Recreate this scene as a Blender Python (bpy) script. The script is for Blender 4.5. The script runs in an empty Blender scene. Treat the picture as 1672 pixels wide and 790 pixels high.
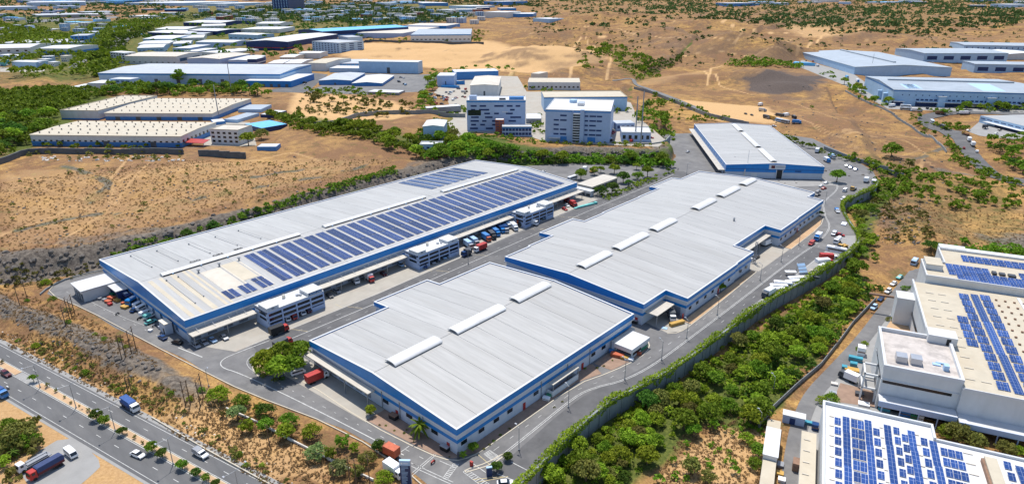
import bpy, math, random
import numpy as np
from math import radians, sin, cos, pi, atan2, hypot, floor
from mathutils import Vector, Matrix

random.seed(7); rng = np.random.default_rng(7)
S = bpy.context.scene
COL = S.collection

# ------------------------------------------------------------------ camera, world, sun
W0, H0, FOC = 1672.0, 790.0, 1066.0
PITCH, YAW, ROLL = radians(21.3), radians(41.8), radians(-.2)
CAM = np.array([108.81, -98.93, 120.0])
_f = np.array([-sin(YAW)*cos(PITCH), cos(YAW)*cos(PITCH), -sin(PITCH)])
_r = np.array([cos(YAW), sin(YAW), 0.0]); _u = np.cross(_r, _f)
_r, _u = cos(ROLL)*_r + sin(ROLL)*_u, -sin(ROLL)*_r + cos(ROLL)*_u
cam = bpy.data.cameras.new("camera"); camo = bpy.data.objects.new("camera", cam); COL.objects.link(camo)
cam.sensor_width = 36.0; cam.lens = FOC/W0*36.0; cam.clip_start = 1.0; cam.clip_end = 40000.0
camo.matrix_world = Matrix(((_r[0], _u[0], -_f[0], CAM[0]), (_r[1], _u[1], -_f[1], CAM[1]),
                            (_r[2], _u[2], -_f[2], CAM[2]), (0, 0, 0, 1)))
S.camera = camo

SUN_EL = radians(67)
_sh = np.array([0.80, -0.60]); _sh /= np.hypot(*_sh)          # shadows fall this way on the ground
sun_dir = Vector((_sh[0]*cos(SUN_EL), _sh[1]*cos(SUN_EL), -sin(SUN_EL)))
sl = bpy.data.lights.new("sun", 'SUN'); sl.energy = 4.1; sl.angle = radians(.55); sl.color = (1, .955, .88)
so = bpy.data.objects.new("sun", sl); COL.objects.link(so); so.location = (0, 0, 300)
so.rotation_euler = sun_dir.to_track_quat('-Z', 'Y').to_euler()
w = bpy.data.worlds.new("World"); S.world = w; w.use_nodes = True
nt = w.node_tree; sky = nt.nodes.new('ShaderNodeTexSky'); sky.sky_type = 'NISHITA'; sky.sun_disc = False
sky.sun_elevation = SUN_EL; sky.sun_rotation = atan2(-_sh[0], -_sh[1])
sky.air_density = 1.0; sky.dust_density = 1.0; sky.altitude = 500
nt.links.new(sky.outputs[0], nt.nodes['Background'].inputs[0]); nt.nodes['Background'].inputs[1].default_value = 0.15
S.view_settings.view_transform = 'Standard'; S.view_settings.look = 'None'
S.view_settings.exposure = 0.32; S.view_settings.gamma = 1.0
S.cycles.max_bounces = 5; S.cycles.diffuse_bounces = 3; S.cycles.glossy_bounces = 2; S.cycles.transmission_bounces = 2
S.cycles.transparent_max_bounces = 4; S.cycles.caustics_reflective = False; S.cycles.caustics_refractive = False

# ------------------------------------------------------------------ pixel of the photograph -> point of the place
def ray(x, y): return _f + _r*(x - W0/2)/FOC - _u*(y - H0/2)/FOC
def g(x, y, z=0.0):
    d = ray(x, y); return CAM + d*((z - CAM[2])/d[2])
def g2(x, y, z=0.0): p = g(x, y, z); return (p[0], p[1])
def dist_of(p): return float((np.array(p) - CAM) @ _f)

# ------------------------------------------------------------------ terrain
def vnoise(x, y, seed=0):
    xi = np.floor(x).astype(np.int64); yi = np.floor(y).astype(np.int64); fx = x - xi; fy = y - yi
    fx = fx*fx*(3 - 2*fx); fy = fy*fy*(3 - 2*fy)
    def h(a, b):
        n = (a*374761393 + b*668265263 + seed*974711) & 0x7fffffff
        n = ((n ^ (n >> 13))*1274126177) & 0x7fffffff
        return ((n ^ (n >> 16)) & 0xffff)/65535.0
    a = h(xi, yi); b = h(xi+1, yi); c = h(xi, yi+1); d = h(xi+1, yi+1)
    return a + (b-a)*fx + (c-a)*fy + (a-b-c+d)*fx*fy
def fbm(x, y, sc, oc=4, seed=0):
    v = 0; am = .5; f = 1/sc
    for o in range(oc): v = v + am*(vnoise(x*f + 17.3*o, y*f - 9.1*o, seed+o) - .5); am *= .5; f *= 2.1
    return v
def sstep(a, b, x):
    t = np.clip((x - a)/(b - a), 0, 1); return t*t*(3 - 2*t)
def pl_dist(x, y, P):
    "signed distance to a polyline, positive on its left"
    best = np.full(np.shape(x), 1e18); sg = np.ones(np.shape(x))
    for (ax, ay), (bx, by) in zip(P[:-1], P[1:]):
        dx, dy = bx-ax, by-ay; L2 = dx*dx + dy*dy
        t = np.clip(((x-ax)*dx + (y-ay)*dy)/L2, 0, 1)
        qx, qy = x-ax-t*dx, y-ay-t*dy; d2 = qx*qx + qy*qy
        m = d2 < best - 1e-9; cr = dx*(y-ay) - dy*(x-ax)
        best = np.where(m, d2, best); sg = np.where(m, np.sign(cr + 1e-12), sg)
    return np.sqrt(best)*sg
def in_poly(x, y, P):
    r = np.zeros(np.shape(x), bool); n = len(P)
    for i in range(n):
        ax, ay = P[i]; bx, by = P[(i+1) % n]
        if ay == by: continue
        c = ((ay > y) != (by > y)) & (x < (bx-ax)*(y-ay)/(by-ay) + ax); r ^= c
    return r
def poly_sd(x, y, P):
    "distance to a closed polygon, negative inside"
    d = np.abs(pl_dist(x, y, list(P) + [P[0]])); return np.where(in_poly(x, y, P), -d, d)

WEST = [(-430, -150), (-262, -78), (-228, -60), (-222, -44), (-213, -20), (-206.5, 0), (-206, 226), (-165, 283),
        (-112, 318), (-122, 346), (-177, 405), (-240, 480), (-330, 620), (-430, 900), (-520, 1300)]
WALL = [(20.5, -1), (20, 9), (18.6, 20), (17.6, 33), (17.2, 46), (18.4, 54), (21, 66), (22.8, 80), (24.2, 98), (25, 118), (26, 147), (30, 173), (33.6, 199),
        (36, 228), (35.5, 243), (32, 255), (24, 270), (17, 284), (10, 300), (9, 312), (11, 331), (15, 352), (12, 372)]
EASTL = [(24, -60)] + WALL + [(2, 400), (-30, 470), (-80, 600)]
CAMP = [(-206, 226), (-206, 0), (-212, -18), (-214, -34), (-210, -41), (-204, -44), (-193, -42), (-176, -38), (-150, -36), (-129, -32), (-108, -28), (-93, -27),
        (-73, -24), (-53, -19), (-33, -14), (-13, -12), (2, -13), (8, -20), (14, -45), (34, -45), (24, -12)] + WALL + [(2, 398), (-30, 440), (-66, 478), (-106, 478),
        (-177, 405), (-122, 346), (-112, 318), (-165, 282)]
MOUND = [(-235, -66), (-205, -62), (-163, -52.5), (-130, -45.5), (-100, -39.5), (-78, -37)]
EPAD = [(60, 20), (200, 62), (200, 290), (66, 262), (50, 200), (54, 90)]
BUMPS = []
def bump(px, py, rpx, rd, hgt):
    p = g(px, py, 6); d = p[:2] - CAM[:2]; L = np.hypot(*d); BUMPS.append((p[0], p[1], d[0]/L, d[1]/L, rpx*L/FOC, rd, hgt))
for b in [(1210, 90, 110, 85, 40), (1085, 76, 60, 80, 30), (905, 102, 80, 60, 22), (960, 66, 80, 110, 26), (1120, 128, 50, 30, 10),
          (1240, 128, 70, 34, 17), (1290, 140, 40, 26, 9), (780, 92, 50, 40, 7), (1330, 72, 45, 60, 12), (1000, 40, 120, 150, 34), (1420, 60, 60, 90, 16), (1330, 100, 60, 50, 8), (850, 60, 60, 80, 18), (1150, 50, 90, 120, 26),
          (1480, 335, 60, 38, 7), (1300, 195, 110, 70, 5), (1420, 235, 90, 60, 7), (150, 310, 200, 60, 4), (560, 240, 90, 60, 5), (1560, 385, 80, 30, 4)]:
    bump(*b)
PADS = []      # flat pads: polygon, z
def H(x, y):
    x = np.asarray(x, float); y = np.asarray(y, float)
    dw = pl_dist(x, y, WEST); de = -pl_dist(x, y, EASTL); dm = np.abs(pl_dist(x, y, MOUND))
    hw = y - (-53.5 + (x + 92)*.199)                              # north of the highway's north line
    rise = sstep(1.5, 17, dw)
    z = 9.0*rise*sstep(4, 26, hw)
    z += 2.0*sstep(20, 120, dw)*(hw > 0)
    z += 3.6*np.exp(-(dm/6.5)**2)*sstep(-62, -90, x)*sstep(2.0, 9, hw)
    kc = sstep(0, 3.5, poly_sd(x, y, CAMP)); z = z*kc
    east = sstep(-1.6, -0.3, de)
    depth = 6.0 + 5.0*sstep(3, 40, de)*0
    hill = sstep(40, 160, de)*sstep(225, 330, y)
    fade = 1 - sstep(330, 430, y)
    z -= east*depth*fade*(1 - hill)
    kb = sstep(2, 45, poly_sd(x, y, CAMP))*sstep(5, 40, hw)
    for bx, by, ux, uy, r1, r2, hh in BUMPS:
        a = (x-bx)*ux + (y-by)*uy; b = -(x-bx)*uy + (y-by)*ux
        q = np.exp(-(a/r2)**2 - (b/r1)**2)
        z = z + hh*q*(1 + .5*fbm(x, y, 60, 3, 5))*kb
    rough = np.maximum(sstep(1, 14, dw), sstep(2, 16, de))
    rough = rough*sstep(3, 14, hw)*kc
    epad = sstep(6, -4, poly_sd(x, y, EPAD)); rough = rough*(1-epad)
    z = z*(1-epad) - 6.0*epad
    far = sstep(150, 700, np.hypot(x-CAM[0], y-CAM[1])) 
    n = fbm(x, y, 34, 4, 1)*2.2 + fbm(x, y, 6, 3, 2)*.8*(1-far) + fbm(x, y, 150, 4, 3)*(9 + 10*sstep(500, 900, np.hypot(x-CAM[0], y-CAM[1])))*far
    gul = np.abs(fbm(x*.7+y*.7, (y-x)*.25, 22, 3, 9))*-3.0 - np.abs(fbm(x*.6-y*.35, y*.5+x*.2, 70, 3, 12))*26*far*sstep(300, 450, y)
    z = z + rough*(n + gul)
    cl = np.exp(-((dw-8)/9)**2)*sstep(260, 200, y)*sstep(6, 18, hw); z = z + kc*cl*fbm(x, y, 5, 3, 4)*4.5
    z = z + np.exp(-((dm-2)/5)**2)*sstep(-66, -95, x)*sstep(3, 8, hw)*fbm(x, y, 4, 3, 6)*2.6*kc
    for P, pz, sf in PADS:
        k = sstep(sf, 0, poly_sd(x, y, P))*kc; z = z*(1-k) + pz*k
    return z
_T = np.concatenate([np.linspace(70, 760, 56), np.geomspace(775, 9500, 64)])
def P(x, y, dz=0.0):
    "first point of the terrain met along the line of sight of photo pixel (x, y)"
    d = ray(x, y); d = d/hypot(d[0], d[1])
    def gap(t): return CAM[2] + d[2]*t - H(CAM[0] + d[0]*t, CAM[1] + d[1]*t) - dz
    zs = gap(_T); k = int(np.argmax(zs < 0))
    if zs[k] >= 0: k = len(_T)-1
    k = max(k, 1); T2 = np.linspace(_T[k-1], _T[k], 22); zs = gap(T2); k = max(1, int(np.argmax(zs < 0)) or len(T2)-1)
    a, b = T2[k-1], T2[k]; za, zb = zs[k-1], zs[k]; t = a + (b-a)*za/(za - zb) if za != zb else a
    X, Y = CAM[0] + d[0]*t, CAM[1] + d[1]*t
    return np.array([X, Y, float(H(X, Y))])
def pad(pts, z, sf=8): PADS.append(([g2(a, b, z) for a, b in pts], z, sf))
pad([(878, 231), (1000, 238), (1075, 242), (1094, 234), (1090, 218), (1062, 190), (1020, 165), (950, 140), (800, 110), (700, 120), (690, 150), (745, 200), (800, 222)], 8.0, 16)
pad([(676, 250), (722, 256), (750, 222), (735, 200), (696, 205)], 8.0, 5)
pad([(20, 249), (320, 250), (440, 236), (470, 190), (400, 155), (180, 150), (90, 190)], 9.0, 8)
YARDS = []
def yard(name, px, m, z, sf=6): pad(px, z, sf); YARDS.append((name, [g2(a, b, z) for a, b in px], m, z+.06))
pad([(110, 152), (380, 150), (500, 150), (560, 128), (690, 128), (690, 110), (480, 95), (200, 95), (100, 130)], 9.0, 20)

yard('terrace_paving', [(690, 226), (724, 236), (745, 226), (775, 216), (868, 224), (892, 232), (1000, 237), (1075, 240), (1088, 230), (1040, 190), (1030, 168), (960, 150), (860, 150), (845, 125), (700, 122), (704, 150), (730, 160), (740, 195)], 'concrete', 8.0, 24)
yard('works_yard', [(500, 152), (545, 130), (560, 120), (690, 122), (720, 122), (690, 150), (640, 152), (600, 155)], 'asphalt', 9.0, 15); yard('works_yard', [(430, 150), (500, 152), (536, 122), (500, 118), (480, 138)], 'asphalt_dark', 9.03, 15)
yard('works_yard', [(300, 242), (345, 238), (420, 240), (408, 200), (352, 196), (330, 215), (332, 240)], 'concrete', 9.0)
yard('depot_yard', [(1450, 178), (1700, 188), (1700, 170), (1455, 165), (1395, 122), (1310, 98), (1296, 106), (1380, 140)], 'concrete_grey', 1.0, 45); yard('depot_yard', [(1580, 215), (1600, 222), (1660, 228), (1700, 212), (1600, 198)], 'concrete_grey', 1.0, 12)
yard('city_yard', [(45, 38), (195, 30), (190, 27), (40, 33)], 'asphalt', 9., 30); yard('city_yard', [(0, 118), (70, 118), (75, 113), (0, 110)], 'concrete', 9., 20)

# ------------------------------------------------------------------ materials
M = {}
def nodes_of(m): return m.node_tree.nodes, m.node_tree.links
def mat(name, col, rough=.7, var=.12, scale=.35, stretch=(1, 1, 1), metal=0., spec=.35, bump_=0., rnd=0., stain=None, stain_sc=.06):
    "Principled paint with broken-up tone; rnd varies the tone from object to object"
    m = bpy.data.materials.new(name); m.use_nodes = True; N, L = nodes_of(m); b = N['Principled BSDF']
    b.inputs['Roughness'].default_value = rough; b.inputs['Metallic'].default_value = metal
    b.inputs['Specular IOR Level'].default_value = spec
    tc = N.new('ShaderNodeNewGeometry'); mp = N.new('ShaderNodeMapping'); mp.inputs['Scale'].default_value = stretch
    L.new(tc.outputs['Position'], mp.inputs[0])
    n1 = N.new('ShaderNodeTexNoise'); n1.inputs['Scale'].default_value = scale; n1.inputs['Detail'].default_value = 5; n1.inputs['Roughness'].default_value = .65
    L.new(mp.outputs[0], n1.inputs['Vector'])
    mr = N.new('ShaderNodeMapRange'); mr.inputs[1].default_value = .3; mr.inputs[2].default_value = .7
    mr.inputs[3].default_value = 1-var; mr.inputs[4].default_value = 1+var*.6; L.new(n1.outputs[0], mr.inputs[0])
    fac = mr.outputs[0]
    if rnd:
        oi = N.new('ShaderNodeObjectInfo'); m2 = N.new('ShaderNodeMapRange'); m2.inputs[3].default_value = 1-rnd; m2.inputs[4].default_value = 1+rnd
        L.new(oi.outputs['Random'], m2.inputs[0]); mm = N.new('ShaderNodeMath'); mm.operation = 'MULTIPLY'
        L.new(fac, mm.inputs[0]); L.new(m2.outputs[0], mm.inputs[1]); fac = mm.outputs[0]
    vm = N.new('ShaderNodeVectorMath'); vm.operation = 'SCALE'; vm.inputs[0].default_value = col; L.new(fac, vm.inputs['Scale'])
    out = vm.outputs[0]
    if stain:
        n2 = N.new('ShaderNodeTexNoise'); n2.inputs['Scale'].default_value = stain_sc; n2.inputs['Detail'].default_value = 7; n2.inputs['Roughness'].default_value = .7
        L.new(mp.outputs[0], n2.inputs['Vector'])
        r2 = N.new('ShaderNodeMapRange'); r2.inputs[1].default_value = .5; r2.inputs[2].default_value = .72; r2.inputs[4].default_value = .75
        L.new(n2.outputs[0], r2.inputs[0]); mx = N.new('ShaderNodeMix'); mx.data_type = 'RGBA'
        L.new(r2.outputs[0], mx.inputs[0]); L.new(out, mx.inputs[6]); mx.inputs[7].default_value = (*stain, 1); out = mx.outputs[2]
    L.new(out, b.inputs['Base Color'])
    if bump_:
        bp = N.new('ShaderNodeBump'); bp.inputs['Strength'].default_value = bump_; bp.inputs['Distance'].default_value = .3
        L.new(n1.outputs[0], bp.inputs['Height']); L.new(bp.outputs[0], b.inputs['Normal'])
    M[name] = m; return m
mat('roof_metal', (.392, .384, .366), .45, .14, .5, (.12, 1.6, 1), spec=.35, rnd=.055, stain=(.325, .312, .29), stain_sc=.09)
mat('roof_grey', (.42, .44, .46), .5, .12, .3, (.4, .4, 1), rnd=.06, stain=(.34, .34, .34))
mat('roof_slate', (.33, .37, .41), .5, .10, .2, (.4, .4, 1), rnd=.05, stain=(.40, .44, .48))
mat('roof_cream', (.50, .44, .335), .6, .10, .25, stain=(.46, .38, .27), stain_sc=.07)
mat('roof_white', (.60, .60, .60), .5, .08, .3, rnd=.06, stain=(.48, .465, .43), stain_sc=.1)
mat('roof_tan', (.55, .50, .42), .6, .12, .2, stain=(.44, .38, .30))
mat('roof_blue', (.13, .45, .75), .45, .12, .4)
mat('roof_dirty', (.52, .47, .43), .8, .22, .25, stain=(.20, .18, .17), stain_sc=.13)
mat('blue', (.005, .190, .52), .38, .10, .4, spec=.45)
mat('blue_mid', (.05, .20, .48), .5, .12, .3, rnd=.05)
mat('blue_pale', (.36, .52, .70), .55, .10, .25, rnd=.06)
mat('navy', (.012, .035, .13), .5, .15, .4)
mat('wall_grey', (.52, .56, .62), .6, .10, .4, (1, 1, .3), stain=(.42, .45, .50), stain_sc=.2)
mat('wall_office', (.37, .46, .63), .6, .08, .3)
mat('wall_white', (.60, .605, .60), .6, .10, .3, (1, 1, .4), rnd=.04, stain=(.60, .60, .58), stain_sc=.2)
mat('wall_cream', (.66, .60, .50), .7, .10, .3, rnd=.06)
mat('wall_dock', (.20, .22, .26), .8, .2, .3)
mat('trim_white', (.58, .59, .60), .5, .05, .5)
mat('canopy', (.52, .48, .41), .55, .10, .4, stain=(.44, .39, .33))
mat('asphalt', (.158, .154, .152), .85, .24, .16, stain=(.245, .235, .22), stain_sc=.045)
mat('asphalt_dark', (.108, .106, .107), .85, .24, .18, stain=(.172, .166, .158), stain_sc=.06)
mat('asphalt_hw', (.120, .119, .120), .85, .18, .25, (.25, 1, 1), stain=(.180, .173, .165), stain_sc=.07)
mat('concrete', (.37, .34, .29), .85, .12, .2, stain=(.35, .29, .23), stain_sc=.07)
mat('concrete_grey', (.29, .283, .27), .85, .12, .2, stain=(.26, .25, .235), stain_sc=.06)
mat('concrete_wall', (.245, .265, .27), .85, .35, .25, (1, 1, .25), stain=(.10, .115, .10), stain_sc=.25)
mat('wall_dark', (.10, .11, .12), .85, .25, .3)
mat('kerb', (.52, .46, .36), .85, .12, .5)
mat('paint_line', (.52, .515, .49), .7, .3, .9, stain=(.25, .245, .24), stain_sc=.5)
mat('paint_yellow', (.62, .50, .26), .7, .25, .9)
mat('dirt', (.50, .33, .19), .95, .2, .2, stain=(.36, .23, .14))
mat('soil', (.30, .20, .145), .95, .2, .4, stain=(.38, .29, .21))
mat('glass', (.012, .018, .026), .12, .3, .2, spec=.6)
mat('glass_blue', (.05, .11, .20), .15, .3, .2, spec=.6)
mat('red', (.42, .035, .028), .5, .25, .9); mat('orange', (.50, .115, .05), .6, .25, .9); mat('maroon', (.10, .012, .02), .35)
mat('yellow', (.52, .31, .07), .6, .25, .8); mat('green', (.03, .22, .12), .5); mat('teal', (.14, .45, .42), .6, .2, .6); mat('cyan', (.05, .29, .38), .6, .2, .6)
mat('white', (.80, .80, .80), .35, .05, .6); mat('silver', (.45, .46, .48), .3, metal=.4); mat('grey', (.26, .27, .29), .5, .15); mat('grey_dark', (.06, .065, .075), .5, .2)
mat('black', (.018, .019, .021), .5); mat('tyre', (.02, .02, .021), .9); mat('tarp_blue', (.03, .09, .28), .7, .2, .9); mat('tarp_navy', (.035, .055, .14), .75, .2, .9)
mat('car_blue', (.012, .05, .16), .3); mat('brick', (.33, .10, .06), .8, .15, .5); mat('brown', (.20, .10, .05), .7, .2); mat('lamp_glow_off', (.8, .8, .75), .3)
mat('wood', (.13, .085, .055), .9, .2, .6); mat('steel', (.30, .32, .34), .45, .1, metal=.5); mat('rust', (.25, .15, .10), .8, .3, .5)
mat('trunk', (.11, .075, .05), .95, .2, 1.0)
mat('rock', (.150, .132, .115), .95, .35, .4, bump_=.4, stain=(.075, .07, .066), stain_sc=.35)
mat('stone_pale', (.62, .58, .52), .9, .15, .5)
mat('sign_panel', (.03, .05, .12), .45)
mat('letter', (.04, .04, .045), .8)

def leafmat(name, base, tip, dry=None):
    m = bpy.data.materials.new(name); m.use_nodes = True; N, L = nodes_of(m); b = N['Principled BSDF']
    b.inputs['Roughness'].default_value = .75; b.inputs['Specular IOR Level'].default_value = .15
    ge = N.new('ShaderNodeNewGeometry'); oi = N.new('ShaderNodeObjectInfo')
    n1 = N.new('ShaderNodeTexNoise'); n1.inputs['Scale'].default_value = .45; n1.inputs['Detail'].default_value = 3; L.new(ge.outputs['Position'], n1.inputs['Vector'])
    a = N.new('ShaderNodeMath'); a.operation = 'MULTIPLY_ADD'; a.inputs[1].default_value = .55; L.new(ge.outputs['Random Per Island'], a.inputs[0])
    r = N.new('ShaderNodeMapRange'); r.inputs[1].default_value = .3; r.inputs[2].default_value = .7; r.inputs[4].default_value = .5; L.new(n1.outputs[0], r.inputs[0])
    L.new(r.outputs[0], a.inputs[2])
    mx = N.new('ShaderNodeMix'); mx.data_type = 'RGBA'; L.new(a.outputs[0], mx.inputs[0]); mx.inputs[6].default_value = (*base, 1); mx.inputs[7].default_value = (*tip, 1)
    hs = N.new('ShaderNodeHueSaturation'); L.new(mx.outputs[2], hs.inputs['Color'])
    h = N.new('ShaderNodeMapRange'); h.inputs[3].default_value = .475; h.inputs[4].default_value = .52; L.new(oi.outputs['Random'], h.inputs[0]); L.new(h.outputs[0], hs.inputs['Hue'])
    v = N.new('ShaderNodeMapRange'); v.inputs[3].default_value = .75; v.inputs[4].default_value = 1.3; L.new(oi.outputs['Random'], v.inputs[0]); L.new(v.outputs[0], hs.inputs['Value'])
    L.new(hs.outputs[0], b.inputs['Base Color'])
    tr = N.new('ShaderNodeBsdfTranslucent'); L.new(hs.outputs[0], tr.inputs[0]); ms = N.new('ShaderNodeMixShader'); ms.inputs[0].default_value = .32
    L.new(b.outputs[0], ms.inputs[1]); L.new(tr.outputs[0], ms.inputs[2]); L.new(ms.outputs[0], N['Material Output'].inputs[0])
    M[name] = m
leafmat('leaf_green', (.060, .130, .010), (.230, .350, .026)); leafmat('leaf_dark', (.028, .080, .010), (.125, .220, .026))
leafmat('leaf_lime', (.110, .180, .010), (.350, .450, .034)); leafmat('leaf_olive', (.095, .110, .022), (.270, .260, .060))
leafmat('leaf_pale', (.10, .16, .045), (.34, .40, .14)); leafmat('leaf_far', (.030, .068, .018), (.095, .150, .042))

def solarmat(name, c1, c2, px, py):
    m = bpy.data.materials.new(name); m.use_nodes = True; N, L = nodes_of(m); b = N['Principled BSDF']
    b.inputs['Roughness'].default_value = .25; b.inputs['Specular IOR Level'].default_value = .3
    tc = N.new('ShaderNodeTexCoord'); br = N.new('ShaderNodeTexBrick'); br.offset = 0; br.inputs['Scale'].default_value = 1
    br.inputs['Brick Width'].default_value = px; br.inputs['Row Height'].default_value = py; br.inputs['Mortar Size'].default_value = .035
    br.inputs['Color1'].default_value = (*c1, 1); br.inputs['Color2'].default_value = (*c2, 1); br.inputs['Mortar'].default_value = (.30, .36, .50, 1)
    L.new(tc.outputs['Object'], br.inputs['Vector']); oi = N.new('ShaderNodeObjectInfo'); mr = N.new('ShaderNodeMapRange'); mr.inputs[3].default_value = .75; mr.inputs[4].default_value = 1.3; L.new(oi.outputs['Random'], mr.inputs[0])
    vm = N.new('ShaderNodeVectorMath'); vm.operation = 'SCALE'; L.new(br.outputs[0], vm.inputs[0]); L.new(mr.outputs[0], vm.inputs['Scale']); L.new(vm.outputs[0], b.inputs['Base Color']); M[name] = m
solarmat('solar', (.010, .026, .105), (.014, .034, .130), 1.0, 2.0)
solarmat('solar_bright', (.018, .055, .200), (.024, .068, .235), 1.0, 1.7)

# ------------------------------------------------------------------ mesh builder
class MB:
    def __init__(s): s.v = []; s.f = []
    def add(s, vs, fs):
        o = len(s.v); s.v += [tuple(map(float, a)) for a in vs]; s.f += [tuple(i+o for i in f) for f in fs]; return s
    def box(s, x0, x1, y0, y1, z0, z1):
        return s.add([(x0, y0, z0), (x1, y0, z0), (x1, y1, z0), (x0, y1, z0), (x0, y0, z1), (x1, y0, z1), (x1, y1, z1), (x0, y1, z1)],
                     [(0, 3, 2, 1), (4, 5, 6, 7), (0, 1, 5, 4), (1, 2, 6, 5), (2, 3, 7, 6), (3, 0, 4, 7)])
    def cbox(s, c, sz): return s.box(c[0]-sz[0]/2, c[0]+sz[0]/2, c[1]-sz[1]/2, c[1]+sz[1]/2, c[2], c[2]+sz[2])
    def prism(s, pts, z0, z1, bottom=True):
        "upright prism over a counter-clockwise outline; z may be lists"
        n = len(pts); a0 = z0 if hasattr(z0, '__len__') else [z0]*n; a1 = z1 if hasattr(z1, '__len__') else [z1]*n
        vs = [(p[0], p[1], z) for p, z in zip(pts, a0)] + [(p[0], p[1], z) for p, z in zip(pts, a1)]
        fs = [tuple(range(n, 2*n))] + [(i, (i+1) % n, n+(i+1) % n, n+i) for i in range(n)]
        if bottom: fs.append(tuple(range(n-1, -1, -1)))
        return s.add(vs, fs)
    def side(s, prof, y0, y1, inset=None):
        "extrude an x-z profile across y; inset(z) narrows it"
        n = len(prof); ins = inset or (lambda z: 0)
        vs = [(x, y0+ins(z), z) for x, z in prof] + [(x, y1-ins(z), z) for x, z in prof]
        return s.add(vs, [tuple(range(n)), tuple(range(2*n-1, n-1, -1))] + [(i, n+i, n+(i+1) % n, (i+1) % n) for i in range(n)])
    def tube(s, a, b, r0, r1=None, n=6):
        a = Vector(a); b = Vector(b); r1 = r0 if r1 is None else r1; d = (b-a).normalized()
        u = d.cross(Vector((0, 0, 1)) if abs(d.z) < .9 else Vector((1, 0, 0))).normalized(); v = d.cross(u)
        vs = []
        for c, r in ((a, r0), (b, r1)):
            for i in range(n): q = 2*pi*i/n; vs.append(c + u*(r*cos(q)) + v*(r*sin(q)))
        return s.add(vs, [(i, (i+1) % n, n+(i+1) % n, n+i) for i in range(n)] + [tuple(range(n-1, -1, -1)), tuple(range(n, 2*n))])
    def quad(s, a, b, c, d): return s.add([a, b, c, d], [(0, 1, 2, 3)])
    def slab(s, a, b, c, d, t):
        "thin slab under the quad a b c d (counter-clockwise seen from above)"
        q = [a, b, c, d]; return s.add(q + [(p[0], p[1], p[2]-t) for p in q], [(0, 1, 2, 3), (7, 6, 5, 4)] + [(i, i+4, (i+1) % 4+4, (i+1) % 4) for i in range(4)])
    def mesh(s, name, m):
        me = bpy.data.meshes.new(name); me.from_pydata(s.v, [], s.f); me.validate(); me.update()
        if m: me.materials.append(M[m] if isinstance(m, str) else m)
        return me
def empty(name, loc=(0, 0, 0), rz=0., label=None, cat=None, group=None, scale=1.):
    o = bpy.data.objects.new(name, None); COL.objects.link(o); o.location = loc; o.rotation_euler = (0, 0, rz); o.empty_display_size = .5
    if scale != 1.: o.scale = (scale,)*3
    if label: o['label'] = label
    if cat: o['category'] = cat
    if group: o['group'] = group
    return o
def part(name, mb, m, parent=None, kind=None, label=None, loc=None):
    o = bpy.data.objects.new(name, mb.mesh(name, m) if isinstance(mb, MB) else mb); COL.objects.link(o)
    if parent: o.parent = parent
    if kind: o['kind'] = kind
    if label: o['label'] = label
    if loc is not None: o.location = loc
    return o
def piece(name, me, parent, loc=(0, 0, 0), rz=0., sc=None):
    o = bpy.data.objects.new(name, me); COL.objects.link(o); o.parent = parent; o.location = loc
    if rz: o.rotation_euler = (0, 0, rz)
    if sc: o.scale = sc
    return o
def thing(name, mb, m, label, cat, group=None, loc=None, rz=0.):
    o = part(name, mb, m); o['label'] = label; o['category'] = cat
    if group: o['group'] = group
    if loc is not None: o.location = loc
    if rz: o.rotation_euler = (0, 0, rz)
    return o
_cache = {}
def shared(key, make):
    if key not in _cache: _cache[key] = make()
    return _cache[key]
def copy_tree(o, parent=None):
    c = o.copy(); COL.objects.link(c)
    if parent is not None: c.parent = parent
    for ch in o.children: copy_tree(ch, c)
    return c
def bigmesh(name, V, F4, m):
    "numpy quads -> mesh"
    me = bpy.data.meshes.new(name); nv, nf = len(V), len(F4); k = F4.shape[1]
    me.vertices.add(nv); me.vertices.foreach_set('co', np.asarray(V, np.float32).ravel())
    me.loops.add(nf*k); me.loops.foreach_set('vertex_index', np.asarray(F4, np.int32).ravel())
    me.polygons.add(nf); me.polygons.foreach_set('loop_start', np.arange(0, nf*k, k, dtype=np.int32))
    me.update(calc_edges=True)
    if m: me.materials.append(M[m] if isinstance(m, str) else m)
    return me
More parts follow.
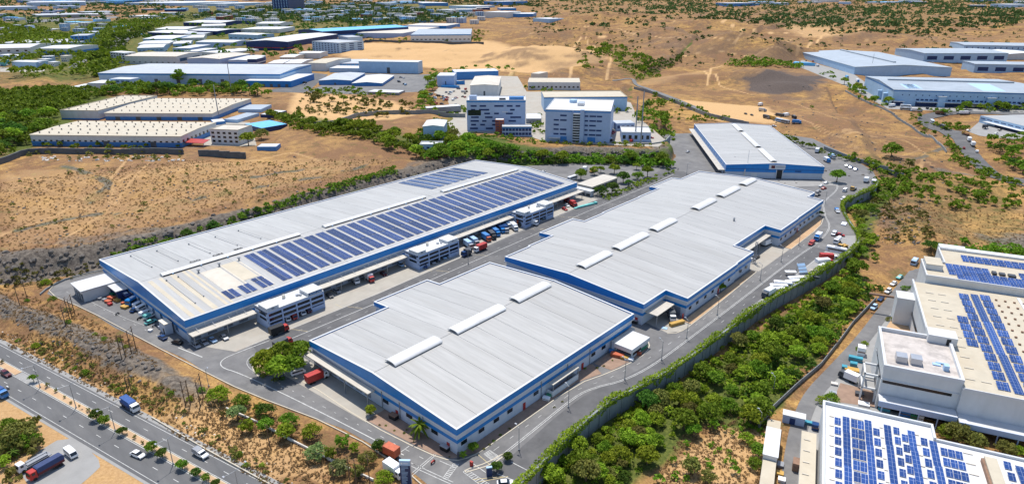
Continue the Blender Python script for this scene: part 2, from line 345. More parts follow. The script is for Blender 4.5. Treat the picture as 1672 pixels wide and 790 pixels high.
# ------------------------------------------------------------------ ground sheet
def pxw(pts, z=None): return [g2(a, b, z) if z is not None else tuple(P(a, b)[:2]) for a, b in pts]
def build_ground():
    global H
    ang = np.concatenate([np.linspace(-pi, -1.02, 50, endpoint=False), np.linspace(-1.02, 1.02, 760), np.linspace(1.02, pi, 50)[1:-1]])
    rad = np.concatenate([np.linspace(4, 78, 14), np.geomspace(82, 420, 330), np.geomspace(424, 1400, 190), np.geomspace(1420, 14000, 110)])
    A, R = np.meshgrid(ang, rad); th = YAW + pi/2 + A
    X = CAM[0] + R*np.cos(th); Y = CAM[1] + R*np.sin(th); Z = H(X, Y)
    Z = Z - 8*sstep(5000, 14000, R)*0
    na, nr = len(ang), len(rad); V = np.stack([X, Y, Z], -1).reshape(-1, 3)
    i = np.arange(nr-1)[:, None]; j = np.arange(na)[None, :]; j2 = (j+1) % na
    F4 = np.stack([i*na+j, (i+1)*na+j, (i+1)*na+j2, i*na+j2], -1).reshape(-1, 4)[:, ::-1]
    me = bigmesh('ground', V, F4, ground_material())
    x, y, z = V.T; d = np.hypot(x-CAM[0], y-CAM[1])
    rock = np.zeros(len(x)); green = rock.copy(); path = rock.copy(); dark = rock.copy()
    wob = fbm(x, y, 9, 3, 21)*7 + fbm(x, y, 40, 2, 22)*np.clip(d/60, 0, 14)
    dw = pl_dist(x, y, WEST); de = -pl_dist(x, y, EASTL); hw = y - (-53.5 + (x+92)*.199); dm = pl_dist(x, y, MOUND)
    rock = np.maximum(rock, sstep(22, 12, dw + wob)*sstep(-1, 2, dw)*sstep(360, 320, y)*sstep(4, 12, hw)*.95)
    rock = np.maximum(rock, sstep(8, 3, np.abs(dm-1) + wob*.8)*sstep(-60, -85, x)*sstep(1, 4, hw)*.62)
    rock = np.maximum(rock, .55*sstep(.05, .2, fbm(x, y, 26, 4, 31))*sstep(60, 10, dw)*sstep(-1, 2, dw))
    bedrock = fbm(x, y, 45, 4, 33)
    rock = np.maximum(rock, .7*sstep(.04, .22, bedrock)*sstep(250, 300, y)*sstep(20, 60, de)*sstep(900, 500, d))
    def poly(pts, soft=10., zz=None): return sstep(soft, -soft, poly_sd(x, y, pxw(pts, zz)) + wob)
    for pts, s_, k in [([(1175, 118), (1300, 108), (1345, 125), (1340, 165), (1250, 165), (1195, 140)], 14, 1.), ([(1020, 55), (1180, 46), (1300, 62), (1340, 85), (1220, 70), (1100, 85), (1040, 80)], 40, .62),
                      ([(1345, 62), (1520, 58), (1540, 66), (1370, 72)], 40, .7), ([(880, 100), (1000, 90), (1050, 122), (990, 140), (900, 125)], 15, .38), ([(1320, 225), (1480, 215), (1560, 290), (1440, 300)], 14, .35),
                      ([(1120, 20), (1300, 14), (1480, 30), (1300, 44), (1130, 36)], 80, .45), ([(1440, 300), (1520, 330), (1460, 390), (1415, 360)], 5, .65), ([(830, 40), (900, 45), (930, 75), (850, 70)], 40, .4)]:
        dark = np.maximum(dark, k*poly(pts, s_))
    for pts, s_, k in [([(20, 270), (200, 280), (400, 260), (640, 262), (420, 320), (200, 380), (0, 410)], 8, .35), ([(540, 72), (800, 66), (1000, 95), (900, 118), (700, 112), (560, 104)], 20, .8), ([(480, 152), (640, 165), (690, 185), (560, 205), (470, 195)], 8, .8), ([(1080, 160), (1250, 175), (1290, 200), (1180, 198)], 8, .95),
                      ([(1000, 140), (1100, 135), (1180, 110), (1120, 118)], 14, .4), ([(1260, 34), (1360, 36), (1400, 62), (1300, 60)], 40, .55), ([(1060, 785), (1200, 680), (1260, 700), (1240, 790)], 2, .6),
                      ([(330, 630), (400, 690), (560, 770), (430, 790), (260, 680)], 2, .55), ([(0, 260), (60, 300), (0, 330)], 6, .4)]:
        path = np.maximum(path, k*poly(pts, s_))
    for pts, s_, k in [([(845, 800), (985, 690), (1130, 610), (1260, 520), (1400, 440), (1420, 480), (1290, 640), (1240, 700), (1150, 690), (1080, 760), (1000, 820)], 3, .9), ([(1400, 300), (1480, 300), (1440, 340), (1420, 420), (1395, 400)], 3, .7),
                      ([(430, 180), (560, 220), (700, 250), (760, 190), (820, 150), (845, 115), (780, 150), (740, 180), (690, 230), (560, 200)], 10, .6), ([(700, 250), (790, 225), (900, 250), (1095, 250), (1110, 285), (930, 280), (800, 268)], 6, .75), ([(0, 150), (120, 140), (180, 160), (60, 240), (0, 260)], 10, .8),
                      ([(980, 70), (1060, 95), (1080, 130), (1030, 135), (1000, 110)], 25, .3), ([(1400, 240), (1672, 300), (1672, 420), (1450, 390), (1440, 320)], 8, .28), ([(0, 20), (160, 35), (300, 20), (470, 30), (450, 60), (250, 110), (160, 135), (0, 135)], 60, .6), ([(1300, 10), (1672, 14), (1672, 40), (1420, 50), (1250, 40)], 90, .22),
                      ([(760, 222), (800, 222), (845, 232), (800, 236)], 3, .9), ([(330, 110), (500, 60), (780, 30), (780, 6), (300, 6), (240, 80)], 60, .5)]:
        green = np.maximum(green, k*poly(pts, s_))
    green = np.maximum(green, .8*sstep(14, 4, dw)*sstep(0, 3, dw)*sstep(-20, 60, y)*sstep(.0, .1, fbm(x, y, 7, 3, 41)))
    for pts, wd in [([(0, 385), (90, 352), (170, 305), (200, 270), (215, 250)], 2.2), ([(180, 335), (185, 300), (215, 285)], 1.5), ([(60, 330), (200, 350), (330, 310), (420, 300), (560, 268)], 1.6), ([(0, 300), (120, 320), (260, 345)], 1.4),
                    ([(300, 270), (420, 262), (470, 250), (520, 262)], 2.5), ([(240, 690), (330, 685), (430, 742), (560, 800)], 1.8), ([(660, 92), (790, 96), (900, 118), (840, 110), (830, 130)], 6), ([(640, 98), (740, 90), (860, 78), (940, 82)], 7), ([(880, 85), (935, 100), (930, 130)], 4),
                    ([(1155, 140), (1160, 112), (1180, 108)], 3.5), ([(1150, 116), (1175, 140), (1230, 155)], 3.5), ([(1180, 35), (1220, 52), (1330, 55)], 10), ([(1100, 36), (1180, 35), (1250, 34)], 8), ([(1290, 165), (1370, 195), (1450, 220), (1510, 250), (1500, 285)], 2.5), ([(1262, 180), (1340, 215), (1400, 230)], 2.2),
                    ([(1400, 300), (1450, 260), (1500, 245)], 1.5), ([(1120, 760), (1190, 720), (1200, 690), (1215, 740), (1170, 790)], .9), ([(1520, 330), (1600, 320), (1672, 345)], 1.6), ([(955, 60), (1000, 90), (990, 130)], 4), ([(850, 100), (880, 92), (905, 108), (880, 122)], 3.6), ([(1060, 60), (1120, 62), (1200, 70), (1290, 66)], 4), ([(1100, 90), (1160, 80), (1230, 92), (1290, 88)], 3.5), ([(900, 48), (960, 44), (1040, 58)], 5), ([(700, 100), (760, 82), (850, 86)], 4), ([(1380, 215), (1440, 230), (1500, 270)], 1.6), ([(1290, 190), (1380, 225), (1470, 236)], 2), ([(20, 290), (160, 300), (320, 275)], 1.6), ([(90, 400), (190, 330), (250, 262)], 1.5), ([(860, 100), (950, 60), (1010, 60)], 6), ([(1330, 60), (1410, 45), (1350, 55), (1300, 90)], 6)]:
        q = pxw(pts); path = np.maximum(path, sstep(wd*.8, wd*.2, np.abs(pl_dist(x, y, q)) + wob*.15)*(.55 if wd < 3.4 else .85))
    for pts, wd in [([(195, 350), (250, 340), (330, 322), (420, 305), (520, 290), (600, 270)], 3.), ([(30, 376), (100, 360), (160, 350)], 2.5), ([(300, 300), (440, 285), (560, 268)], 2.), ([(100, 270), (180, 300), (150, 330)], 3.), ([(1460, 270), (1500, 258), (1545, 240)], 3.)]:
        q = pxw(pts); rock = np.maximum(rock, .75*sstep(.0, .12, fbm(x, y, 14, 3, 81)+.04)*sstep(wd*1.3, wd*.3, np.abs(pl_dist(x, y, q)) + wob*.25)); green = np.maximum(green, .25*sstep(wd*2.6, wd*.8, np.abs(pl_dist(x, y, q)) + wob*.3))
    dark = dark*np.clip(.75 + 3.0*fbm(x, y, 26, 4, 61), .1, 1.35); path = np.maximum(path, .5*sstep(.10, .2, np.abs(fbm(x, y, 40, 4, 71)) < .02)*(dark > .3)*(d > 450))
    md = sstep(16, -16, poly_sd(x, y, pxw([(1185, 122), (1230, 112), (1310, 110), (1342, 128), (1335, 150), (1270, 160), (1215, 150)])) + fbm(x, y, 60, 5, 93)*150 + 14); rock = np.maximum(rock, .62*md*np.clip(.9 + 1.6*fbm(x, y, 25, 3, 91), .3, 1.2)); dark = np.maximum(np.minimum(dark, .75), 1.0*md)
    # wheel tracks that criss-cross the open plateau
    r = random.Random(3)
    for k in range(26):
        px, py = r.uniform(10, 600), r.uniform(262, 400)
        if py > 425 - px*.24: continue
        a = P(px, py); t = r.uniform(0, pi); q = [(a[0]+s*cos(t + s*.012*r.uniform(-1, 1)), a[1]+s*sin(t + s*.012)) for s in range(-36, 40, 9)]
        path = np.maximum(path, .45*sstep(1.0, .3, np.abs(pl_dist(x, y, q)) + wob*.12))
    gy, gx = np.gradient(Z); dr = np.gradient(rad)[:, None]; sl_ = np.hypot(gy/dr, gx/(R*np.gradient(ang)[None, :] + 1e-6)).ravel()
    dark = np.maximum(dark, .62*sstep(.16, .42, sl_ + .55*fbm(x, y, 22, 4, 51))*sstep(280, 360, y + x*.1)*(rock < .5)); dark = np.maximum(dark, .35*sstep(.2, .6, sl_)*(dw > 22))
    shoulder = sstep(5, 2.5, hw)*sstep(-20, -19, hw)
    path = np.maximum(path, .6*sstep(7, 1, hw + wob*.4)*(hw > -1)); path = np.maximum(path, .55*(hw < -13))
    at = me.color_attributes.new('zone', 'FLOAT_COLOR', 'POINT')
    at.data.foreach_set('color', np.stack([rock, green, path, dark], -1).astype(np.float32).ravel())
    ang_, rad_, Zg = ang, rad, Z
    def lookup(x, y):
        "height of the built ground sheet"
        x = np.asarray(x, float); y = np.asarray(y, float); dx, dy = x-CAM[0], y-CAM[1]
        a = (np.arctan2(dy, dx) - YAW - pi/2 + pi) % (2*pi) - pi; r_ = np.hypot(dx, dy)
        j = np.clip(np.searchsorted(ang_, a)-1, 0, len(ang_)-2); i = np.clip(np.searchsorted(rad_, r_)-1, 0, len(rad_)-2)
        u = np.clip((a-ang_[j])/(ang_[j+1]-ang_[j]), 0, 1); v = np.clip((r_-rad_[i])/(rad_[i+1]-rad_[i]), 0, 1)
        return (Zg[i, j]*(1-u)+Zg[i, j+1]*u)*(1-v) + (Zg[i+1, j]*(1-u)+Zg[i+1, j+1]*u)*v
    H = lookup
    me.polygons.foreach_set('use_smooth', np.ones(len(me.polygons), bool))
    o = part('ground', me, None, kind='structure'); o['label'] = 'dry orange grassland, hills and rock cuts around the warehouses'

def ground_material():
    m = bpy.data.materials.new('ground'); m.use_nodes = True; N, L = nodes_of(m); b = N['Principled BSDF']
    b.inputs['Roughness'].default_value = .95; b.inputs['Specular IOR Level'].default_value = .1
    ge = N.new('ShaderNodeNewGeometry'); at = N.new('ShaderNodeVertexColor'); at.layer_name = 'zone'; sp = N.new('ShaderNodeSeparateColor'); L.new(at.outputs[0], sp.inputs[0])
    def noise(sc, det=6, rgh=.65, dist=0.):
        n = N.new('ShaderNodeTexNoise'); n.inputs['Scale'].default_value = sc; n.inputs['Detail'].default_value = det; n.inputs['Roughness'].default_value = rgh; n.inputs['Distortion'].default_value = dist
        L.new(ge.outputs['Position'], n.inputs['Vector']); return n.outputs[0]
    def ramp(f, a, b_, c=0., d=1.):
        r = N.new('ShaderNodeMapRange'); r.inputs[1].default_value = a; r.inputs[2].default_value = b_; r.inputs[3].default_value = c; r.inputs[4].default_value = d; L.new(f, r.inputs[0]); return r.outputs[0]
    def mix(f, c1, c2):
        x = N.new('ShaderNodeMix'); x.data_type = 'RGBA'; L.new(f, x.inputs[0])
        for k, c in ((6, c1), (7, c2)):
            if isinstance(c, tuple): x.inputs[k].default_value = (*c, 1)
            else: L.new(c, x.inputs[k])
        return x.outputs[2]
    def mul(a, b_, op='MULTIPLY'):
        x = N.new('ShaderNodeMath'); x.operation = op
        for k, c in ((0, a), (1, b_)):
            if isinstance(c, float): x.inputs[k].default_value = c
            else: L.new(c, x.inputs[k])
        return x.outputs[0]
    big = noise(.018, 6, .6, .6); mid = noise(.12, 7, .7, .4); fine = noise(1.1, 5, .75); tiny = noise(3.6, 3, .7); huge = noise(.0035, 5, .6, .8)
    grass = mix(ramp(fine, .35, .65), (.255, .138, .045), (.560, .345, .118))
    soil = mix(ramp(fine, .35, .65), (.140, .074, .036), (.270, .148, .074))
    base = mix(ramp(mul(mul(big, .50), mul(mid, .55), 'ADD'), .42, .56), grass, soil)
    base = mix(ramp(huge, .45, .62, 0, .45), base, (.235, .135, .078))
    base = mix(ramp(tiny, .58, .70, 0, .8), base, (.10, .075, .045))
    scrub = mix(ramp(fine, .4, .65), (.060, .080, .018), (.175, .165, .045))
    base = mix(ramp(mid, .55, .68, 0, .62), base, scrub)
    pth = mix(ramp(fine, .3, .7), (.46, .275, .120), (.62, .405, .205))
    base = mix(ramp(mul(sp.outputs[2], mul(mid, .5), 'ADD'), .45, 1.0, 0, .95), base, pth)
    rk = mix(ramp(noise(.55, 6, .7), .38, .62), (.062, .058, .054), (.205, .180, .150)); rk = mix(ramp(tiny, .55, .7, 0, .7), rk, (.04, .04, .042))
    base = mix(ramp(mul(sp.outputs[0], mul(mid, .8), 'ADD'), .65, 1.0, 0, .9), base, rk)
    dk = mix(ramp(fine, .35, .65), (.100, .062, .043), (.225, .145, .090))
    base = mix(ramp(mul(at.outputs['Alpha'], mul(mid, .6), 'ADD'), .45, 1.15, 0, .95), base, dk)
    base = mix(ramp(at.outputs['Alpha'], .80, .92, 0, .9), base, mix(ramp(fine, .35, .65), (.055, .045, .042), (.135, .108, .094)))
    gr = mix(ramp(fine, .35, .65), (.030, .060, .012), (.12, .15, .032)); 
    base = mix(ramp(mul(sp.outputs[1], mul(mid, .9), 'ADD'), .62, 1.12, 0, .92), base, gr)
    L.new(base, b.inputs['Base Color'])
    bp = N.new('ShaderNodeBump'); bp.inputs['Strength'].default_value = .55; bp.inputs['Distance'].default_value = .7
    hsum = mul(mul(mid, 1.6), mul(fine, .35), 'ADD'); L.new(hsum, bp.inputs['Height']); L.new(bp.outputs[0], b.inputs['Normal'])
    return m
build_ground()

# ------------------------------------------------------------------ roads, yards and markings
from mathutils.geometry import tessellate_polygon
def sheet(name, pts, z, m, label=None, kind='structure', parent=None):
    vs = [(p[0], p[1], z) for p in pts]; tri = tessellate_polygon([[Vector(v) for v in vs]]); mb = MB()
    fs = []
    for t in tri:
        a, b, c = (Vector(vs[i]) for i in t); fs.append(t if (b-a).cross(c-a).z > 0 else t[::-1])
    mb.add(vs, fs); return part(name, mb, m, parent, kind, label)
def densify(pts, step=6.):
    out = [tuple(pts[0])]
    for a, b in zip(pts[:-1], pts[1:]):
        n = max(1, int(hypot(b[0]-a[0], b[1]-a[1])/step))
        out += [(a[0]+(b[0]-a[0])*k/n, a[1]+(b[1]-a[1])*k/n) for k in range(1, n+1)]
    return out
def smooth(pts, it=2):
    for _ in range(it):
        q = [pts[0]]
        for a, b in zip(pts[:-1], pts[1:]): q += [(a[0]*.75+b[0]*.25, a[1]*.75+b[1]*.25), (a[0]*.25+b[0]*.75, a[1]*.25+b[1]*.75)]
        pts = q + [pts[-1]]
    return pts
def offset(pts, d):
    "shift a polyline d metres to its left"
    out = []
    for i, p in enumerate(pts):
        a = pts[max(i-1, 0)]; b = pts[min(i+1, len(pts)-1)]; dx, dy = b[0]-a[0], b[1]-a[1]; L = hypot(dx, dy) or 1
        out.append((p[0]-dy/L*d, p[1]+dx/L*d))
    return out
def ribbon(mb, pts, l, r, z, drape=False):
    A = offset(pts, l); B = offset(pts, -r)
    if drape:
        za = H(*np.array(A).T)+z; zb = H(*np.array(B).T)+z; zc = np.maximum(za, zb)
        if drape == 'flat': za = zb = zc
    else: za = zb = [z]*len(pts)
    vs = [(a[0], a[1], h) for a, h in zip(A, za)] + [(b[0], b[1], h) for b, h in zip(B, zb)]; n = len(pts)
    mb.add(vs, [(n+i, n+i+1, i+1, i) for i in range(n-1)])
def road(name, px, wd, m, z=.25, label=None, world=False, zz=None):
    pts = px if world else pxw(px, zz); pts = densify(smooth(pts), 5); mb = MB(); ribbon(mb, pts, wd/2, wd/2, z, True if zz is None else False) if zz is None else ribbon(mb, pts, wd/2, wd/2, zz+z)
    return part(name, mb, m, None, 'structure', label)
def dashes(mb, pts, wd, z, on=3., off=4.5):
    pts = densify(pts, .75); acc = 0; seg = []
    for a, b in zip(pts[:-1], pts[1:]):
        if acc % (on+off) < on: seg.append(a)
        elif len(seg) > 1: ribbon(mb, seg, wd/2, wd/2, z); seg = []
        else: seg = []
        acc += hypot(b[0]-a[0], b[1]-a[1])
    if len(seg) > 1: ribbon(mb, seg, wd/2, wd/2, z)
def line(mb, pts, wd, z): ribbon(mb, pts, wd/2, wd/2, z)
def kerb(pts, closed=False, h=.13, wd=.35, m='kerb', z=0.):
    pts = list(pts) + ([pts[0]] if closed else []); mb = MB(); A = offset(pts, wd/2); B = offset(pts, -wd/2); n = len(pts)
    vs = [(p[0], p[1], z+h) for p in A] + [(p[0], p[1], z+h) for p in B] + [(p[0], p[1], z-.05) for p in A] + [(p[0], p[1], z-.05) for p in B]
    fs = []
    for i in range(n-1): fs += [(n+i, n+i+1, i+1, i), (i, i+1, 2*n+i+1, 2*n+i), (3*n+i, 3*n+i+1, n+i+1, n+i)]
    mb.add(vs, fs); return part('kerb', mb, m, None, 'structure')

sheet('campus_paving', CAMP, .035, 'asphalt')
sheet('dock_road', [(-98.7, -8), (-86, -10), (-80.5, 0), (-80.5, 262), (-79, 300), (-96, 310), (-110, 306), (-103.7, 230)], .06, 'asphalt_dark')
RR = smooth([(17, -10), (15.5, 10), (13.6, 33), (13.6, 48), (16.5, 58), (19.0, 70), (20.6, 90), (21.2, 118), (22.2, 147), (22.8, 180), (23.2, 215), (22.4, 238), (19.5, 256), (13, 272), (6, 290), (2, 312), (0, 335), (2, 365)])
mb = MB(); ribbon(mb, densify(RR[:44], 3), 4.2, 3.4, .06); part('ring_road', mb, 'asphalt_dark', None, 'structure')
sheet('dock_apron', [(-117.2, -23), (-98.7, -14), (-98.7, 49), (-101.3, 107), (-103.7, 149), (-104.5, 218), (-117.2, 218)], .075, 'concrete')
sheet('truck_yard', [(-72, -10.6), (-31, -7.9), (-32, -.2), (-78, -.2), (-80, -6)], .075, 'concrete')
sheet('service_bay', [(-1.5, 101), (9.2, 99), (12.2, 103.5), (12.5, 110.6), (9, 110.6), (-1.5, 114)], .075, 'concrete')
sheet('service_bay', [(-1.5, 176.6), (12, 176.6), (12.6, 213), (7, 213), (-1.5, 214)], .075, 'concrete')
sheet('parking_strip', [(24.6, 130), (25.6, 148), (29.4, 172), (33, 198), (35.2, 228), (34.6, 242), (31, 254), (26.5, 250), (26.4, 215), (25.2, 170), (23.4, 140)], .075, 'concrete_grey')
for P_ in ([(.1, .2), (3.3, 4.0), (3.5, 24), (3.3, 50), (6.5, 60), (1, 63), (.1, 62)], [(-31.8, -7.2), (-6, -4.3), (-.2, -2.0), (2.6, 2.4), (.1, .1), (-31.8, -.15)], [(1, 63.5), (7.8, 63.9), (10.3, 77), (9.4, 84.8), (6, 88), (1, 88)]):
    sheet('planting_bed', P_, .10, 'soil')
sheet('verge', [(9.1, 111.2), (12.6, 111.2), (12.3, 138), (11, 175.6), (9, 175.6)], .10, 'dirt'); sheet('verge', [(7.3, 213.6), (12.9, 213.6), (12.6, 256), (8.6, 273), (6, 273)], .10, 'dirt')
sheet('verge', [(-83.5, -14.9), (-88.5, -9.8), (-90.5, -4), (-88, -1), (-82, -2), (-80, -7), (-73, -11), (-77, -15.5)], .10, 'dirt')
sheet('verge', [(-70, 305), (-62, 300), (-25, 322), (-5, 345), (-10, 352), (-40, 333)], .075, 'concrete_grey')
# highway
hd = np.array([.981, .195]); hn = np.array([-.195, .981]); h0 = np.array([-92., -53.5])
def hwp(s, d): q = h0 + hd*s + hn*d; return (q[0], q[1])
def hstrip(name, d0, d1, z, m, s0=-700, s1=160): return sheet(name, [hwp(s0, d0), hwp(s1, d0), hwp(s1, d1), hwp(s0, d1)], z, m)
hstrip('highway_shoulder', -15.7, 2.6, .03, 'concrete_grey'); hstrip('highway_carriageway', -4.7, .9, .055, 'asphalt_hw'); hstrip('highway_carriageway', -14.9, -7.3, .055, 'asphalt_hw')
hstrip('highway_median', -6.9, -5.0, .16, 'dirt', -37, 160); hstrip('highway_median', -6.9, -5.0, .16, 'dirt', -700, -50)
mb = MB()
for d in (0.15, -4.45, -7.5, -14.0): line(mb, densify([hwp(-400, d), hwp(120, d)], 40), .16, .075)
for d in (-2.2, -10.8): dashes(mb, [hwp(-400, d), hwp(100, d)], .16, .075, 3, 6)
for a, b in ((-37, 160), (-700, -50)): kerb([hwp(a, -4.9), hwp(b, -4.9)]); kerb([hwp(a, -7.0), hwp(b, -7.0)])
# campus markings
line(mb, [(-92.3, -6), (-92.2, 60), (-94, 135), (-95.9, 200), (-96.3, 262), (-98, 300)], .3, .085)
for xx in (-95.4, -89): dashes(mb, [(xx, 0), (xx, 90), (xx-3, 250)], .14, .085, 2.5, 6)
line(mb, [(-98.9, -10), (-99, 49), (-101.6, 107), (-104, 150), (-104.8, 216)], .22, .09)
line(mb, smooth([(-11.2, -9.8), (-35.9, -12.7), (-63.9, -16.5), (-85, -19.9), (-92.7, -22.4), (-97.5, -20), (-97.6, -13), (-97, -2)], 2), .32, .085)
dashes(mb, [(-6, -7.2), (-33, -10.2), (-62, -13.6), (-84, -17.2)], .16, .085, 2, 3)
line(mb, smooth([(-92, -4), (-92.3, -12), (-88, -16), (-79, -16.2)], 2), .16, .085)
line(mb, [(-117, -26.3), (-104, -23.5)], .45, .085); dashes(mb, [(-200, -38), (-170, -33.5), (-120, -26), (-112, -24.5)], .16, .085, 2.5, 5)
line(mb, smooth([(-186, -35), (-160, -31.4), (-140, -27)], 1), .16, .085)
CL = smooth([(9.4, 2), (8.8, 20), (7.6, 44), (9.4, 52), (14.2, 61), (16.8, 76), (17.3, 100), (18.0, 138), (18.5, 204), (20.2, 232), (17.6, 259), (9, 276), (6.5, 283), (-.5, 301), (-1.5, 334), (-8, 352)], 2)
for dd in (.28, -.28): line(mb, offset(densify(CL, 4), dd), .2, .085)
dashes(mb, [(6.1, 8), (5.6, 46), (10, 60), (13.2, 78), (14.2, 110), (14.6, 180), (16, 230)], .16, .085, 2.5, 4)
dashes(mb, [(20.6, 120), (21.4, 180), (22, 230)], .16, .085, 2.5, 7)
line(mb, [(24, 135), (25.6, 172), (26.8, 215)], .2, .09)
for yv, x0, x1 in ((62, -96, -82), (160, -98, -84), (216, -100, -84)): line(mb, [(x0, yv), (x1, yv)], .12, .085)
# entrance hatching (zebra boxes), drawn at their place on the paving
def zebra(c0, c1, c2, c3, n, wd=.22):
    c0, c1, c2, c3 = (np.array(g2(*c)) for c in (c0, c1, c2, c3))
    line(mb, [tuple(c0), tuple(c1)], .16, .085); line(mb, [tuple(c3), tuple(c2)], .16, .085)
    for k in range(n+1):
        t = k/n; line(mb, [tuple(c0+(c1-c0)*t), tuple(c3+(c2-c3)*t)], wd, .087)
zebra((740, 757), (723, 780), (730, 783), (749, 758), 9); zebra((763, 768), (786, 790), (800, 800), (772, 771), 9) if False else zebra((756, 770), (790, 796), (799, 790), (764, 767), 10)
zebra((790, 741), (803, 751), (818, 747), (800, 735), 8)
for a, b in [((712, 742), (671, 778)), ((709, 741), (668, 776)), ((773, 757), (793, 771)), ((812, 773), (842, 785)), ((835, 754), (862, 768)), ((718, 752), (745, 764)), ((650, 741), (668, 728)), ((694, 765), (675, 757)), ((668, 754), (740, 787)), ((663, 757), (736, 790))]:
    line(mb, [g2(*a), g2(*b)], .22, .085)
part('road_marking', mb, 'paint_line', None, 'structure')
mb = MB()
for yv in (6, 31, 79, 104, 152, 178): line(mb, [(-104, yv), (-99.2, yv)], .12, .1); line(mb, [(-98.5, yv+2), (-92.6, yv+5)], .14, .09)
line(mb, [(9.8, -4), (15, 2)], .16, .09); line(mb, [(11.4, -4), (16, 3)], .16, .09); line(mb, [(3.6, 4), (10, 3)], .16, .09)
part('road_marking', mb, 'paint_yellow', None, 'structure')
kerb(smooth([(-80, -5), (-73, -11.2), (-63.6, -7.9), (-30.5, -7.9), (-6.6, -5.0), (.9, -2.6), (3.4, 2.2), (3.8, 9.3), (3.8, 49), (8.4, 63.2), (10.9, 77), (10, 85.4), (5.8, 90.4)], 1))
kerb(smooth([(-77.3, -16.7), (-84.9, -15.6), (-90.2, -9.4), (-91, -3), (-88, -.6)], 2)); kerb(smooth([(9.4, 98.6), (12.4, 102), (12.9, 111), (12.5, 138.5), (11.3, 176)], 1)); kerb(smooth([(13, 213.2), (13, 256.5), (9.2, 273)], 1))
kerb(densify(smooth([(8, -18), (2, -13.2), (-33, -14.3), (-73, -24.2), (-93, -27.2), (-129, -32.2), (-176, -38.2), (-204, -44.2), (-213.5, -38), (-214, -32), (-212, -19), (-207, 0), (-206.4, 224)], 1)), h=.35, wd=.3)
# median of the ring road: a low planted nose by the gate
kerb(smooth([(6.6, -3.2), (9.6, 3.4), (9.8, 9), (8.9, 9), (8.3, 3.4), (5.6, -3), (6.6, -3.2)], 1)); 
# other roads and yards
sheet('valley_yard', [g2(*p, -6) for p in [(1285, 790), (1300, 690), (1330, 640), (1392, 575), (1440, 520), (1500, 420), (1545, 425), (1540, 540), (1480, 600), (1480, 690), (1400, 790)]], -5.93, 'concrete_grey')
road('valley_lane', [(1535, 405), (1505, 432), (1475, 468), (1445, 506), (1408, 556), (1362, 606), (1325, 645), (1306, 690), (1296, 740), (1290, 800)], 5.0, 'asphalt', .1, zz=-6)
sheet('gravel_bed', [g2(*p, -6) for p in [(1470, 500), (1505, 515), (1510, 560), (1440, 545)]], -5.9, 'dirt'); sheet('gravel_bed', [g2(*p, -6) for p in [(1372, 625), (1432, 640), (1450, 668), (1360, 655)]], -5.9, 'soil')
sheet('lorry_lot', [g2(*q) for q in smooth([(30, 768), (60, 738), (104, 712), (140, 728), (168, 757), (150, 775), (120, 800), (60, 810), (30, 768)], 1)], .035, 'concrete_grey')
road('hill_road', [(1700, 312), (1650, 296), (1608, 276), (1583, 250), (1566, 225), (1545, 213), (1522, 208), (1507, 198), (1515, 190), (1560, 183), (1690, 188)], 12, 'asphalt_dark', .5)
road('gully_road', [(1000, 132), (1035, 128), (1036, 138), (1060, 146), (1110, 165), (1150, 182)], 6, 'asphalt', .5); road('city_road', [(120, 112), (160, 92), (186, 74), (205, 57), (236, 42), (262, 33), (300, 24)], 14, 'asphalt', 1.2); road('city_road', [(196, 82), (212, 62), (245, 44)], 10, 'asphalt', 1.3)
for nm, pts, m_, z_ in YARDS: sheet(nm, pts, z_, m_)
# ------------------------------------------------------------------ campus warehouses
def ring(mb, out, d0, d1, z0, z1):
    "band round an axis-aligned counter-clockwise outline, from offset d0 (inner) to d1 (outer); z1 per vertex allowed"
    n = len(out)
    def off(d):
        r = []
        for i in range(n):
            a, b, c = out[i-1], out[i], out[(i+1) % n]
            e1 = np.array([b[0]-a[0], b[1]-a[1]]); e1 = e1/np.hypot(*e1); e2 = np.array([c[0]-b[0], c[1]-b[1]]); e2 = e2/np.hypot(*e2)
            n1 = np.array([e1[1], -e1[0]]); n2 = np.array([e2[1], -e2[0]]); m = n1+n2; m = m/max(.2, (1 + n1 @ n2)); r.append((b[0]+m[0]*d, b[1]+m[1]*d))
        return r
    O, I = off(d1), off(d0); z0 = z0 if hasattr(z0, '__len__') else [z0]*n; z1 = z1 if hasattr(z1, '__len__') else [z1]*n
    vs = [(p[0], p[1], z) for p, z in zip(O, z0)] + [(p[0], p[1], z) for p, z in zip(O, z1)] + [(p[0], p[1], z) for p, z in zip(I, z1)] + [(p[0], p[1], z) for p, z in zip(I, z0)]
    fs = []
    for i in range(n):
        j = (i+1) % n; fs += [(i, j, n+j, n+i), (n+i, n+j, 2*n+j, 2*n+i), (2*n+i, 2*n+j, 3*n+j, 3*n+i), (3*n+i, 3*n+j, j, i)]
    return mb.add(vs, fs)
def curved_vent(L, wd=3.4, hh=1.5):
    prof = [(-wd/2-.3, .55), (-wd/2-.3, .7)] + [(-wd/2*cos(pi*k/8)*1.1, .7 + hh*.62*sin(pi*k/8)) for k in range(1, 8)] + [(wd/2+.3, .7), (wd/2+.3, .55)] + [(wd/2*.98*cos(pi*k/8), .55 + hh*.5*sin(pi*k/8)) for k in range(1, 8)]
    n = len(prof); mb = MB(); vs = [(x, 0, z) for x, z in prof] + [(x, L, z) for x, z in prof]
    mb.add(vs, [(i, n+i, n+(i+1) % n, (i+1) % n) for i in range(n)] + [(i, i+1, n-2-i, n-1-i) for i in range(0, 8)][:0])
    h_ = n//2
    for k in range(n//2 - 1):
        mb.add([vs[k], vs[k+1], vs[n-2-k], vs[n-1-k]], [(0, 1, 2, 3)]); mb.add([vs[n+k], vs[n+n-1-k], vs[n+n-2-k], vs[n+k+1]], [(0, 1, 2, 3)])
    return mb
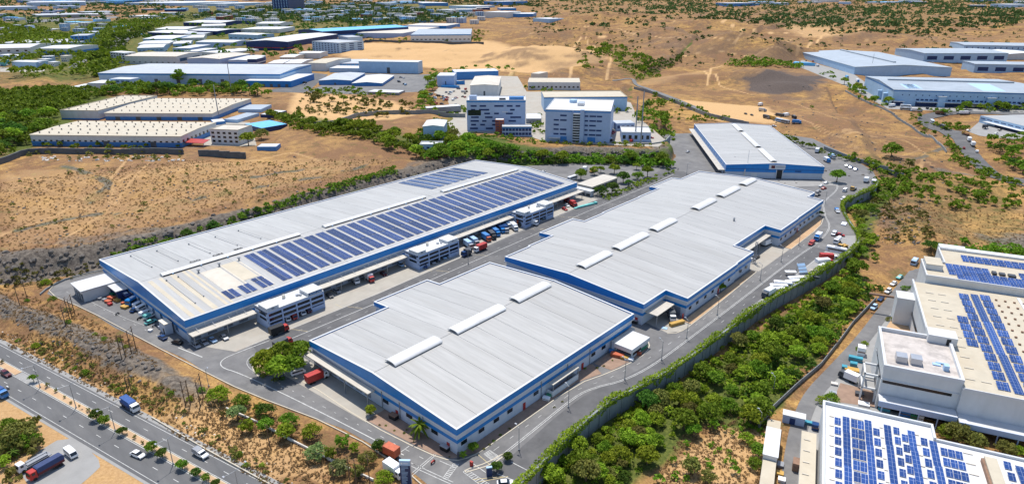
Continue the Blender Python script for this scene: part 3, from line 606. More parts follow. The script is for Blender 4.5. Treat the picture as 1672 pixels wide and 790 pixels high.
def warehouse(name, label, group, secs, xm, zr, sl, zb, pitch, rot=None, gap=.11, mroof='roof_metal', bands=True):
    "secs: (y0, y1, xl, xr) along y; ridge at xm, height zr, slope sl; zb is the underside of the blue fascia"
    root = empty(name, (0, 0, 0), 0, label, 'warehouse', group)
    zf = lambda x: zr - sl*abs(x-xm)
    out = []
    for y0, y1, xl, xr in secs: out += [(xr, y0), (xr, y1)]
    if secs[-1][2] < xm: out += [(xm, secs[-1][1])]
    for y0, y1, xl, xr in reversed(secs): out += [(xl, y1), (xl, y0)]
    out += [(xm, secs[0][0])]
    cl = []
    for p in out:
        if not cl or hypot(p[0]-cl[-1][0], p[1]-cl[-1][1]) > .05: cl.append(p)
    out = [p for i, p in enumerate(cl) if p[0] == xm or abs((p[0]-cl[i-1][0])*(cl[(i+1) % len(cl)][1]-p[1]) - (p[1]-cl[i-1][1])*(cl[(i+1) % len(cl)][0]-p[0])) > 1e-6]
    zt = [zf(p[0])+.28 for p in out]
    mb = MB(); ring(mb, out, -.25, 0, -.3, [z-.6 for z in zt]); part('wall', mb, 'wall_grey', root)
    mb = MB(); ring(mb, out, .02, .5, zb, zt); part('fascia', mb, 'blue', root)
    mb = MB(); ring(mb, out, -.05, .56, [z+.002 for z in zt], [z+.10 for z in zt]); part('coping', mb, 'trim_white', root)
    mb = MB(); ring(mb, out, .01, .72, zb-.42, zb-.03); part('ledge', mb, 'trim_white', root)
    if bands:
        mb = MB(); ring(mb, out, .005, .09, zb-3.3, zb-2.2); part('blue_band', mb, 'blue', root)
    roof = MB()
    for y0, y1, xl, xr in secs:
        for a, b in ((xl, xm), (xm, xr)): roof.slab((a, y0, zf(a)-.14), (b, y0, zf(b)-.14), (b, y1, zf(b)-.14), (a, y1, zf(a)-.14), .25)
    ro = part('roof', roof, 'roof_grey', root)
    for y0, y1, xl, xr in secs:
        n = max(1, round((y1-y0)/pitch)); st = (y1-y0)/n
        for k in range(n):
            for a, b in ((xl, xm), (xm, xr)):
                a2 = a + (.1 if a == xm else 0); b2 = b - (.1 if b == xm else 0); u = y0+k*st+gap/2; v = y0+(k+1)*st-gap/2
                mb = MB(); mb.slab((a2, u, zf(a2)), (b2, u, zf(b2)), (b2, v, zf(b2)), (a2, v, zf(a2)), .12); part('roof_panel', mb, mroof, ro)
        # raised white seam caps
    return root, ro, zf, out
def vents(root, xm, zr, spans, wd=3.4):
    for a, b in spans: part('ridge_vent', curved_vent(b-a, wd, 1.35), 'roof_white', root, loc=(xm, a, zr-.35))
def wallpiece(name, me_key, w_, h_, m, root, p, n, t=.10):
    "flat unit on a wall: p = centre of its foot, n = outward axis ('x','-x','y','-y')"
    me = shared((me_key, w_, h_, t, m), lambda: MB().box(-w_/2, w_/2, -t, .16 if False else 0.03, 0, h_).mesh(name, m))
    rz = {'-y': 0, 'x': pi/2, 'y': pi, '-x': -pi/2}[n]
    # the unit's outward side is -y before turning
    return piece(name, me, root, p, rz)
def window(root, p, n, w_=2.2, h_=1.2, m='glass', frame=True):
    o = wallpiece('window', 'win', w_, h_, m, root, p, n, .07)
    return o
def dock_doors(root, x, ys, n, w_=3.0, h_=3.6, m='wall_dock'):
    for y in ys: wallpiece('dock_door', 'dock', w_, h_, m, root, (x, y, 0.9), n, .08)
def canopy(root, x0, x1, y0, y1, z, t=.45, posts=(), m='canopy', name='canopy'):
    o = part(name, MB().box(x0, x1, y0, y1, z, z+t), m, root)
    for px_, py_ in posts: part('post', MB().box(px_-.13, px_+.13, py_-.13, py_+.13, 0, z), 'steel', root)
    return o

# --- right front warehouse with the white roof (three humped vents)
B, Bro, Bz, _ = warehouse('warehouse', 'white roofed warehouse nearest the gate with three humped ridge vents', 'white roofed warehouses with blue fascias',
    [(0, 33, -70.8, 0), (33, 59, -79, 0), (59, 88.3, -71.5, 0)], -36.5, 11.0, .062, 7.2, 8.8)
vents(B, -36.5, 11.0, [(6.5, 26.3), (33.2, 57.6), (64.6, 84)], 4.6)
for y in (2.5, 9.4, 15.6, 21.5, 33.6, 64.2, 70.4, 77, 83): window(B, (.1, y, 2.5), 'x')
for x in (-31.2, -20.2, -9.2): window(B, (x, -.1, 2.6), '-y', 2.6)
for p_, n_ in (((-26, -.1, 0), '-y'), ((-3.6, -.1, 0), '-y'), ((.1, 28, 0), 'x'), ((.1, 58, 0), 'x')): wallpiece('door', 'door', 1.1, 2.5, 'red', B, p_, n_, .07)
dock_doors(B, 0, [], 'x')
for x in np.arange(-68, -36, 4.6): wallpiece('dock_door', 'dock', 3.0, 3.4, 'wall_dock', B, (float(x), -.1, .9), '-y', .08)
canopy(B, -72.4, -35.4, -3.4, -.75, 5.3, .35, [(x, -3.1) for x in (-72, -60, -48, -36)])
canopy(B, .75, 2.6, 38.9, 52.6, 4.2, .25, [(2.4, 39.2), (2.4, 52.3)]); part('loading_pit', MB().box(.15, 2.6, 38.6, 38.9, 0, 2.0).box(2.3, 2.6, 38.9, 52, 0, 2.0).box(.15, 2.6, 52, 52.3, 0, 2.0), 'wall_white', B)
for y in (36, 49.5, 62): part('downpipe', MB().box(.1, .25, y, y+.15, 0, 6.3), 'steel', B)
for x in (-24.5, -14, -33): part('downpipe', MB().box(x, x+.15, -.25, -.1, 0, 6.3), 'steel', B)

# --- long right rear warehouse (six vents)
Cw, Cro, Cz, _ = warehouse('warehouse', 'long white roofed warehouse behind the entrance warehouse, six humped ridge vents and notched sides', 'white roofed warehouses with blue fascias',
    [(98, 114.6, -70.6, -1.2), (114.6, 132.6, -71.5, 8.2), (132.6, 159, -79.5, 8.2), (159, 176.7, -72.3, 7.8), (176.7, 213.4, -73, -1.4), (213.4, 236, -73.5, 6.6), (236, 262.5, -79.5, 6.3), (262.5, 276, -73.5, 6.2), (276, 286.5, -73.5, -2)], -36.6, 11.0, .062, 7.2, 8.8)
vents(Cw, -36.6, 11.0, [(106.5, 127), (133, 158), (165, 185), (207.5, 229), (237, 259.5), (267, 283)], 4.6)
for y in (118, 124, 131, 137.5, 147, 153, 165, 171): window(Cw, (8.3, y, 2.4), 'x', 1.7)
for y in (216, 222, 229, 235, 243, 249, 256, 262, 269): window(Cw, (6.75, y, 2.4), 'x', 1.7)
for p_, n_ in (((-3.6, 97.9, 0), '-y'), ((8.3, 112.3, 0), 'x'), ((8.3, 143, 0), 'x'), ((6.75, 239, 0), 'x')): wallpiece('door', 'door', 1.1, 2.6, 'red', Cw, p_, n_, .07)
canopy(Cw, -1.9, 4.2, 99.6, 112.6, 4.9, .3, [(3.9, 100), (3.9, 112.2)]); canopy(Cw, -.7, 2.9, 185.6, 212.6, 4.9, .35, [(2.7, y) for y in (186, 199, 212)])
dock_doors(Cw, -1.3, (180, 187, 193, 199, 205, 210), 'x', 3.2, 3.4); wallpiece('dock_door', 'dock', 4, 3.6, 'wall_dock', Cw, (4, 114.5, 0), '-y', .08)
part('roof_cowl', MB().tube((-15, 208, 9.6), (-15, 208, 10.9), .45, .45, 8).tube((-15, 208, 10.9), (-15, 208, 11.4), .7, .2, 8), 'grey', Cw)
# --- solar warehouse on the left
A, Aro, Az, _ = warehouse('warehouse', 'longest warehouse on the left with rows of blue solar panels across its roof', 'white roofed warehouses with blue fascias',
    [(-22, 212.5, -203, -117.3)], -157.8, 11.8, .068, 6.6, 11.7)
def low_vent(y0, y1):
    o = part('ridge_vent', MB().side([(-1.5, 0), (1.5, 0), (1.5, .75), (.5, 1.25), (-.5, 1.25), (-1.5, .75)], 0, y1-y0), 'roof_white', A, loc=(-157.8, y0, 11.55))
    part('vent_louvre', MB().box(1.52, 1.62, .2, y1-y0-.2, .15, .7), 'grey_dark', o)
    k = y0+4
    while k < y1-2: part('cowl', MB().tube((1.1, k-y0, .4), (2.1, k-y0, .5), .35, .3), 'blue_pale', o); k += 11.5
for a, b in ((-13.7, 48.8), (62, 126.6), (139.5, 204)): low_vent(a, b)
def solar_strip(x0, x1, y0, wd, m='solar', parent=Aro, zf=None, name='solar_panel'):
    zf = zf or Az; L = abs(x1-x0); tilt = atan2(zf(x1)-zf(x0), x1-x0)
    me = shared((name, round(L, 2), wd, m), lambda: MB().box(0, L, 0, wd, .12, .2).mesh(name, m))
    o = piece(name, me, parent, (x0, y0, zf(x0)), 0); o.rotation_euler = (0, -tilt, 0); return o
y = 19.0; k = 0
while y < 202:
    for dy in (0, 2.32):
        solar_strip(-153.2, -135.3, y+dy, 2.05); solar_strip(-134.8, -121.2, y+dy, 2.05)
    y += 5.9
y = 141.2
while y < 184:
    for dy in (0, 2.32): solar_strip(-198.8, -168, y+dy, 2.05, zf=Az)
    y += 6.1
for y, x0 in ((-3.2, -128.8), (-.7, -128.8), (3.4, -128.8), (5.9, -128.8), (10.2, -128), (12.8, -128)): solar_strip(x0, -121.2, y, 2.05)
for y in (10.2, 12.8): solar_strip(-131, -128.5, y, 2.05)
part('bare_panel', MB().slab((-150, -1.6, Az(-150)+.06), (-127, -1.6, Az(-127)+.06), (-127, 6.4, Az(-127)+.06), (-150, 6.4, Az(-150)+.06), .05), 'roof_tan', Aro)
part('bare_panel', MB().slab((-151, 7.2, Az(-151)+.06), (-132, 7.2, Az(-132)+.06), (-132, 14, Az(-132)+.06), (-151, 14, Az(-151)+.06), .05), 'roof_cream', Aro)
for yy in (14.6, 7.0): part('walkway', MB().slab((-151.5, yy, Az(-151.5)+.1), (-121, yy, Az(-121)+.1), (-121, yy+.7, Az(-121)+.1), (-151.5, yy+.7, Az(-151.5)+.1), .06), 'roof_tan', Aro)
for yy, x0, x1 in ((-14, -152, -127), (-9.4, -152, -130), (23.5, -190, -168), (11, -190, -168), (-2, -193, -170), (35, -190, -168), (-12, -196, -172)):
    part('roof_cable', MB().tube((x0, yy, Az(x0)+.12), (x1, yy, Az(x1)+.12), .06, n=4).cbox((x0, yy, Az(x0)), (.5, .5, .6)).cbox((x1, yy, Az(x1)), (.4, .4, .5)), 'grey', Aro)
for px_, py_ in ((-150.6, -1.8), (-150.8, 7), (-150.5, 15.5)): part('roof_cowl', MB().tube((px_, py_, Az(px_)), (px_, py_, Az(px_)+1.1), .35, n=8).cbox((px_, py_, Az(px_)+1.1), (1.0, 1.0, .35)), 'grey', Aro)
for yy, wd_ in ((-19.6, 1.6), (-15.6, 1.4), (-11.2, 2.0), (-6.4, 1.2), (-4.2, 1.0)): part('roof_sheet', MB().slab((-156, yy, Az(-156)+.03), (-118.2, yy, Az(-118.2)+.03), (-118.2, yy+wd_, Az(-118.2)+.03), (-156, yy+wd_, Az(-156)+.03), .03), 'roof_cream', Aro)
def text_obj(name, body, size, m, parent, loc, rot, ext=.01):
    cu = bpy.data.curves.new(name, 'FONT'); cu.body = body; cu.size = size; cu.extrude = ext; cu.offset = .05; cu.align_x = 'CENTER'; cu.align_y = 'CENTER'; cu.resolution_u = 2
    t = bpy.data.objects.new(name, cu); COL.objects.link(t); dg = bpy.context.evaluated_depsgraph_get(); me = bpy.data.meshes.new_from_object(t.evaluated_get(dg)); bpy.data.objects.remove(t)
    me.materials.clear(); me.materials.append(M[m]); o = part(name, me, m, parent); o.location = loc; o.rotation_euler = rot; return o
sa = atan2(.068, 1)
for s_, (ax, ay) in (("CIO", (-163.5, 2.5)), ("CIN", (-163.2, 12.2)), ("EES", (-163.0, 21.5))):
    text_obj('roof_lettering', s_, 2.7, 'letter', Aro, (ax, ay, Az(ax)+.15), (-sa, 0, pi/2))
# dock side: canopies between three office blocks
for y0, y1 in ((-22.6, 2.0), (26.9, 75.8), (101.6, 149.6), (174.8, 213.2)):
    canopy(A, -116.55, -111.6, y0, y1, 4.5, .35, [(-112, y) for y in np.arange(y0+.5, y1, 12.2)])
    ks = [y for y in np.arange(y0+3, y1-1, 6.1)]
    for y in ks: wallpiece('dock_door', 'dock', 3.4, 3.4, 'wall_dock', A, (-117.2, float(y), .6), 'x', .08); part('bracket', MB().tube((-116.8, y, 6.1), (-113, y, 4.85), .07, n=4), 'trim_white', A)
for y in np.arange(-16, 212, 12.2): part('downpipe', MB().box(-116.7, -116.5, y, y+.2, 4.8, 6.2), 'trim_white', A)
for x in (-196, -189.5, -176, -169, -162.5, -155, -148.5, -141, -134, -127): wallpiece('window', 'win', 2.0, 2.2, 'glass_blue', A, (x, -22.1, 1.6), '-y', .07)
wallpiece('door', 'door', 1.3, 2.8, 'red', A, (-171.5, -22.1, 0), '-y', .07)
def office_block(y0, y1, label):
    "three-storey dock office, stair heads at both ends"
    r = empty('dock_office', (-110, (y0+y1)/2, 0), 0, label, 'office block', 'three storey offices along the solar warehouse'); L = (y1-y0)/2; x0, x1 = -4.0, 5.4
    wl = MB(); zs = (2.7, 3.5, 4.6, 5.5); n = 4; st = 2*L/n; T = 6.6
    wl.box(x0, x1-.45, -L, L, 2.5, 6.7)                      # core of the upper floors
    wl.box(x0, x1, -L, L, 6.7, 7.0).box(x0, x1, -L, L, 5.05-.1, 5.5).box(x0, x1, -L, L, 2.9, 3.6) if False else wl.box(x0, x1, -L, L, 6.2, 7.1).box(x1-.45, x1, -L, L, 4.3, 5.0).box(x1-.45, x1, -L, L, 2.45, 3.0)
    for k in range(n+1): yy = min(max(-L+k*st, -L+.25), L-.25); wl.box(x1-.45, x1+.12, yy-.25, yy+.25, 0, 7.1)
    wl.box(x0, x1-.45, -L, -L+.3, 0, 2.5).box(x0, x1-.45, L-.3, L, 0, 2.5).box(x1-.45, x1, -L+.25, -L+st, 0, 1.5).box(x1-.45, x1, L-st, L-.25, 0, 1.9)
    part('wall', wl, 'wall_office', r)
    rf = part('roof', MB().box(x0, x1-.3, -L+.2, L-.2, 7.0, 7.16).box(x1-.3, x1+.05, -L, L, 7.1, 7.45).box(x0, x1-.3, -L, -L+.2, 7.1, 7.45).box(x0, x1-.3, L-.2, L, 7.1, 7.45), 'roof_white', r)
    for k in range(n):
        for z, hh in ((3.0, 1.3), (5.0, 1.2)):
            part('window', MB().box(x1-.44, x1-.25, -L+k*st+.3, -L+(k+1)*st-.3, z+.02, z+hh-.02), 'glass', r)
    for z in (3.1, 5.1): part('window', MB().box(x1-6.2, x1-1.2, -L-.06, -L+.02, z, z+1), 'glass', r)
    for a, b in ((-L+.3, -L+5.2), (L-6.6, L-.3)):
        sh_ = part('stair_head', MB().box(x0+2.6, x1-.5, a, b, 7.16, 8.4), 'wall_white', r); part('slab', MB().box(x0+2.4, x1-.3, a-.15, b+.15, 8.4, 8.55), 'roof_white', sh_)
        part('hatch', MB().box(x1-.5, x1-.42, (a+b)/2-.5, (a+b)/2+.5, 7.5, 8.2), 'grey', sh_)
    part('water_tank', MB().tube((x0+3, -1.5, 7.16), (x0+3, -1.5, 8.5), .65, .65, 10).tube((x0+3, -1.5, 8.5), (x0+3, -1.5, 8.8), .65, .2, 10), 'wall_cream', r)
    part('condenser', MB().box(x0+4.6, x0+5.6, 2.6, 3.5, 7.16, 7.9), 'silver', r); part('condenser', MB().box(x0+5.5, x0+6.3, L-8.6, L-7.8, 7.16, 7.9), 'silver', r)
    return r
ob = office_block(2.3, 26.7, 'three storey dock office with a dark blue sign, nearest along the solar warehouse')
L_ = 12.2
part('sign_board', MB().box(5.0, 5.08, 5.9, 11.7, 7.2, 8.5), 'sign_panel', ob)
for k in range(9): part('sign_letter', MB().box(5.08, 5.1, 6.3+k*.58 + (.2 if k > 4 else 0), 6.3+k*.58+.36 + (.2 if k > 4 else 0), 7.6, 8.1), 'blue_pale', ob)
office_block(76, 101.5, 'three storey dock office midway along the solar warehouse, beside the red truck')
office_block(150, 174.6, 'three storey dock office at the far end of the solar warehouse, beside a white truck')

# --- far blue warehouse across the lane, turned
D = empty('warehouse', (-17.2, 351.5, 0), atan2(-36.3, -50.5), 'white roofed warehouse beyond the ring road with a white sign over its dark doorway', 'warehouse', 'white roofed warehouses with blue fascias')
# local x runs along the front (sign) wall from its right end, local y outward from the front
def dz(x): return 10.2 - .05*abs(x-31)
DW, DL = 62.5, 139.0
outl = [(0, 0), (0, -DL), (31, -DL), (DW, -DL), (DW, 0), (31, 0)][::-1]
outl = [(0, -DL), (31, -DL), (DW, -DL), (DW, 0), (31, 0), (0, 0)]
zt = [dz(p[0])+.25 for p in outl]
part('wall', ring(MB(), outl, -.25, 0, -.3, [z-.5 for z in zt]), 'wall_grey', D); part('fascia', ring(MB(), outl, .02, .4, 4.2, zt), 'blue', D); part('coping', ring(MB(), outl, -.05, .46, [z+.002 for z in zt], [z+.1 for z in zt]), 'trim_white', D)
part('shadow_line', ring(MB(), outl, .05, .44, 6.1, 6.35), 'navy', D)
r_ = MB()
for a, b in ((0, 31), (31, DW)): r_.slab((a, -DL, dz(a)-.14), (b, -DL, dz(b)-.14), (b, 0, dz(b)-.14), (a, 0, dz(a)-.14), .2)
Dro = part('roof', r_, 'steel', D)
for k in range(14):
    u, v = -DL*(k+1)/14+.08, -DL*k/14-.08
    for a, b in ((.05, 30.9), (31.1, DW-.05)): part('roof_panel', MB().slab((a, u, dz(a)), (b, u, dz(b)), (b, v, dz(b)), (a, v, dz(a)), .12), 'roof_metal', Dro)
for a, b in ((-131, -104), (-96, -47), (-40, -4)): part('ridge_vent', curved_vent(b-a, 3.6, 1.3), 'roof_white', D, loc=(31, a, 9.9))
part('canopy', MB().box(DW+.42, DW+4.6, -DL, -2, 4.4, 4.7), 'canopy', D)
for k in range(16):
    yy = -6 - k*8.4; wallp = piece('dock_door', shared(('ddk',), lambda: MB().box(-.05, .12, -1.7, 1.7, .8, 4.1).mesh('dock_door', 'wall_dock')), D, (DW, yy, 0)); part('bracket', MB().tube((DW+.4, yy+3, 6.6), (DW+3.5, yy+3, 4.7), .08, n=4), 'trim_white', D)
    piece('window', shared(('dwn',), lambda: MB().box(.4, .46, -.7, .7, 7.0, 7.9).mesh('window', 'blue_pale')), D, (DW, yy+3, 0))
part('doorway', MB().box(26, 29.6, -.05, .46, 0, 6.0), 'black', D); part('door_frame', MB().box(25.6, 26, 0, .55, 0, 6.2).box(29.6, 30, 0, .55, 0, 6.2), 'trim_white', D)
sb = part('sign_board', MB().box(24.6, 35, .42, .6, 6.5, 9.6), 'trim_white', D); part('sign_emblem', MB().box(31.2, 33.6, .6, .64, 7.1, 9.0), 'maroon', sb)
for k in range(9): part('sign_letter', MB().box(25.2+k*.62, 25.62+k*.62, .6, .64, 7.7, 8.4), 'grey', sb)
part('roller_door', MB().box(42, 46, 0, .2, 0, 3.6), 'wall_white', D); part('downpipe', MB().box(50, 50.6, .1, .5, 0, 6), 'wall_cream', D); part('window', MB().box(14, 18, .0, .47, 5.0, 5.7), 'navy', D)
thing('guard_booth', MB().box(-1.6, 1.6, -1.2, 1.2, 0, 2.6).box(-2.1, 2.1, -1.7, 1.7, 2.6, 2.85), 'wall_white', 'small white guard booth in front of the far blue warehouse', 'booth', loc=(*g2(1311, 291), 0.05), rz=.6)

# --- small buildings of the campus
def shed(name, label, x0, x1, y0, y1, h, mw='wall_white', mr='roof_white', openside=None, cat='shed', group=None, over=.4, th=.3, posts=True):
    r = empty(name, ((x0+x1)/2, (y0+y1)/2, .04), 0, label, cat, group); a, b = (x1-x0)/2, (y1-y0)/2
    wl = MB()
    if openside != '-y': wl.box(-a, a, -b, -b+.2, 0, h)
    else:
        wl.box(-a, a, -b, -b+.2, h-1.2, h)
    if openside != 'x': wl.box(a-.2, a, -b+.2, b-.2, 0, h)
    else: wl.box(a-.2, a, -b+.2, b-.2, h-.9, h)
    wl.box(-a, -a+.2, -b+.2, b-.2, 0, h).box(-a, a, b-.2, b, 0, h); part('wall', wl, mw, r); part('roof', MB().box(-a-over, a+over, -b-over, b+over, h, h+th), mr, r); part('floor', MB().box(-a+.2, a-.2, -b+.2, b-.2, 0, .1), 'concrete_grey', r)
    if openside == '-y' and posts:
        for k in range(1, 4): part('post', MB().box(-a+k*a/2-.12, -a+k*a/2+.12, -b, -b+.2, 0, h-1.2), 'wall_white', r)
    if openside == 'x' and posts: part('post', MB().box(a-.2, a, -.12, .12, 0, h-.9), 'wall_white', r)
    return r
shed('annex_shed', 'white roofed open shed at the corner of the solar warehouse beside the rock cut', -194.8, -183.0, -36.4, -22.0, 4.8, openside='-y')
shed('annex_shed', 'small white roofed lean-to between the open shed and the solar warehouse', -182.3, -173.6, -26.6, -22.6, 4.2, mw='navy', openside='-y', posts=False)
cb = shed('cabin', 'tall grey cabin standing by the end wall of the solar warehouse', -134.4, -129.2, -25.4, -22.8, 4.2, mw='wall_grey', mr='wall_cream', over=.1); part('door', MB().box(.3, 1.5, -1.36, -1.28, 0, 2.3), 'black', cb)
kb = shed('kiosk', 'white flat roofed kiosk with dark front at the roundabout between the two warehouses', 2.4, 8.9, 74.4, 85.4, 3.6, mw='wall_white', openside='-y', posts=False)
part('fascia', MB().box(-3.6, 3.6, -5.92, -5.85, 2.3, 3.6).box(3.62, 3.7, -5.9, 5.9, 2.5, 3.6), 'wall_white', kb); part('counter', MB().box(-3, 3, -5.2, -4.6, .1, 1.1), 'grey', kb); part('screen', MB().box(3.3, 3.4, 1, 5.4, .2, 1.4), 'green', kb); part('window', MB().box(3.28, 3.36, -4.5, .8, 1, 2.4), 'glass', kb)
shed('link_canopy', 'long cream roofed strip between kiosk and warehouse wall', -.2+.8, 2.0, 74.6, 87.6, 3.7, mw='wall_grey', mr='canopy', over=.05)
shed('parking_shed', 'cream roofed parking shed among trees at the far end of the solar warehouse', -126, -115, 226.5, 255, 3.6, mw='wall_cream', mr='canopy', openside='x')
shed('parking_shed', 'narrow white canopy shed at the end wall of the solar warehouse', -124.5, -110.5, 218.4, 222, 3.4, mw='wall_white', mr='trim_white', openside='-y')
# ------------------------------------------------------------------ buildings beyond the campus
def hpx_to_m(p, x, y, hp):
    "metres that span hp photo pixels above ground point p"
    lo, hi = 0., 300.
    for _ in range(40):
        m_ = (lo+hi)/2; v = np.array([p[0], p[1], p[2]+m_]) - CAM; yy = H0/2 - FOC*(v@_u)/(v@_f)
        if yy > y-hp: lo = m_
        else: hi = m_
    return lo
def fbld(label, x0, y0, x1, y1, hp, dx, dy, wall='wall_white', roof='roof_white', ridge='w', band=None, win=None, doors=0, side=None, vents_=None, name='factory', cat='building', group=None, rise=.06, zz=None, par=False, maxd=2.5, D=None, hm=None, lines=0, over=.5):
    a = g(x0, y0, zz) if zz is not None else P(x0, y0); b = g(x1, y1, zz) if zz is not None else P(x1, y1)
    if zz is None: b = g(x1, y1, a[2]) if abs(b[2]-a[2]) > 3 else b
    ux, uy = b[0]-a[0], b[1]-a[1]; Wd = hypot(ux, uy); ux, uy = ux/Wd, uy/Wd
    h = hm or hpx_to_m(a, x0, y0, hp)
    if D is None:
        q = g(x0+dx, y0-hp+dy, min(a[2]+h, 112)); D = (q[0]-a[0])*-uy + (q[1]-a[1])*ux; D = min(max(D, .25*Wd, 6), maxd*Wd)
    r = empty(name, (a[0], a[1], a[2]), atan2(uy, ux), label, cat, group)
    ov = over if Wd > 15 else .25; rz_ = rise*(D if ridge == 'w' else Wd)/2
    wl = MB(); 
    if ridge == 'd':
        wl.add([(0, 0, -2), (Wd, 0, -2), (Wd, 0, h), (Wd/2, 0, h+rz_), (0, 0, h)], [(0, 1, 2, 3, 4)]).add([(0, D, -2), (Wd, D, -2), (Wd, D, h), (Wd/2, D, h+rz_), (0, D, h)], [(4, 3, 2, 1, 0)])
        wl.quad((Wd, 0, -2), (Wd, D, -2), (Wd, D, h), (Wd, 0, h)).quad((0, D, -2), (0, 0, -2), (0, 0, h), (0, D, h))
    elif ridge == 'w':
        wl.quad((0, 0, -2), (Wd, 0, -2), (Wd, 0, h), (0, 0, h)).quad((Wd, D, -2), (0, D, -2), (0, D, h), (Wd, D, h))
        wl.add([(Wd, 0, -2), (Wd, D, -2), (Wd, D, h), (Wd, D/2, h+rz_), (Wd, 0, h)], [(0, 1, 2, 3, 4)]).add([(0, 0, -2), (0, D, -2), (0, D, h), (0, D/2, h+rz_), (0, 0, h)], [(4, 3, 2, 1, 0)])
    else: wl.box(0, Wd, 0, D, -2, h)
    part('wall', wl, wall, r)
    rf = MB(); t = .3
    def zc(z): return z+.32
    if ridge == 'd':
        for xa, xb, za, zb_ in ((-ov, Wd/2, h-rz_*ov/Wd*2, h+rz_), (Wd/2, Wd+ov, h+rz_, h-rz_*ov/Wd*2)): rf.slab((xa, -ov, zc(za)), (xb, -ov, zc(zb_)), (xb, D+ov, zc(zb_)), (xa, D+ov, zc(za)), t)
    elif ridge == 'w':
        for ya, yb, za, zb_ in ((-ov, D/2, h-rz_*ov/D*2, h+rz_), (D/2, D+ov, h+rz_, h-rz_*ov/D*2)): rf.slab((-ov, ya, zc(za)), (Wd+ov, ya, zc(za)), (Wd+ov, yb, zc(zb_)), (-ov, yb, zc(zb_)), t)
    else:
        rf.box(.3, Wd-.3, .3, D-.3, h+.005, h+.12)
        if par:
            for bx in ((0, Wd, 0, .3), (0, Wd, D-.3, D), (0, .3, .3, D-.3), (Wd-.3, Wd, .3, D-.3)): rf.box(*bx, h+.002, h+.75)
    ro = part('roof', rf, roof, r)
    def zr(x, y):
        if ridge == 'd': return zc(h + rz_*(1-abs(x-Wd/2)/(Wd/2)))
        if ridge == 'w': return zc(h + rz_*(1-abs(y-D/2)/(D/2)))
        return h+.12
    if lines and ridge == 'w':                      # monitor along the ridge
        part('ridge_vent', MB().box(Wd*.06, Wd*.94, D*.5-1.5, D*.5+1.5, h+rz_+.1, h+rz_+1.7), roof, ro)
    if lines and ridge == 'd': part('ridge_vent', MB().box(Wd*.5-2, Wd*.5+2, D*.12, D*.97, h+rz_+.1, h+rz_+1.9), roof, ro)
    if band:
        bm_, z0, z1 = band; part('colour_band', MB().box(-.06, Wd+.06, -.08, -.005, h*z0, h*z1).box(Wd+.005, Wd+.08, -.005, D+.06, h*z0, h*z1).box(-.08, -.005, -.005, D+.06, h*z0, h*z1), bm_, r)
    if win:
        rows, cols, fw, fh, m_, zlo, zhi = win; st = Wd/cols; rh = h*(zhi-zlo)/rows
        me = MB().box(-st*fw/2, st*fw/2, -.10, .01, 0, rh*fh).mesh('window', m_)
        for i in range(rows):
            for j in range(cols): piece('window', me, r, (st*(j+.5), 0, h*zlo + rh*i + rh*(1-fh)/2))
    if side:
        rows, cols, fw, fh, m_, zlo, zhi = side; st = D/cols; rh = h*(zhi-zlo)/rows
        me = MB().box(-.01, .10, -st*fw/2, st*fw/2, 0, rh*fh).mesh('window', m_)
        for i in range(rows):
            for j in range(cols): piece('window', me, r, (Wd, st*(j+.5), h*zlo + rh*i + rh*(1-fh)/2))
    if doors:
        me = MB().box(-min(2.2, Wd*.03), min(2.2, Wd*.03), -.12, .01, 0, h*.5).mesh('dock_door', 'wall_dark')
        for k in range(doors): piece('dock_door', me, r, (Wd*(k+.6)/(doors+.2), 0, 0))
    if vents_:
        nr, nc = vents_; me = shared(('rv',), lambda: MB().tube((0, 0, 0), (0, 0, .7), .35, n=6).tube((0, 0, .7), (0, 0, 1.1), .75, .3, n=6).mesh('roof_vent', 'grey_dark'))
        for i in range(nr):
            for j in range(nc): xx, yy = Wd*(j+.5+.25*(i % 2))/(nc+.3), D*(i+.5)/nr; piece('roof_vent', me, ro, (xx, yy, zr(xx, yy)-.05))
    return r, Wd, D, h
W6 = lambda rows, cols, m='glass_blue', fw=.55, fh=.45, lo=.08, hi=.95: (rows, cols, fw, fh, m, lo, hi)

# north-west works with cream roofs
r, a_, b_, c_ = fbld('long cream roofed factory with blue lower wall, behind the dark boundary wall', 53.5, 238, 298, 241, 17.5, 51, -22.5, 'wall_white', 'roof_cream', 'w', ('blue_mid', 0, .42), W6(1, 26, 'glass', .4, .16, .10, .9), 3, W6(1, 9, 'glass', .4, .3), vents_=(5, 15), zz=9, rise=.03)
fbld('wide cream roofed factory hall next to the low grey sheds, second row of the works', 173, 196, 348, 197, 11, 50, -24, 'wall_white', 'roof_cream', 'w', ('blue_mid', 0, .5), None, 5, vents_=(5, 13), zz=9, rise=.03)
fbld('taller cream roofed factory hall beside the wood, left end of the works', 101, 195, 163, 196, 14, 75, -25, 'wall_white', 'roof_cream', None, ('blue_mid', 0, .15), vents_=(7, 4), par=True, zz=9)
fbld('white three storey office with a grid of dark windows beside the cream factory', 346, 235, 392, 237, 23, 8, -8.5, 'wall_white', 'roof_tan', None, None, W6(3, 5, 'glass', .5, .5), name='office', cat='office', par=True, zz=9)
fbld('grey flat shed right of the cream factory hall', 366, 200, 388, 201, 5, 26, -15, 'blue_pale', 'roof_slate', None, zz=9)
fbld('grey flat shed behind the bright blue roof', 389, 184, 426.5, 184, 5, 9, -8, 'blue_pale', 'roof_slate', None, zz=9)
fbld('bright blue roofed shed at the edge of the works', 400, 210, 428, 217, 7, 17, -12, 'navy', 'roof_blue', None, zz=9)
fbld('small cobalt blue hut in front of the bushy tree by the works', 420, 246, 452, 246.5, 6, 4, -5, 'blue_mid', 'roof_white', None, None, name='hut', cat='hut')
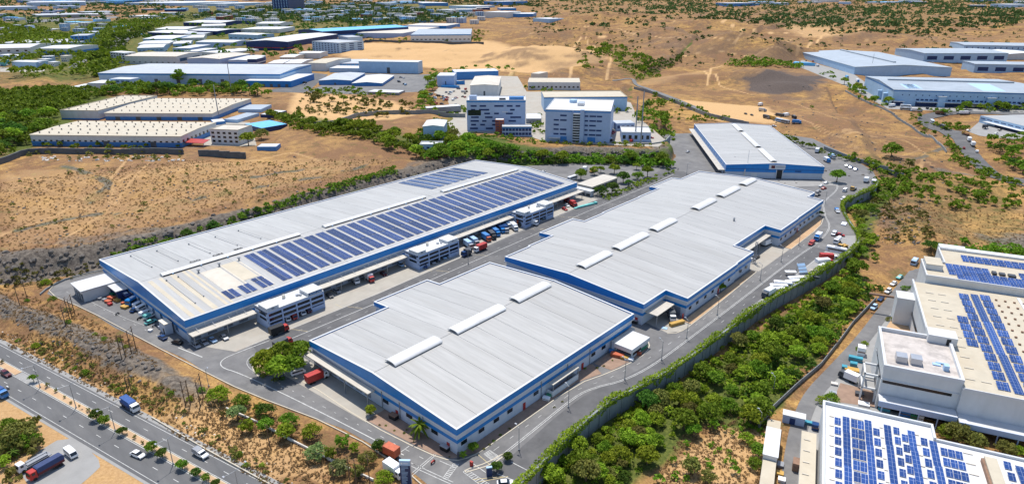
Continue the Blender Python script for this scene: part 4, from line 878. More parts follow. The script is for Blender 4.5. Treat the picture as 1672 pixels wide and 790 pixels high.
fbld('little white roofed shed at the right edge of the works', 425.5, 192, 445, 193, 5, 5, -8, 'navy', 'roof_white', None, zz=9)
fbld('white canopy roofed link beside the three storey office', 349, 205, 369, 203, 5, 3, -5, 'blue_mid', 'roof_white', None, zz=9)
# big blue warehouse and its annexes
fbld('very long blue walled warehouse with a plain grey roof behind the row of trees', 164, 137, 459, 139, 17, 56, -15.5, 'blue_pale', 'roof_grey', 'w', ('blue', .86, 1.0), None, 8, zz=9, rise=.04, name='warehouse')
fbld('blue loading canopy attached to the right end of the long blue warehouse', 399, 142, 476, 143, 10, 19, -12, 'blue', 'roof_white', None, zz=9, doors=6)
fbld('blue block on the left part of the long blue warehouse', 182, 143, 215, 144, 14, 4, -3, 'blue_pale', 'roof_white', None, win=W6(2, 4), zz=9)
fbld('low white annex in front of the long blue warehouse', 145, 147, 172, 147, 11, 5, -5, 'wall_white', 'roof_white', None, zz=9)
fbld('smallest white annex left of the long blue warehouse', 117, 148, 137, 148, 6, 5, -5, 'wall_white', 'roof_white', None, win=W6(1, 4), zz=9)
# town of factories behind it
fbld('long white factory right behind the blue warehouse, beside the checkered office', 206, 105, 290, 106, 13, 12, -7, 'wall_white', 'roof_tan', 'w', None, W6(1, 9, 'glass', .3, .2, .05, .5), zz=9, side=W6(1, 2))
fbld('white office with a checker of dark windows on its corner', 183, 102, 206, 104, 17, 9, -2, 'wall_white', 'roof_white', None, None, W6(4, 5, 'glass', .6, .55), name='office', cat='office', side=W6(4, 3, 'glass'))
fbld('grey gabled workshop right of the little trees, behind the blue warehouse', 307, 106, 360, 107, 10, 16, -9, 'wall_office', 'roof_tan', 'd')
fbld('low blue and white workshop with a blue roller band behind the blue warehouse', 374, 107, 405, 107, 8, 18, -8, 'wall_office', 'roof_white', 'd', ('blue_mid', .3, .6))
fbld('navy striped workshop box left of the grey yard', 405, 107, 420, 107, 10, 12, -6, 'navy', 'roof_white', None, ('wall_white', .3, .45))
T = 'workshops of the hazy factory town'
for lab, x0, y0, x1, y1, hp, dx, dy, wl, rf in [
    ('white gabled workshop with a pale blue side, left row of the factory town', 225, 85, 268, 86, 6, 14, -6, 'blue_pale', 'roof_white'), ('white workshop beside the grey side passage of the factory town', 283, 86, 310, 87, 7, 26, -6, 'wall_office', 'roof_white'),
    ('slanting white roofed workshop above the grey gabled one', 300, 89, 322, 89, 5, 22, -8, 'wall_office', 'roof_white'), ('broad white workshop left of the bare orange plot', 329, 91, 360, 91, 6, 28, -8, 'wall_white', 'roof_white'),
    ('white long workshop with a pale wall, leftmost of its row', 226.5, 77, 277, 77, 5, 7, -5, 'wall_white', 'roof_white'), ('white workshop with a dark strip of windows under the eaves', 234, 69, 282, 70, 5, 9, -6, 'blue_pale', 'roof_white'),
    ('white workshop with small dark windows in mid town', 283, 76, 312, 76, 4, 12, -6, 'blue_pale', 'roof_white'), ('big pale shed with a plain white wall in mid town', 321, 80, 381, 81, 11, 7, -4, 'wall_office', 'roof_white'),
    ('flat white workshop behind the pale shed', 284, 67, 333, 67, 4, 12, -5, 'wall_white', 'roof_white'), ('grey sided low workshop in mid town', 301, 61, 333, 61, 5, 5, -3, 'grey', 'roof_grey'),
    ('long dark blue walled workshop with white roof, left', 242, 59, 299, 60, 6, 11, -5, 'navy', 'roof_white'), ('dark blue walled workshop with white roof, right of the former', 308, 58, 355, 58, 8, 8, -4, 'navy', 'roof_white'),
    ('dark blue workshop at the back of the factory town', 300, 43, 361, 44, 6, 7, -4, 'navy', 'roof_white'), ('thin white roofed shed before the back workshop', 330, 46, 369, 46, 3, 7, -3, 'wall_white', 'roof_white'),
    ('white roofed rows with pale walls, far left of the town', 254, 52, 306, 52, 4, 9, -4, 'wall_white', 'roof_white'), ('pale blue walled hall above the dark gabled one', 374, 65, 421, 65, 9, 3, -3, 'blue_pale', 'roof_white'),
    ('very long white roofed hall near the apartment blocks', 392, 53, 456, 53, 5, 22, -4, 'wall_white', 'roof_white'), ('white roofed hall behind the very long one', 418, 43, 456, 43, 4, 13, -3, 'wall_white', 'roof_white'),
    ('cream low hall on the bare orange plot', 457, 98, 481, 98, 4, 15, -5, 'wall_cream', 'roof_white'), ('white hall right of the grey roofed warehouse end', 466, 113, 492, 113, 9, 13, -8, 'wall_white', 'roof_white'),
    ('white hall next to the navy stripes', 438, 110, 462, 110, 6, 14, -7, 'wall_white', 'roof_white'), ('white hall with dark stripes below the apartment block', 489, 95, 523, 96, 8, 5, -3, 'wall_white', 'roof_white'), ('white cubic hall with red foot near the pale blue long factory', 504, 116, 533, 117, 13, 14, -9, 'wall_white', 'roof_cream')]:
    fbld(lab, x0, y0, x1, y1, hp, dx, dy, wl, rf, 'w' if abs(dx) < 20 else None, None, W6(1, 6, 'glass', .5, .25, .1, .6) if (x0*7+y0) % 3 < 1.5 else None, group=T, rise=.05)
fbld('dark blue gabled warehouse with brilliant white roof in the factory town', 403, 81, 471, 82, 13, 43, -14, 'navy', 'roof_white', 'd', ('red', .22, .3), name='warehouse', group=T)
fbld('dark blue warehouse with light blue roof, right of the white gabled one', 488, 60, 527, 63, 11, 38, -13, 'navy', 'roof_blue', 'd', ('blue_mid', .2, .45), name='warehouse', group=T)
fbld('blue grey apartment block with rows of windows beside the bare plot', 511, 85, 555, 87, 17, 9, -5, 'blue_pale', 'roof_grey', None, None, W6(5, 9, 'navy', .45, .5), name='apartment_block', cat='apartment block', par=True, side=W6(5, 3, 'navy'))
fbld('smaller blue grey apartment block behind the larger one', 553, 71, 569, 72, 12, 9, -3, 'blue_pale', 'roof_grey', None, None, W6(4, 5, 'navy', .45, .5), name='apartment_block', cat='apartment block', par=True)
fbld('tall dark blue residential tower rising on the skyline', 446, 20, 472, 20, 26, 4, -2, 'navy', 'roof_grey', None, None, W6(9, 6, 'blue_pale', .35, .5), name='tower_block', cat='tower block')
# blue sheds behind the gully
fbld('long pale blue factory wall on the edge of the sandy ground', 587, 119, 683, 121, 18.5, 6, -2.5, 'blue_pale', 'roof_white', 'w', None, None, 1, rise=.03)
fbld('low pale blue front with white roof left of the long pale blue factory', 538, 118.5, 586, 119, 7, 10, -4, 'blue_pale', 'roof_white', None)
fbld('glazed blue upper hall with grey roof, left of the long pale blue factory', 547, 112, 586, 112, 8, 15, -7, 'wall_office', 'roof_grey', None, None, W6(1, 6, 'roof_blue', .75, .7))
fbld('blue gabled shed with pale grey roof and a dark gateway', 521, 139, 574, 139, 7, 15, -12, 'blue_mid', 'roof_grey', 'd', doors=1)
fbld('wide shed with a white barrel front beside the blue gabled shed', 575, 141, 624, 141, 4.5, 25, -13, 'blue_mid', 'roof_white', 'd', rise=.08)
fbld('low white flat roofed shed above the bushes', 600, 155, 651, 156, 5, 6, -4, 'grey', 'roof_white', None)
fbld('cream warehouse with a planted front, left of the cobalt wall', 583, 61, 657, 62, 7, 8, -12.5, 'wall_office', 'roof_tan', None, zz=None, name='warehouse')
fbld('cobalt blue walled warehouse behind the cream one', 660, 50, 729, 50, 8, 2, -4, 'blue', 'roof_tan', None, name='warehouse')
fbld('white walled warehouse with grey roof and blue eaves on the sandy ground', 671, 68, 769, 69.5, 11, 7, -9, 'wall_white', 'roof_slate', None, ('blue', .84, 1.0), W6(1, 14, 'glass', .5, .3, .05, .5), name='warehouse')
for lab, x0, y0, x1, y1, hp, dx, dy, wl, rf in [
    ('blue fronted shed with shining white roof at the top edge of the hills', 790, 8.5, 820, 9, 6, 3, -3, 'blue_mid', 'roof_white'), ('second blue shed with shining white roof at the top edge', 822, 8.5, 850, 9, 6, 3, -3, 'blue_mid', 'roof_white'),
    ('teal shed at the top with white eaves', 691, 10.5, 732, 10.5, 5, 2, -2, 'blue_mid', 'roof_white'), ('pale blue hall right of the teal shed', 733, 14, 768, 15, 4, 2, -2, 'blue_pale', 'roof_white'), ('white hall in front of the pale blue one', 744, 21, 778, 21, 5, 2, -2, 'blue_pale', 'roof_white'),
    ('white block left of the excavated slope', 713, 24, 732, 24, 8, 3, -1, 'wall_white', 'roof_white'), ('navy flat shed near the top hills', 778, 17, 800, 17, 4, 2, -1, 'navy', 'roof_white'), ('cobalt low shed near the top hills', 818, 18, 843, 18, 4, 3, -1, 'blue', 'roof_white'),
    ('wide white shed with dark doors at the foot of the top hill', 790, 29, 826, 30, 9, 4, -2, 'wall_white', 'roof_white'), ('blue shed with wavy white roof right of the white one', 826, 28, 870, 28, 5, 2, -2, 'blue_mid', 'roof_white'), ('pale small factory at the hill foot', 870, 36, 897, 38, 6, 3, -2, 'blue_pale', 'roof_white'),
    ('tiny white factory on the skyline ridge', 1168, 10, 1190, 11, 5, 3, -2, 'blue_mid', 'roof_white'), ('tiny blue factory on the skyline ridge', 1199, 10, 1217, 10.5, 4, 2, -2, 'blue', 'roof_white'), ('tiny white shed at the right of the skyline ridge', 1256, 9, 1276, 9.5, 4, 2, -1, 'blue_pale', 'roof_white'),
    ('white long hall near the upper right corner', 1616, 13, 1650, 14, 6, 2, -2, 'blue_pale', 'roof_white'), ('navy hall left of the corner white hall', 1580, 13, 1610, 13, 4, 2, -2, 'navy', 'roof_grey'), ('pale hall cut by the right edge far off', 1654, 7, 1685, 7, 4, 2, -2, 'blue_pale', 'roof_white'), ('white shed row far left at the top', 44, 10.5, 140, 9.5, 6, 2, -3, 'blue_pale', 'roof_white'), ('pale shed row under the far white one', 0, 17, 62, 16, 5, 2, -3, 'blue_pale', 'roof_white'),
    ('bright blue row of halls along the top left', 150, 3.5, 215, 3.5, 5, 2, -2, 'blue', 'roof_blue'), ('grey long roofed depot above the dark lake of asphalt', 63, 29.5, 140, 27.5, 4, 4, -4, 'grey', 'roof_grey'), ('second grey depot right of the long one', 141, 24.5, 190, 22.5, 4, 4, -3, 'grey', 'roof_slate'), ('white thin hall on the top left fields', 205, 10, 300, 10, 5, 2, -3, 'blue_pale', 'roof_white'), ('small white hall right of the thin one', 322, 11, 368, 11, 5, 2, -2, 'blue_pale', 'roof_white'),
    ('big white works behind the left factory, broad roofs', 0, 74.5, 130, 75, 4, 20, -6, 'blue_pale', 'roof_white'), ('pale blue house row at the left edge', 0, 97.5, 29, 98, 8, 3, -2, 'blue_pale', 'roof_white'), ('teal roofed house at the left edge', 0, 108, 10, 108, 9, 2, -3, 'teal', 'roof_white')]:
    fbld(lab, x0, y0, x1, y1, hp, dx, dy, wl, rf, None, group='distant factories near the horizon', maxd=1.2)
fbld('left half of the white factory with sawtooth blue gable, at the left edge', -20, 89, 51, 89, 9, 12, -7, 'wall_white', 'roof_white', 'w', None, W6(1, 5, 'glass', .3, .3)); fbld('white factory with sea blue band and white colonnade at the left', 65, 92, 114, 93.5, 12.5, 8, -6, 'wall_white', 'roof_white', 'w', ('blue_mid', .25, .62), W6(1, 12, 'glass', .5, .7, .02, .3))
fbld('dark blue office block behind the left factory', 118, 73, 146, 72, 14, 5, -3, 'blue_mid', 'roof_grey', None, None, W6(3, 5, 'navy'), name='office', cat='office'); fbld('pale low factory among the trees at the left', 21, 110, 60, 111, 9, 4, -3, 'blue_pale', 'roof_white', 'w')
# office hill
zt8 = 8.0
r, Wd, D_, h_ = fbld('five storey blue grey office with scattered dark window strips, left of the grey tower block', 763, 214, 858, 214, 49, 5, -7, 'wall_office', 'roof_white', None, ('blue', .955, 1.0), name='office', cat='office', zz=zt8, par=True)
rnd = random.Random(11)
for row in range(7):
    z0 = h_*(.06 + row*.124); x = rnd.uniform(1, 4)
    while x < Wd-4:
        L_ = rnd.uniform(3.5, 9)
        if not (.56*Wd < x+L_/2 < .72*Wd) and x+L_ < Wd-1: part('window', MB().box(x, x+L_, -.12, .01, z0, z0+h_*.055), 'navy', r)
        x += L_ + rnd.uniform(2, 7)
part('window', MB().box(1, Wd*.24, -.16, .01, h_*.52, h_*.70), 'glass', r); part('sign_letter', MB().box(Wd*.60, Wd*.70, -.14, .01, h_*.62, h_*.65), 'trim_white', r); part('plant_room', MB().box(Wd*.72, Wd*.97, 4, 9, h_, h_+2.4), 'blue_mid', r); part('plant_room', MB().box(2, 8, 5, 9, h_, h_+3.4), 'wall_office', r); part('condenser', MB().box(Wd*.55, Wd*.66, 5, 7, h_+.1, h_+1.4), 'grey_dark', r)
fbld('two storey blue glass annex at the foot of the window strip office', 820, 223, 868, 223, 15, 2, -3, 'wall_office', 'roof_white', None, ('blue_mid', .86, 1.), W6(2, 9, 'navy', .8, .6), name='annex', cat='office', zz=zt8, par=True)
fbld('red brick stair tower between office and annex', 809, 219, 823, 219, 23, 2, -2, 'brick', 'roof_white', None, None, W6(5, 2, 'navy', .6, .3), name='stair_tower', cat='tower', zz=zt8)
r, Wd, D_, h_ = fbld('six storey pale grey office with an open spiral stair in the middle of its front', 890, 230, 995, 234, 50, -10, -19, 'wall_office', 'roof_white', None, ('blue', .965, 1.0), None, name='office', cat='office', zz=zt8, par=True)
for row in range(5):
    for xs, wds in ((.13, .08), (.23, .10), (.61, .05), (.68, .10), (.79, .08)):
        if rnd.random() < .88: part('window', MB().box(Wd*xs, Wd*(xs+wds), -.12, .01, h_*(.22+row*.15), h_*(.22+row*.15)+1.2), 'navy', r)
stc = part('stair_core', MB().box(Wd*.42, Wd*.43, -1.5, 0, 0, h_*1.02).box(Wd*.54, Wd*.60, -2.5, 0, 0, h_*1.06).box(Wd*.43, Wd*.54, -.1, -.02, 0, h_*.95), 'wall_office', r)
part('stairwell', MB().box(Wd*.43, Wd*.54, -.16, -.12, .3, h_*.93), 'glass', r)
for k in range(11): part('landing', MB().box(Wd*.432, Wd*.538, -1.9, -.17, h_*.07 + k*h_*.083, h_*.07 + k*h_*.083 + .7), 'wall_white', stc)
part('roller_door', MB().box(Wd*.24, Wd*.34, -.15, .01, 0, 4), 'blue_mid', r); part('roller_door', MB().box(Wd*.66, Wd*.78, -.15, .01, 0, 4), 'blue_mid', r); part('porch', MB().box(Wd*.07, Wd*.24, -4, 0, 3, 3.4), 'roof_white', r); part('water_tank', MB().tube((Wd*.35, D_*.7, h_), (Wd*.35, D_*.7, h_+2.4), 3.2, n=12), 'blue_pale', r); part('plant_room', MB().box(Wd*.45, Wd*.55, D_*.4, D_*.6, h_, h_+2.2), 'silver', r)
r, Wd, D_, h_ = fbld('long pale blue hall with cream ribbed roof behind the spiral stair office', 888, 182, 1023, 181, 22, -3, -10, 'blue_pale', 'roof_cream', None, ('blue', .93, 1.), name='hall', cat='building', zz=zt8, par=True)
fbld('cluster of low grey flat roofed houses beside the spiral stair office', 1014, 231, 1062, 232, 14, -4, -12, 'wall_office', 'roof_white', None, None, W6(1, 5, 'glass', .5, .5), name='low_block', cat='building', zz=zt8, par=True, maxd=1.0)
fbld('upper grey box of the low cluster with a roof garden', 1006, 214, 1036, 213, 12, -3, -5, 'wall_office', 'roof_grey', None, None, W6(1, 4, 'navy'), name='low_block', cat='building', zz=zt8, maxd=1.)
fbld('tall pale blue gabled house on the slope below the offices', 692, 232, 725, 232, 25, 4, -10, 'blue_pale', 'roof_white', 'd', ('wall_white', .62, .64), W6(1, 5, 'navy', .4, .3, .05, .5), name='gabled_house', cat='building', zz=zt8, rise=.12)
fbld('low blue walled box in front of the gabled house', 686, 253, 722, 253, 16, 3, -5, 'blue_pale', 'roof_white', None, None, W6(2, 4, 'navy', .5, .4), name='low_block', cat='building', zz=7, par=True)
fbld('cream barrel gabled hall behind the window strip office', 768, 158, 814, 158, 18, 3, -19, 'wall_white', 'roof_tan', 'd', None, None, 1, name='hall', zz=zt8, rise=.07)
fbld('grey hall with a dark gate left of the cream gabled hall', 714, 142, 742, 142, 18, 4, -5, 'wall_office', 'roof_white', None, doors=1, name='hall', zz=zt8)
fbld('long blue walled hall with white roof behind the yard', 742, 131, 814, 129, 13, 2, -4, 'blue_mid', 'roof_white', None, name='hall', zz=zt8)
fbld('white hall with a row of windows and a ribbed roof on the hill edge', 862, 147, 947, 147.5, 12.5, -1, -7, 'wall_white', 'roof_cream', None, None, W6(1, 12, 'glass', .45, .35, .1, .7), name='hall', zz=zt8)
fbld('white carport roof between the two big offices', 859, 202, 884, 202, 8, -1, -8, 'grey', 'roof_white', None, doors=2, name='carport', cat='carport', zz=zt8)
fbld('long low white shed on the retaining wall below the car yard', 697, 182, 753, 183, 5, 1, -3, 'grey', 'roof_white', None, name='shed', cat='shed'); fbld('grey cube between the car yard trees', 867, 130, 880, 131, 10, 1, -4, 'wall_cream', 'roof_tan', None, name='shed', cat='shed', zz=zt8)
# warehouses on the right hand hill
Rg = 'pale blue warehouses on the right hand hill'
r, Wd, D_, h_ = fbld('long grey blue warehouse nearest the dark hill, its gable end facing us', 1394, 122, 1552, 123, 12, -83, -25, 'blue_pale', 'roof_slate', 'd', ('blue_pale', 0, .1), name='warehouse', group=Rg, rise=.05, lines=1)
r, Wd, D_, h_ = fbld('largest pale blue warehouse on the right hill, rows of small windows and portal boxes', 1455, 172, 1705, 180, 25, -61, -22.5, 'blue_pale', 'roof_slate', 'w', ('blue_mid', .93, 1.0), None, name='warehouse', group=Rg, rise=.05, lines=1)
for k in range(26): part('window', MB().box(Wd*(.16+k*.03), Wd*(.16+k*.03)+2.9, -.12, .01, h_*.36, h_*.46), 'navy', r)
for k in range(20): part('window', MB().box(Wd*(.06+k*.045), Wd*(.06+k*.045)+.9, -.12, .01, h_*.66, h_*.73), 'navy', r)
for xa, xb in ((.0, .075), (.16, .30), (.335, .62), (.67, .85)): part('loading_bay', MB().box(Wd*xa, Wd*xb, -.15, .01, .1, h_*.28), 'navy', r); part('canopy', MB().box(Wd*xa, Wd*xb, -5, 0, h_*.28, h_*.31), 'roof_white', r)
for xa in (.30, .62, .93): part('portal', MB().box(Wd*xa, Wd*xa+7, -3.5, 0, 0, h_*.66), 'blue_pale', r); part('portal_cap', MB().box(Wd*xa-.5, Wd*xa+7.5, -4, .2, h_*.66, h_*.69), 'roof_white', r)
for k in range(3): part('skylight', MB().slab((Wd*(.1+k*.02), D_*.08, h_+.34+D_*.08*.05), (Wd*(.17+k*.02), D_*.08, h_+.34+D_*.08*.05), (Wd*(.17+k*.02), D_*.3, h_+.34+D_*.3*.05), (Wd*(.1+k*.02), D_*.3, h_+.34+D_*.3*.05), .02), 'blue_pale', r)
for ya, yb in ((.62, .66), (.80, .84)): part('stair_tower', MB().box(-4, 0, D_*(1-yb), D_*(1-ya), -1, h_*.62), 'blue_pale', r)
part('skylight', MB().slab((Wd*.6, D_*.05, h_+.34+D_*.05*.05), (Wd*.75, D_*.05, h_+.34+D_*.05*.05), (Wd*.75, D_*.42, h_+.34+D_*.42*.05), (Wd*.6, D_*.42, h_+.34+D_*.42*.05), .02), 'blue_pale', r)
fbld('pale blue warehouse with dark loading bays behind the largest one', 1507, 101, 1643, 102, 13.5, -26, -8, 'blue_pale', 'roof_slate', 'w', None, (1, 5, .6, .5, 'navy', 0, .9), name='warehouse', group=Rg, rise=.04)
fbld('pale blue warehouse with a white roof strip at the right edge', 1589, 119, 1705, 122, 14, -25, -5, 'blue_pale', 'roof_slate', 'w', None, (1, 4, .6, .5, 'navy', 0, .9), name='warehouse', group=Rg, rise=.03)
fbld('farthest pale warehouse with a wall of small square windows', 1573, 82, 1705, 83, 8, -19, -5, 'blue_pale', 'roof_slate', 'w', None, W6(1, 14, 'navy', .2, .3), name='warehouse', group=Rg, rise=.03)
fbld('white roofed warehouse end between two pale blue ones at the right edge', 1642, 98, 1705, 99, 9, -14, -6, 'wall_white', 'roof_white', 'd', None, name='warehouse', group=Rg)
r, Wd, D_, h_ = fbld('pale blue warehouse with a long white canopy above the curved hill road', 1598, 200, 1690, 228, 11, 40, -2, 'blue_pale', 'roof_metal', None, None, W6(1, 8, 'navy', .7, .2, .4, .95), name='warehouse', group=Rg, D=70)
part('canopy', MB().box(Wd*.15, Wd*.95, -5, 0, h_*.42, h_*.46), 'roof_white', r); part('loading_bay', MB().box(Wd*.3, Wd*.95, -.15, .01, 0, h_*.38), 'navy', r)
sr = random.Random(17); used = set()
for zx0, zx1, zy0, zy1, n, wh in [(0, 280, 13, 36, 16, 'in the flat suburb at the top left'), (0, 170, 2, 8, 12, 'on the top left skyline'), (170, 460, 1, 9, 14, 'on the skyline left of the dark tower'), (480, 700, 1.5, 9, 12, 'on the skyline right of the dark tower'), (1200, 1672, 1, 9, 13, 'on the skyline of the right plain'), (0, 200, 40, 62, 7, 'among trees of the left suburb'), (470, 780, 14, 40, 12, 'amid the houses of the distant town')]:
    for k in range(n):
        wl = sr.choice(['blue_pale', 'blue_mid', 'wall_white', 'navy']); rf = sr.choice(['roof_white', 'roof_white', 'roof_blue', 'roof_grey']); x0 = sr.uniform(zx0, zx1); y0 = sr.uniform(zy0, zy1); Lp = sr.uniform(14, 42); sz = 'long' if Lp > 28 else 'short'
        fbld(f'{sz} { {"blue_pale": "pale blue", "blue_mid": "blue", "wall_white": "white", "navy": "navy"}[wl]} factory with {rf[5:]} roof {wh}', x0, y0, x0+Lp, y0+sr.uniform(-.3, .3), sr.uniform(2.5, 4.5), sr.uniform(2, 8), -sr.uniform(1, 2.5), wl, rf, None, group='distant factories near the horizon', maxd=.8)
# little houses and huts of the distant town
def house(px, py, wpx, hpx, wl, rf, lab, rot):
    a = P(px, py); s = dist_of(a)/FOC; Wd, h = max(5, wpx*s), max(3, min(hpx*s*1.0, 16)); r = empty('house', (a[0], a[1], a[2]), rot, lab, 'house', 'houses of the distant town'); D = Wd*.8
    part('wall', MB().box(-Wd/2, Wd/2, -D/2, D/2, -1, h), wl, r); part('roof', MB().box(-Wd/2-.3, Wd/2+.3, -D/2-.3, D/2+.3, h, h+.35), rf, r)
    if h > 5:
        me = shared(('hw', round(Wd)), lambda: MB().box(-Wd*.07, Wd*.07, -.1, 0, 0, 1.4).mesh('window', 'navy'))
        for k in (-.3, 0, .3):
            for z in np.arange(1.2, h-1.5, 3.2): piece('window', me, r, (k*Wd, -D/2, z))
hr = random.Random(5); CN = {'wall_white': 'white', 'blue_pale': 'pale blue', 'wall_cream': 'cream', 'wall_office': 'grey blue', 'brick': 'brick red'}; RN = {'roof_white': 'white', 'roof_grey': 'grey', 'roof_tan': 'tan', 'roof_blue': 'blue'}
for zone, n, where in [((300, 12, 450, 40), 40, 'among trees left of the dark tower'), ((470, 6, 600, 38), 48, 'in the town right of the dark tower'), ((590, 6, 700, 38), 34, 'in the town above the cream warehouse'), ((700, 18, 790, 40), 14, 'at the foot of the top hill'), ((0, 28, 60, 64), 8, 'in the trees at the left edge'), ((60, 100, 130, 112), 5, 'by the left factory road'), ((100, 44, 170, 60), 8, 'along the old city road')]:
    for k in range(n):
        wl = hr.choices(list(CN), (5, 3, 2, 3, .6))[0]; rf = hr.choices(list(RN), (5, 2, 2, 1))[0]
        house(hr.uniform(zone[0], zone[2]), hr.uniform(zone[1], zone[3]), hr.uniform(7, 17), hr.uniform(5, 10), wl, rf, f'{CN[wl]} house with {RN[rf]} roof {where}', hr.uniform(.3, 1.1))

# ------------------------------------------------------------------ solar factories east of the valley (turned 17 degrees)
EA = radians(17.4); EO = (78.3, 109.7)
def EW(u, v): return (EO[0]+u*cos(EA)-v*sin(EA), EO[1]+u*sin(EA)+v*cos(EA))
def eroot(name, lab, cat='factory', u=0, v=0, z=-6): x, y = EW(u, v); return empty(name, (x, y, z), EA, lab, cat)
def parapet(mb, x0, x1, y0, y1, z0, z1, t=.3): return mb.box(x0, x1, y0, y0+t, z0, z1).box(x0, x1, y1-t, y1, z0, z1).box(x0, x0+t, y0+t, y1-t, z0, z1).box(x1-t, x1, y0+t, y1-t, z0, z1)
def epanel(parent, x, y, w_, d_, z, m='solar_bright'):
    me = shared(('ep', round(w_, 2), round(d_, 2), m), lambda: MB().slab((0, 0, .25), (w_, 0, .25), (w_, d_, .7), (0, d_, .7), .08).mesh('solar_panel', m)); return piece('solar_panel', me, parent, (x, y, z))
def rail(parent, x, y, L, z): return piece('roof_beam', shared(('rb', round(L, 1)), lambda: MB().box(0, L, -.16, .16, 0, .22).mesh('roof_beam', 'roof_tan')), parent, (x, y, z))
# factory with the open roof deck
f2 = eroot('factory', 'cream factory with an open stained roof deck in front and long rows of panels')
part('wall', MB().box(0, 21, 0, 27, -.5, 14.6).box(21.01, 62, -1.2, 80, -.5, 13.6).box(15.5, 21.01, 27.01, 80, -.5, 13.6), 'wall_white', f2)
part('parapet', parapet(MB(), -.25, 21.2, -.25, 27.2, 14.6, 16.0, .8), 'trim_white', f2); part('roof_deck', MB().box(.6, 20.4, .6, 26.4, 14.6, 14.75), 'roof_dirty', f2); part('window_strip', MB().box(.4, 19, -.12, .01, 9.6, 10.5).box(-.12, .01, 2, 22, 9.6, 10.2), 'glass', f2); part('band', MB().box(-.2, 21.2, -.3, -.005, 10.7, 11.0), 'trim_white', f2)
hr_ = part('roof', MB().box(21.3, 62, -.9, 79.7, 13.6, 13.8).box(15.8, 21.3, 27.5, 79.7, 13.6, 13.8), 'roof_cream', f2); part('parapet', MB().box(15.2, 15.8, 27.3, 80, 13.6, 14.7).box(21.3, 62, -1.5, -1.2, 13.3, 14.1), 'trim_white', f2)
part('stair_house', MB().box(14.2, 22.6, 24, 30, 14.75, 17.6), 'wall_white', f2); part('door', MB().box(19.6, 20.8, 23.9, 24, 14.8, 17), 'black', f2)
part('canopy', MB().box(0, 20.9, -4.6, -.32, 5.0, 5.5).box(21.2, 62, -6.2, -1.25, 4.6, 5.1), 'roof_white', f2); part('canopy_fascia', MB().box(-.1, 20.9, -4.8, -4.6, 3.7, 5.6).box(21.2, 62, -6.4, -6.2, 3.4, 5.2), 'wall_office', f2)
part('loading_bay', MB().box(.6, 61, -1.32 if False else -.14, -.01, .1, 3.9), 'glass', f2)
part('loading_bay', MB().box(21.5, 61, -1.36, -1.22, .1, 4.2), 'black', f2)
for k in range(12): part('post', MB().box(1+k*5, 1.3+k*5, (-4.6 if k < 4 else -6.2), (-4.3 if k < 4 else -5.9), 0, 4.2), 'wall_office', f2)
for x, y in ((3.5, 5.2), (7.6, 5.6)): part('roof_unit', MB().box(x, x+3.1, y, y+3.4, 14.75, 17.0), 'silver', f2)
part('debris', MB().box(14, 16.2, 8, 9.4, 14.75, 15.1).box(15, 18, 9.6, 10.2, 14.8, 15.2).box(16.6, 18, 5.6, 7.6, 14.75, 16.5), 'blue_pale', f2)
part('side_window', MB().box(15.35, 15.49, 32, 76, 5, 6.4).box(15.35, 15.49, 30, 50, .4, 4), 'glass', f2)
for row in range(12):
    for e in (0, 1.65):
        epanel(hr_, 30.3 + e, 68.6 - row*6.05, 1.55, 4.3, 13.8); epanel(hr_, 37.5 + e, 70.4 - row*6.05, 1.55, 4.3, 13.8)
        if row < 4: epanel(hr_, 26.6 + e, 46.6 - row*6.05, 1.55, 4.3, 13.8)
for k in range(3): epanel(hr_, 34.3, 1.5 + k*24.4, 2.5, 23.6, 13.8)
for row in range(10):
    for xx in (19.0, 23.2): rail(hr_, xx + (3.4 if row == 0 else 0), 5 + row*7.2, 2.6, 13.8)
for i in range(4):
    for row in range(14): piece('roof_vent', shared(('rv2',), lambda: MB().box(-.35, .35, -.35, .35, 0, .5).mesh('roof_vent', 'rust')), hr_, (42.6 + i*2.9, 5 + row*5.2, 13.8))
part('roof_walk', MB().box(50.2, 51.2, 2, 78, 13.8, 14.1), 'roof_white', hr_)
# upper solar factory
f3 = eroot('factory', 'upper factory at the right edge covered by a bright blue field of solar panels', v=0)
part('wall', MB().box(20, 66, 81, 99, -.5, 16.2).box(28.5, 66, 99.01, 117, -.5, 16.2), 'wall_white', f3); part('parapet', MB().box(19.8, 66.2, 80.6, 81.1, 16.2, 17.2).box(19.8, 20.3, 81.1, 99.2, 16.2, 17.2).box(20.3, 28.3, 98.7, 99.2, 16.2, 17.2).box(28.3, 28.8, 98.7, 117.2, 16.2, 17.2).box(28.8, 66.2, 116.7, 117.2, 16.2, 17.2), 'trim_white', f3); r3 = part('roof', MB().box(20.4, 65.6, 81.3, 98.6, 16.2, 16.35).box(28.9, 65.6, 98.61, 116.6, 16.2, 16.35), 'roof_cream', f3)
part('side_block', MB().box(20.5, 26.4, 89, 98, 16.35, 18.7), 'wall_white', f3); part('side_block_roof', MB().box(20.35, 26.5, 88.9, 98.1, 18.7, 18.9), 'roof_cream', f3); part('back_block', MB().box(29, 39, 117.3, 122, -.5, 17.4).box(39.3, 66, 117.4, 121.5, -.5, 16.8), 'wall_white', f3)
for i in range(15):
    for j in range(7):
        x, y = 28.6 + i*2.55, 82.0 + j*2.35
        if j > 3 and 5 < i < 10: continue
        if j < 2 and i < 1: continue
        epanel(r3, x, y, 2.4, 1.9, 16.35)
for i in range(12): 
    for j in range(3): epanel(r3, 36 + i*2.6, 104.6 + j*2.35, 2.4, 1.9, 16.35)
part('skylight_row', MB().box(44.5, 46, 93, 95.6, 16.4, 17.4).box(47, 49, 93.4, 95.6, 16.4, 17.2).box(50, 52.5, 93, 95.4, 16.4, 17.2), 'grey_dark', r3)
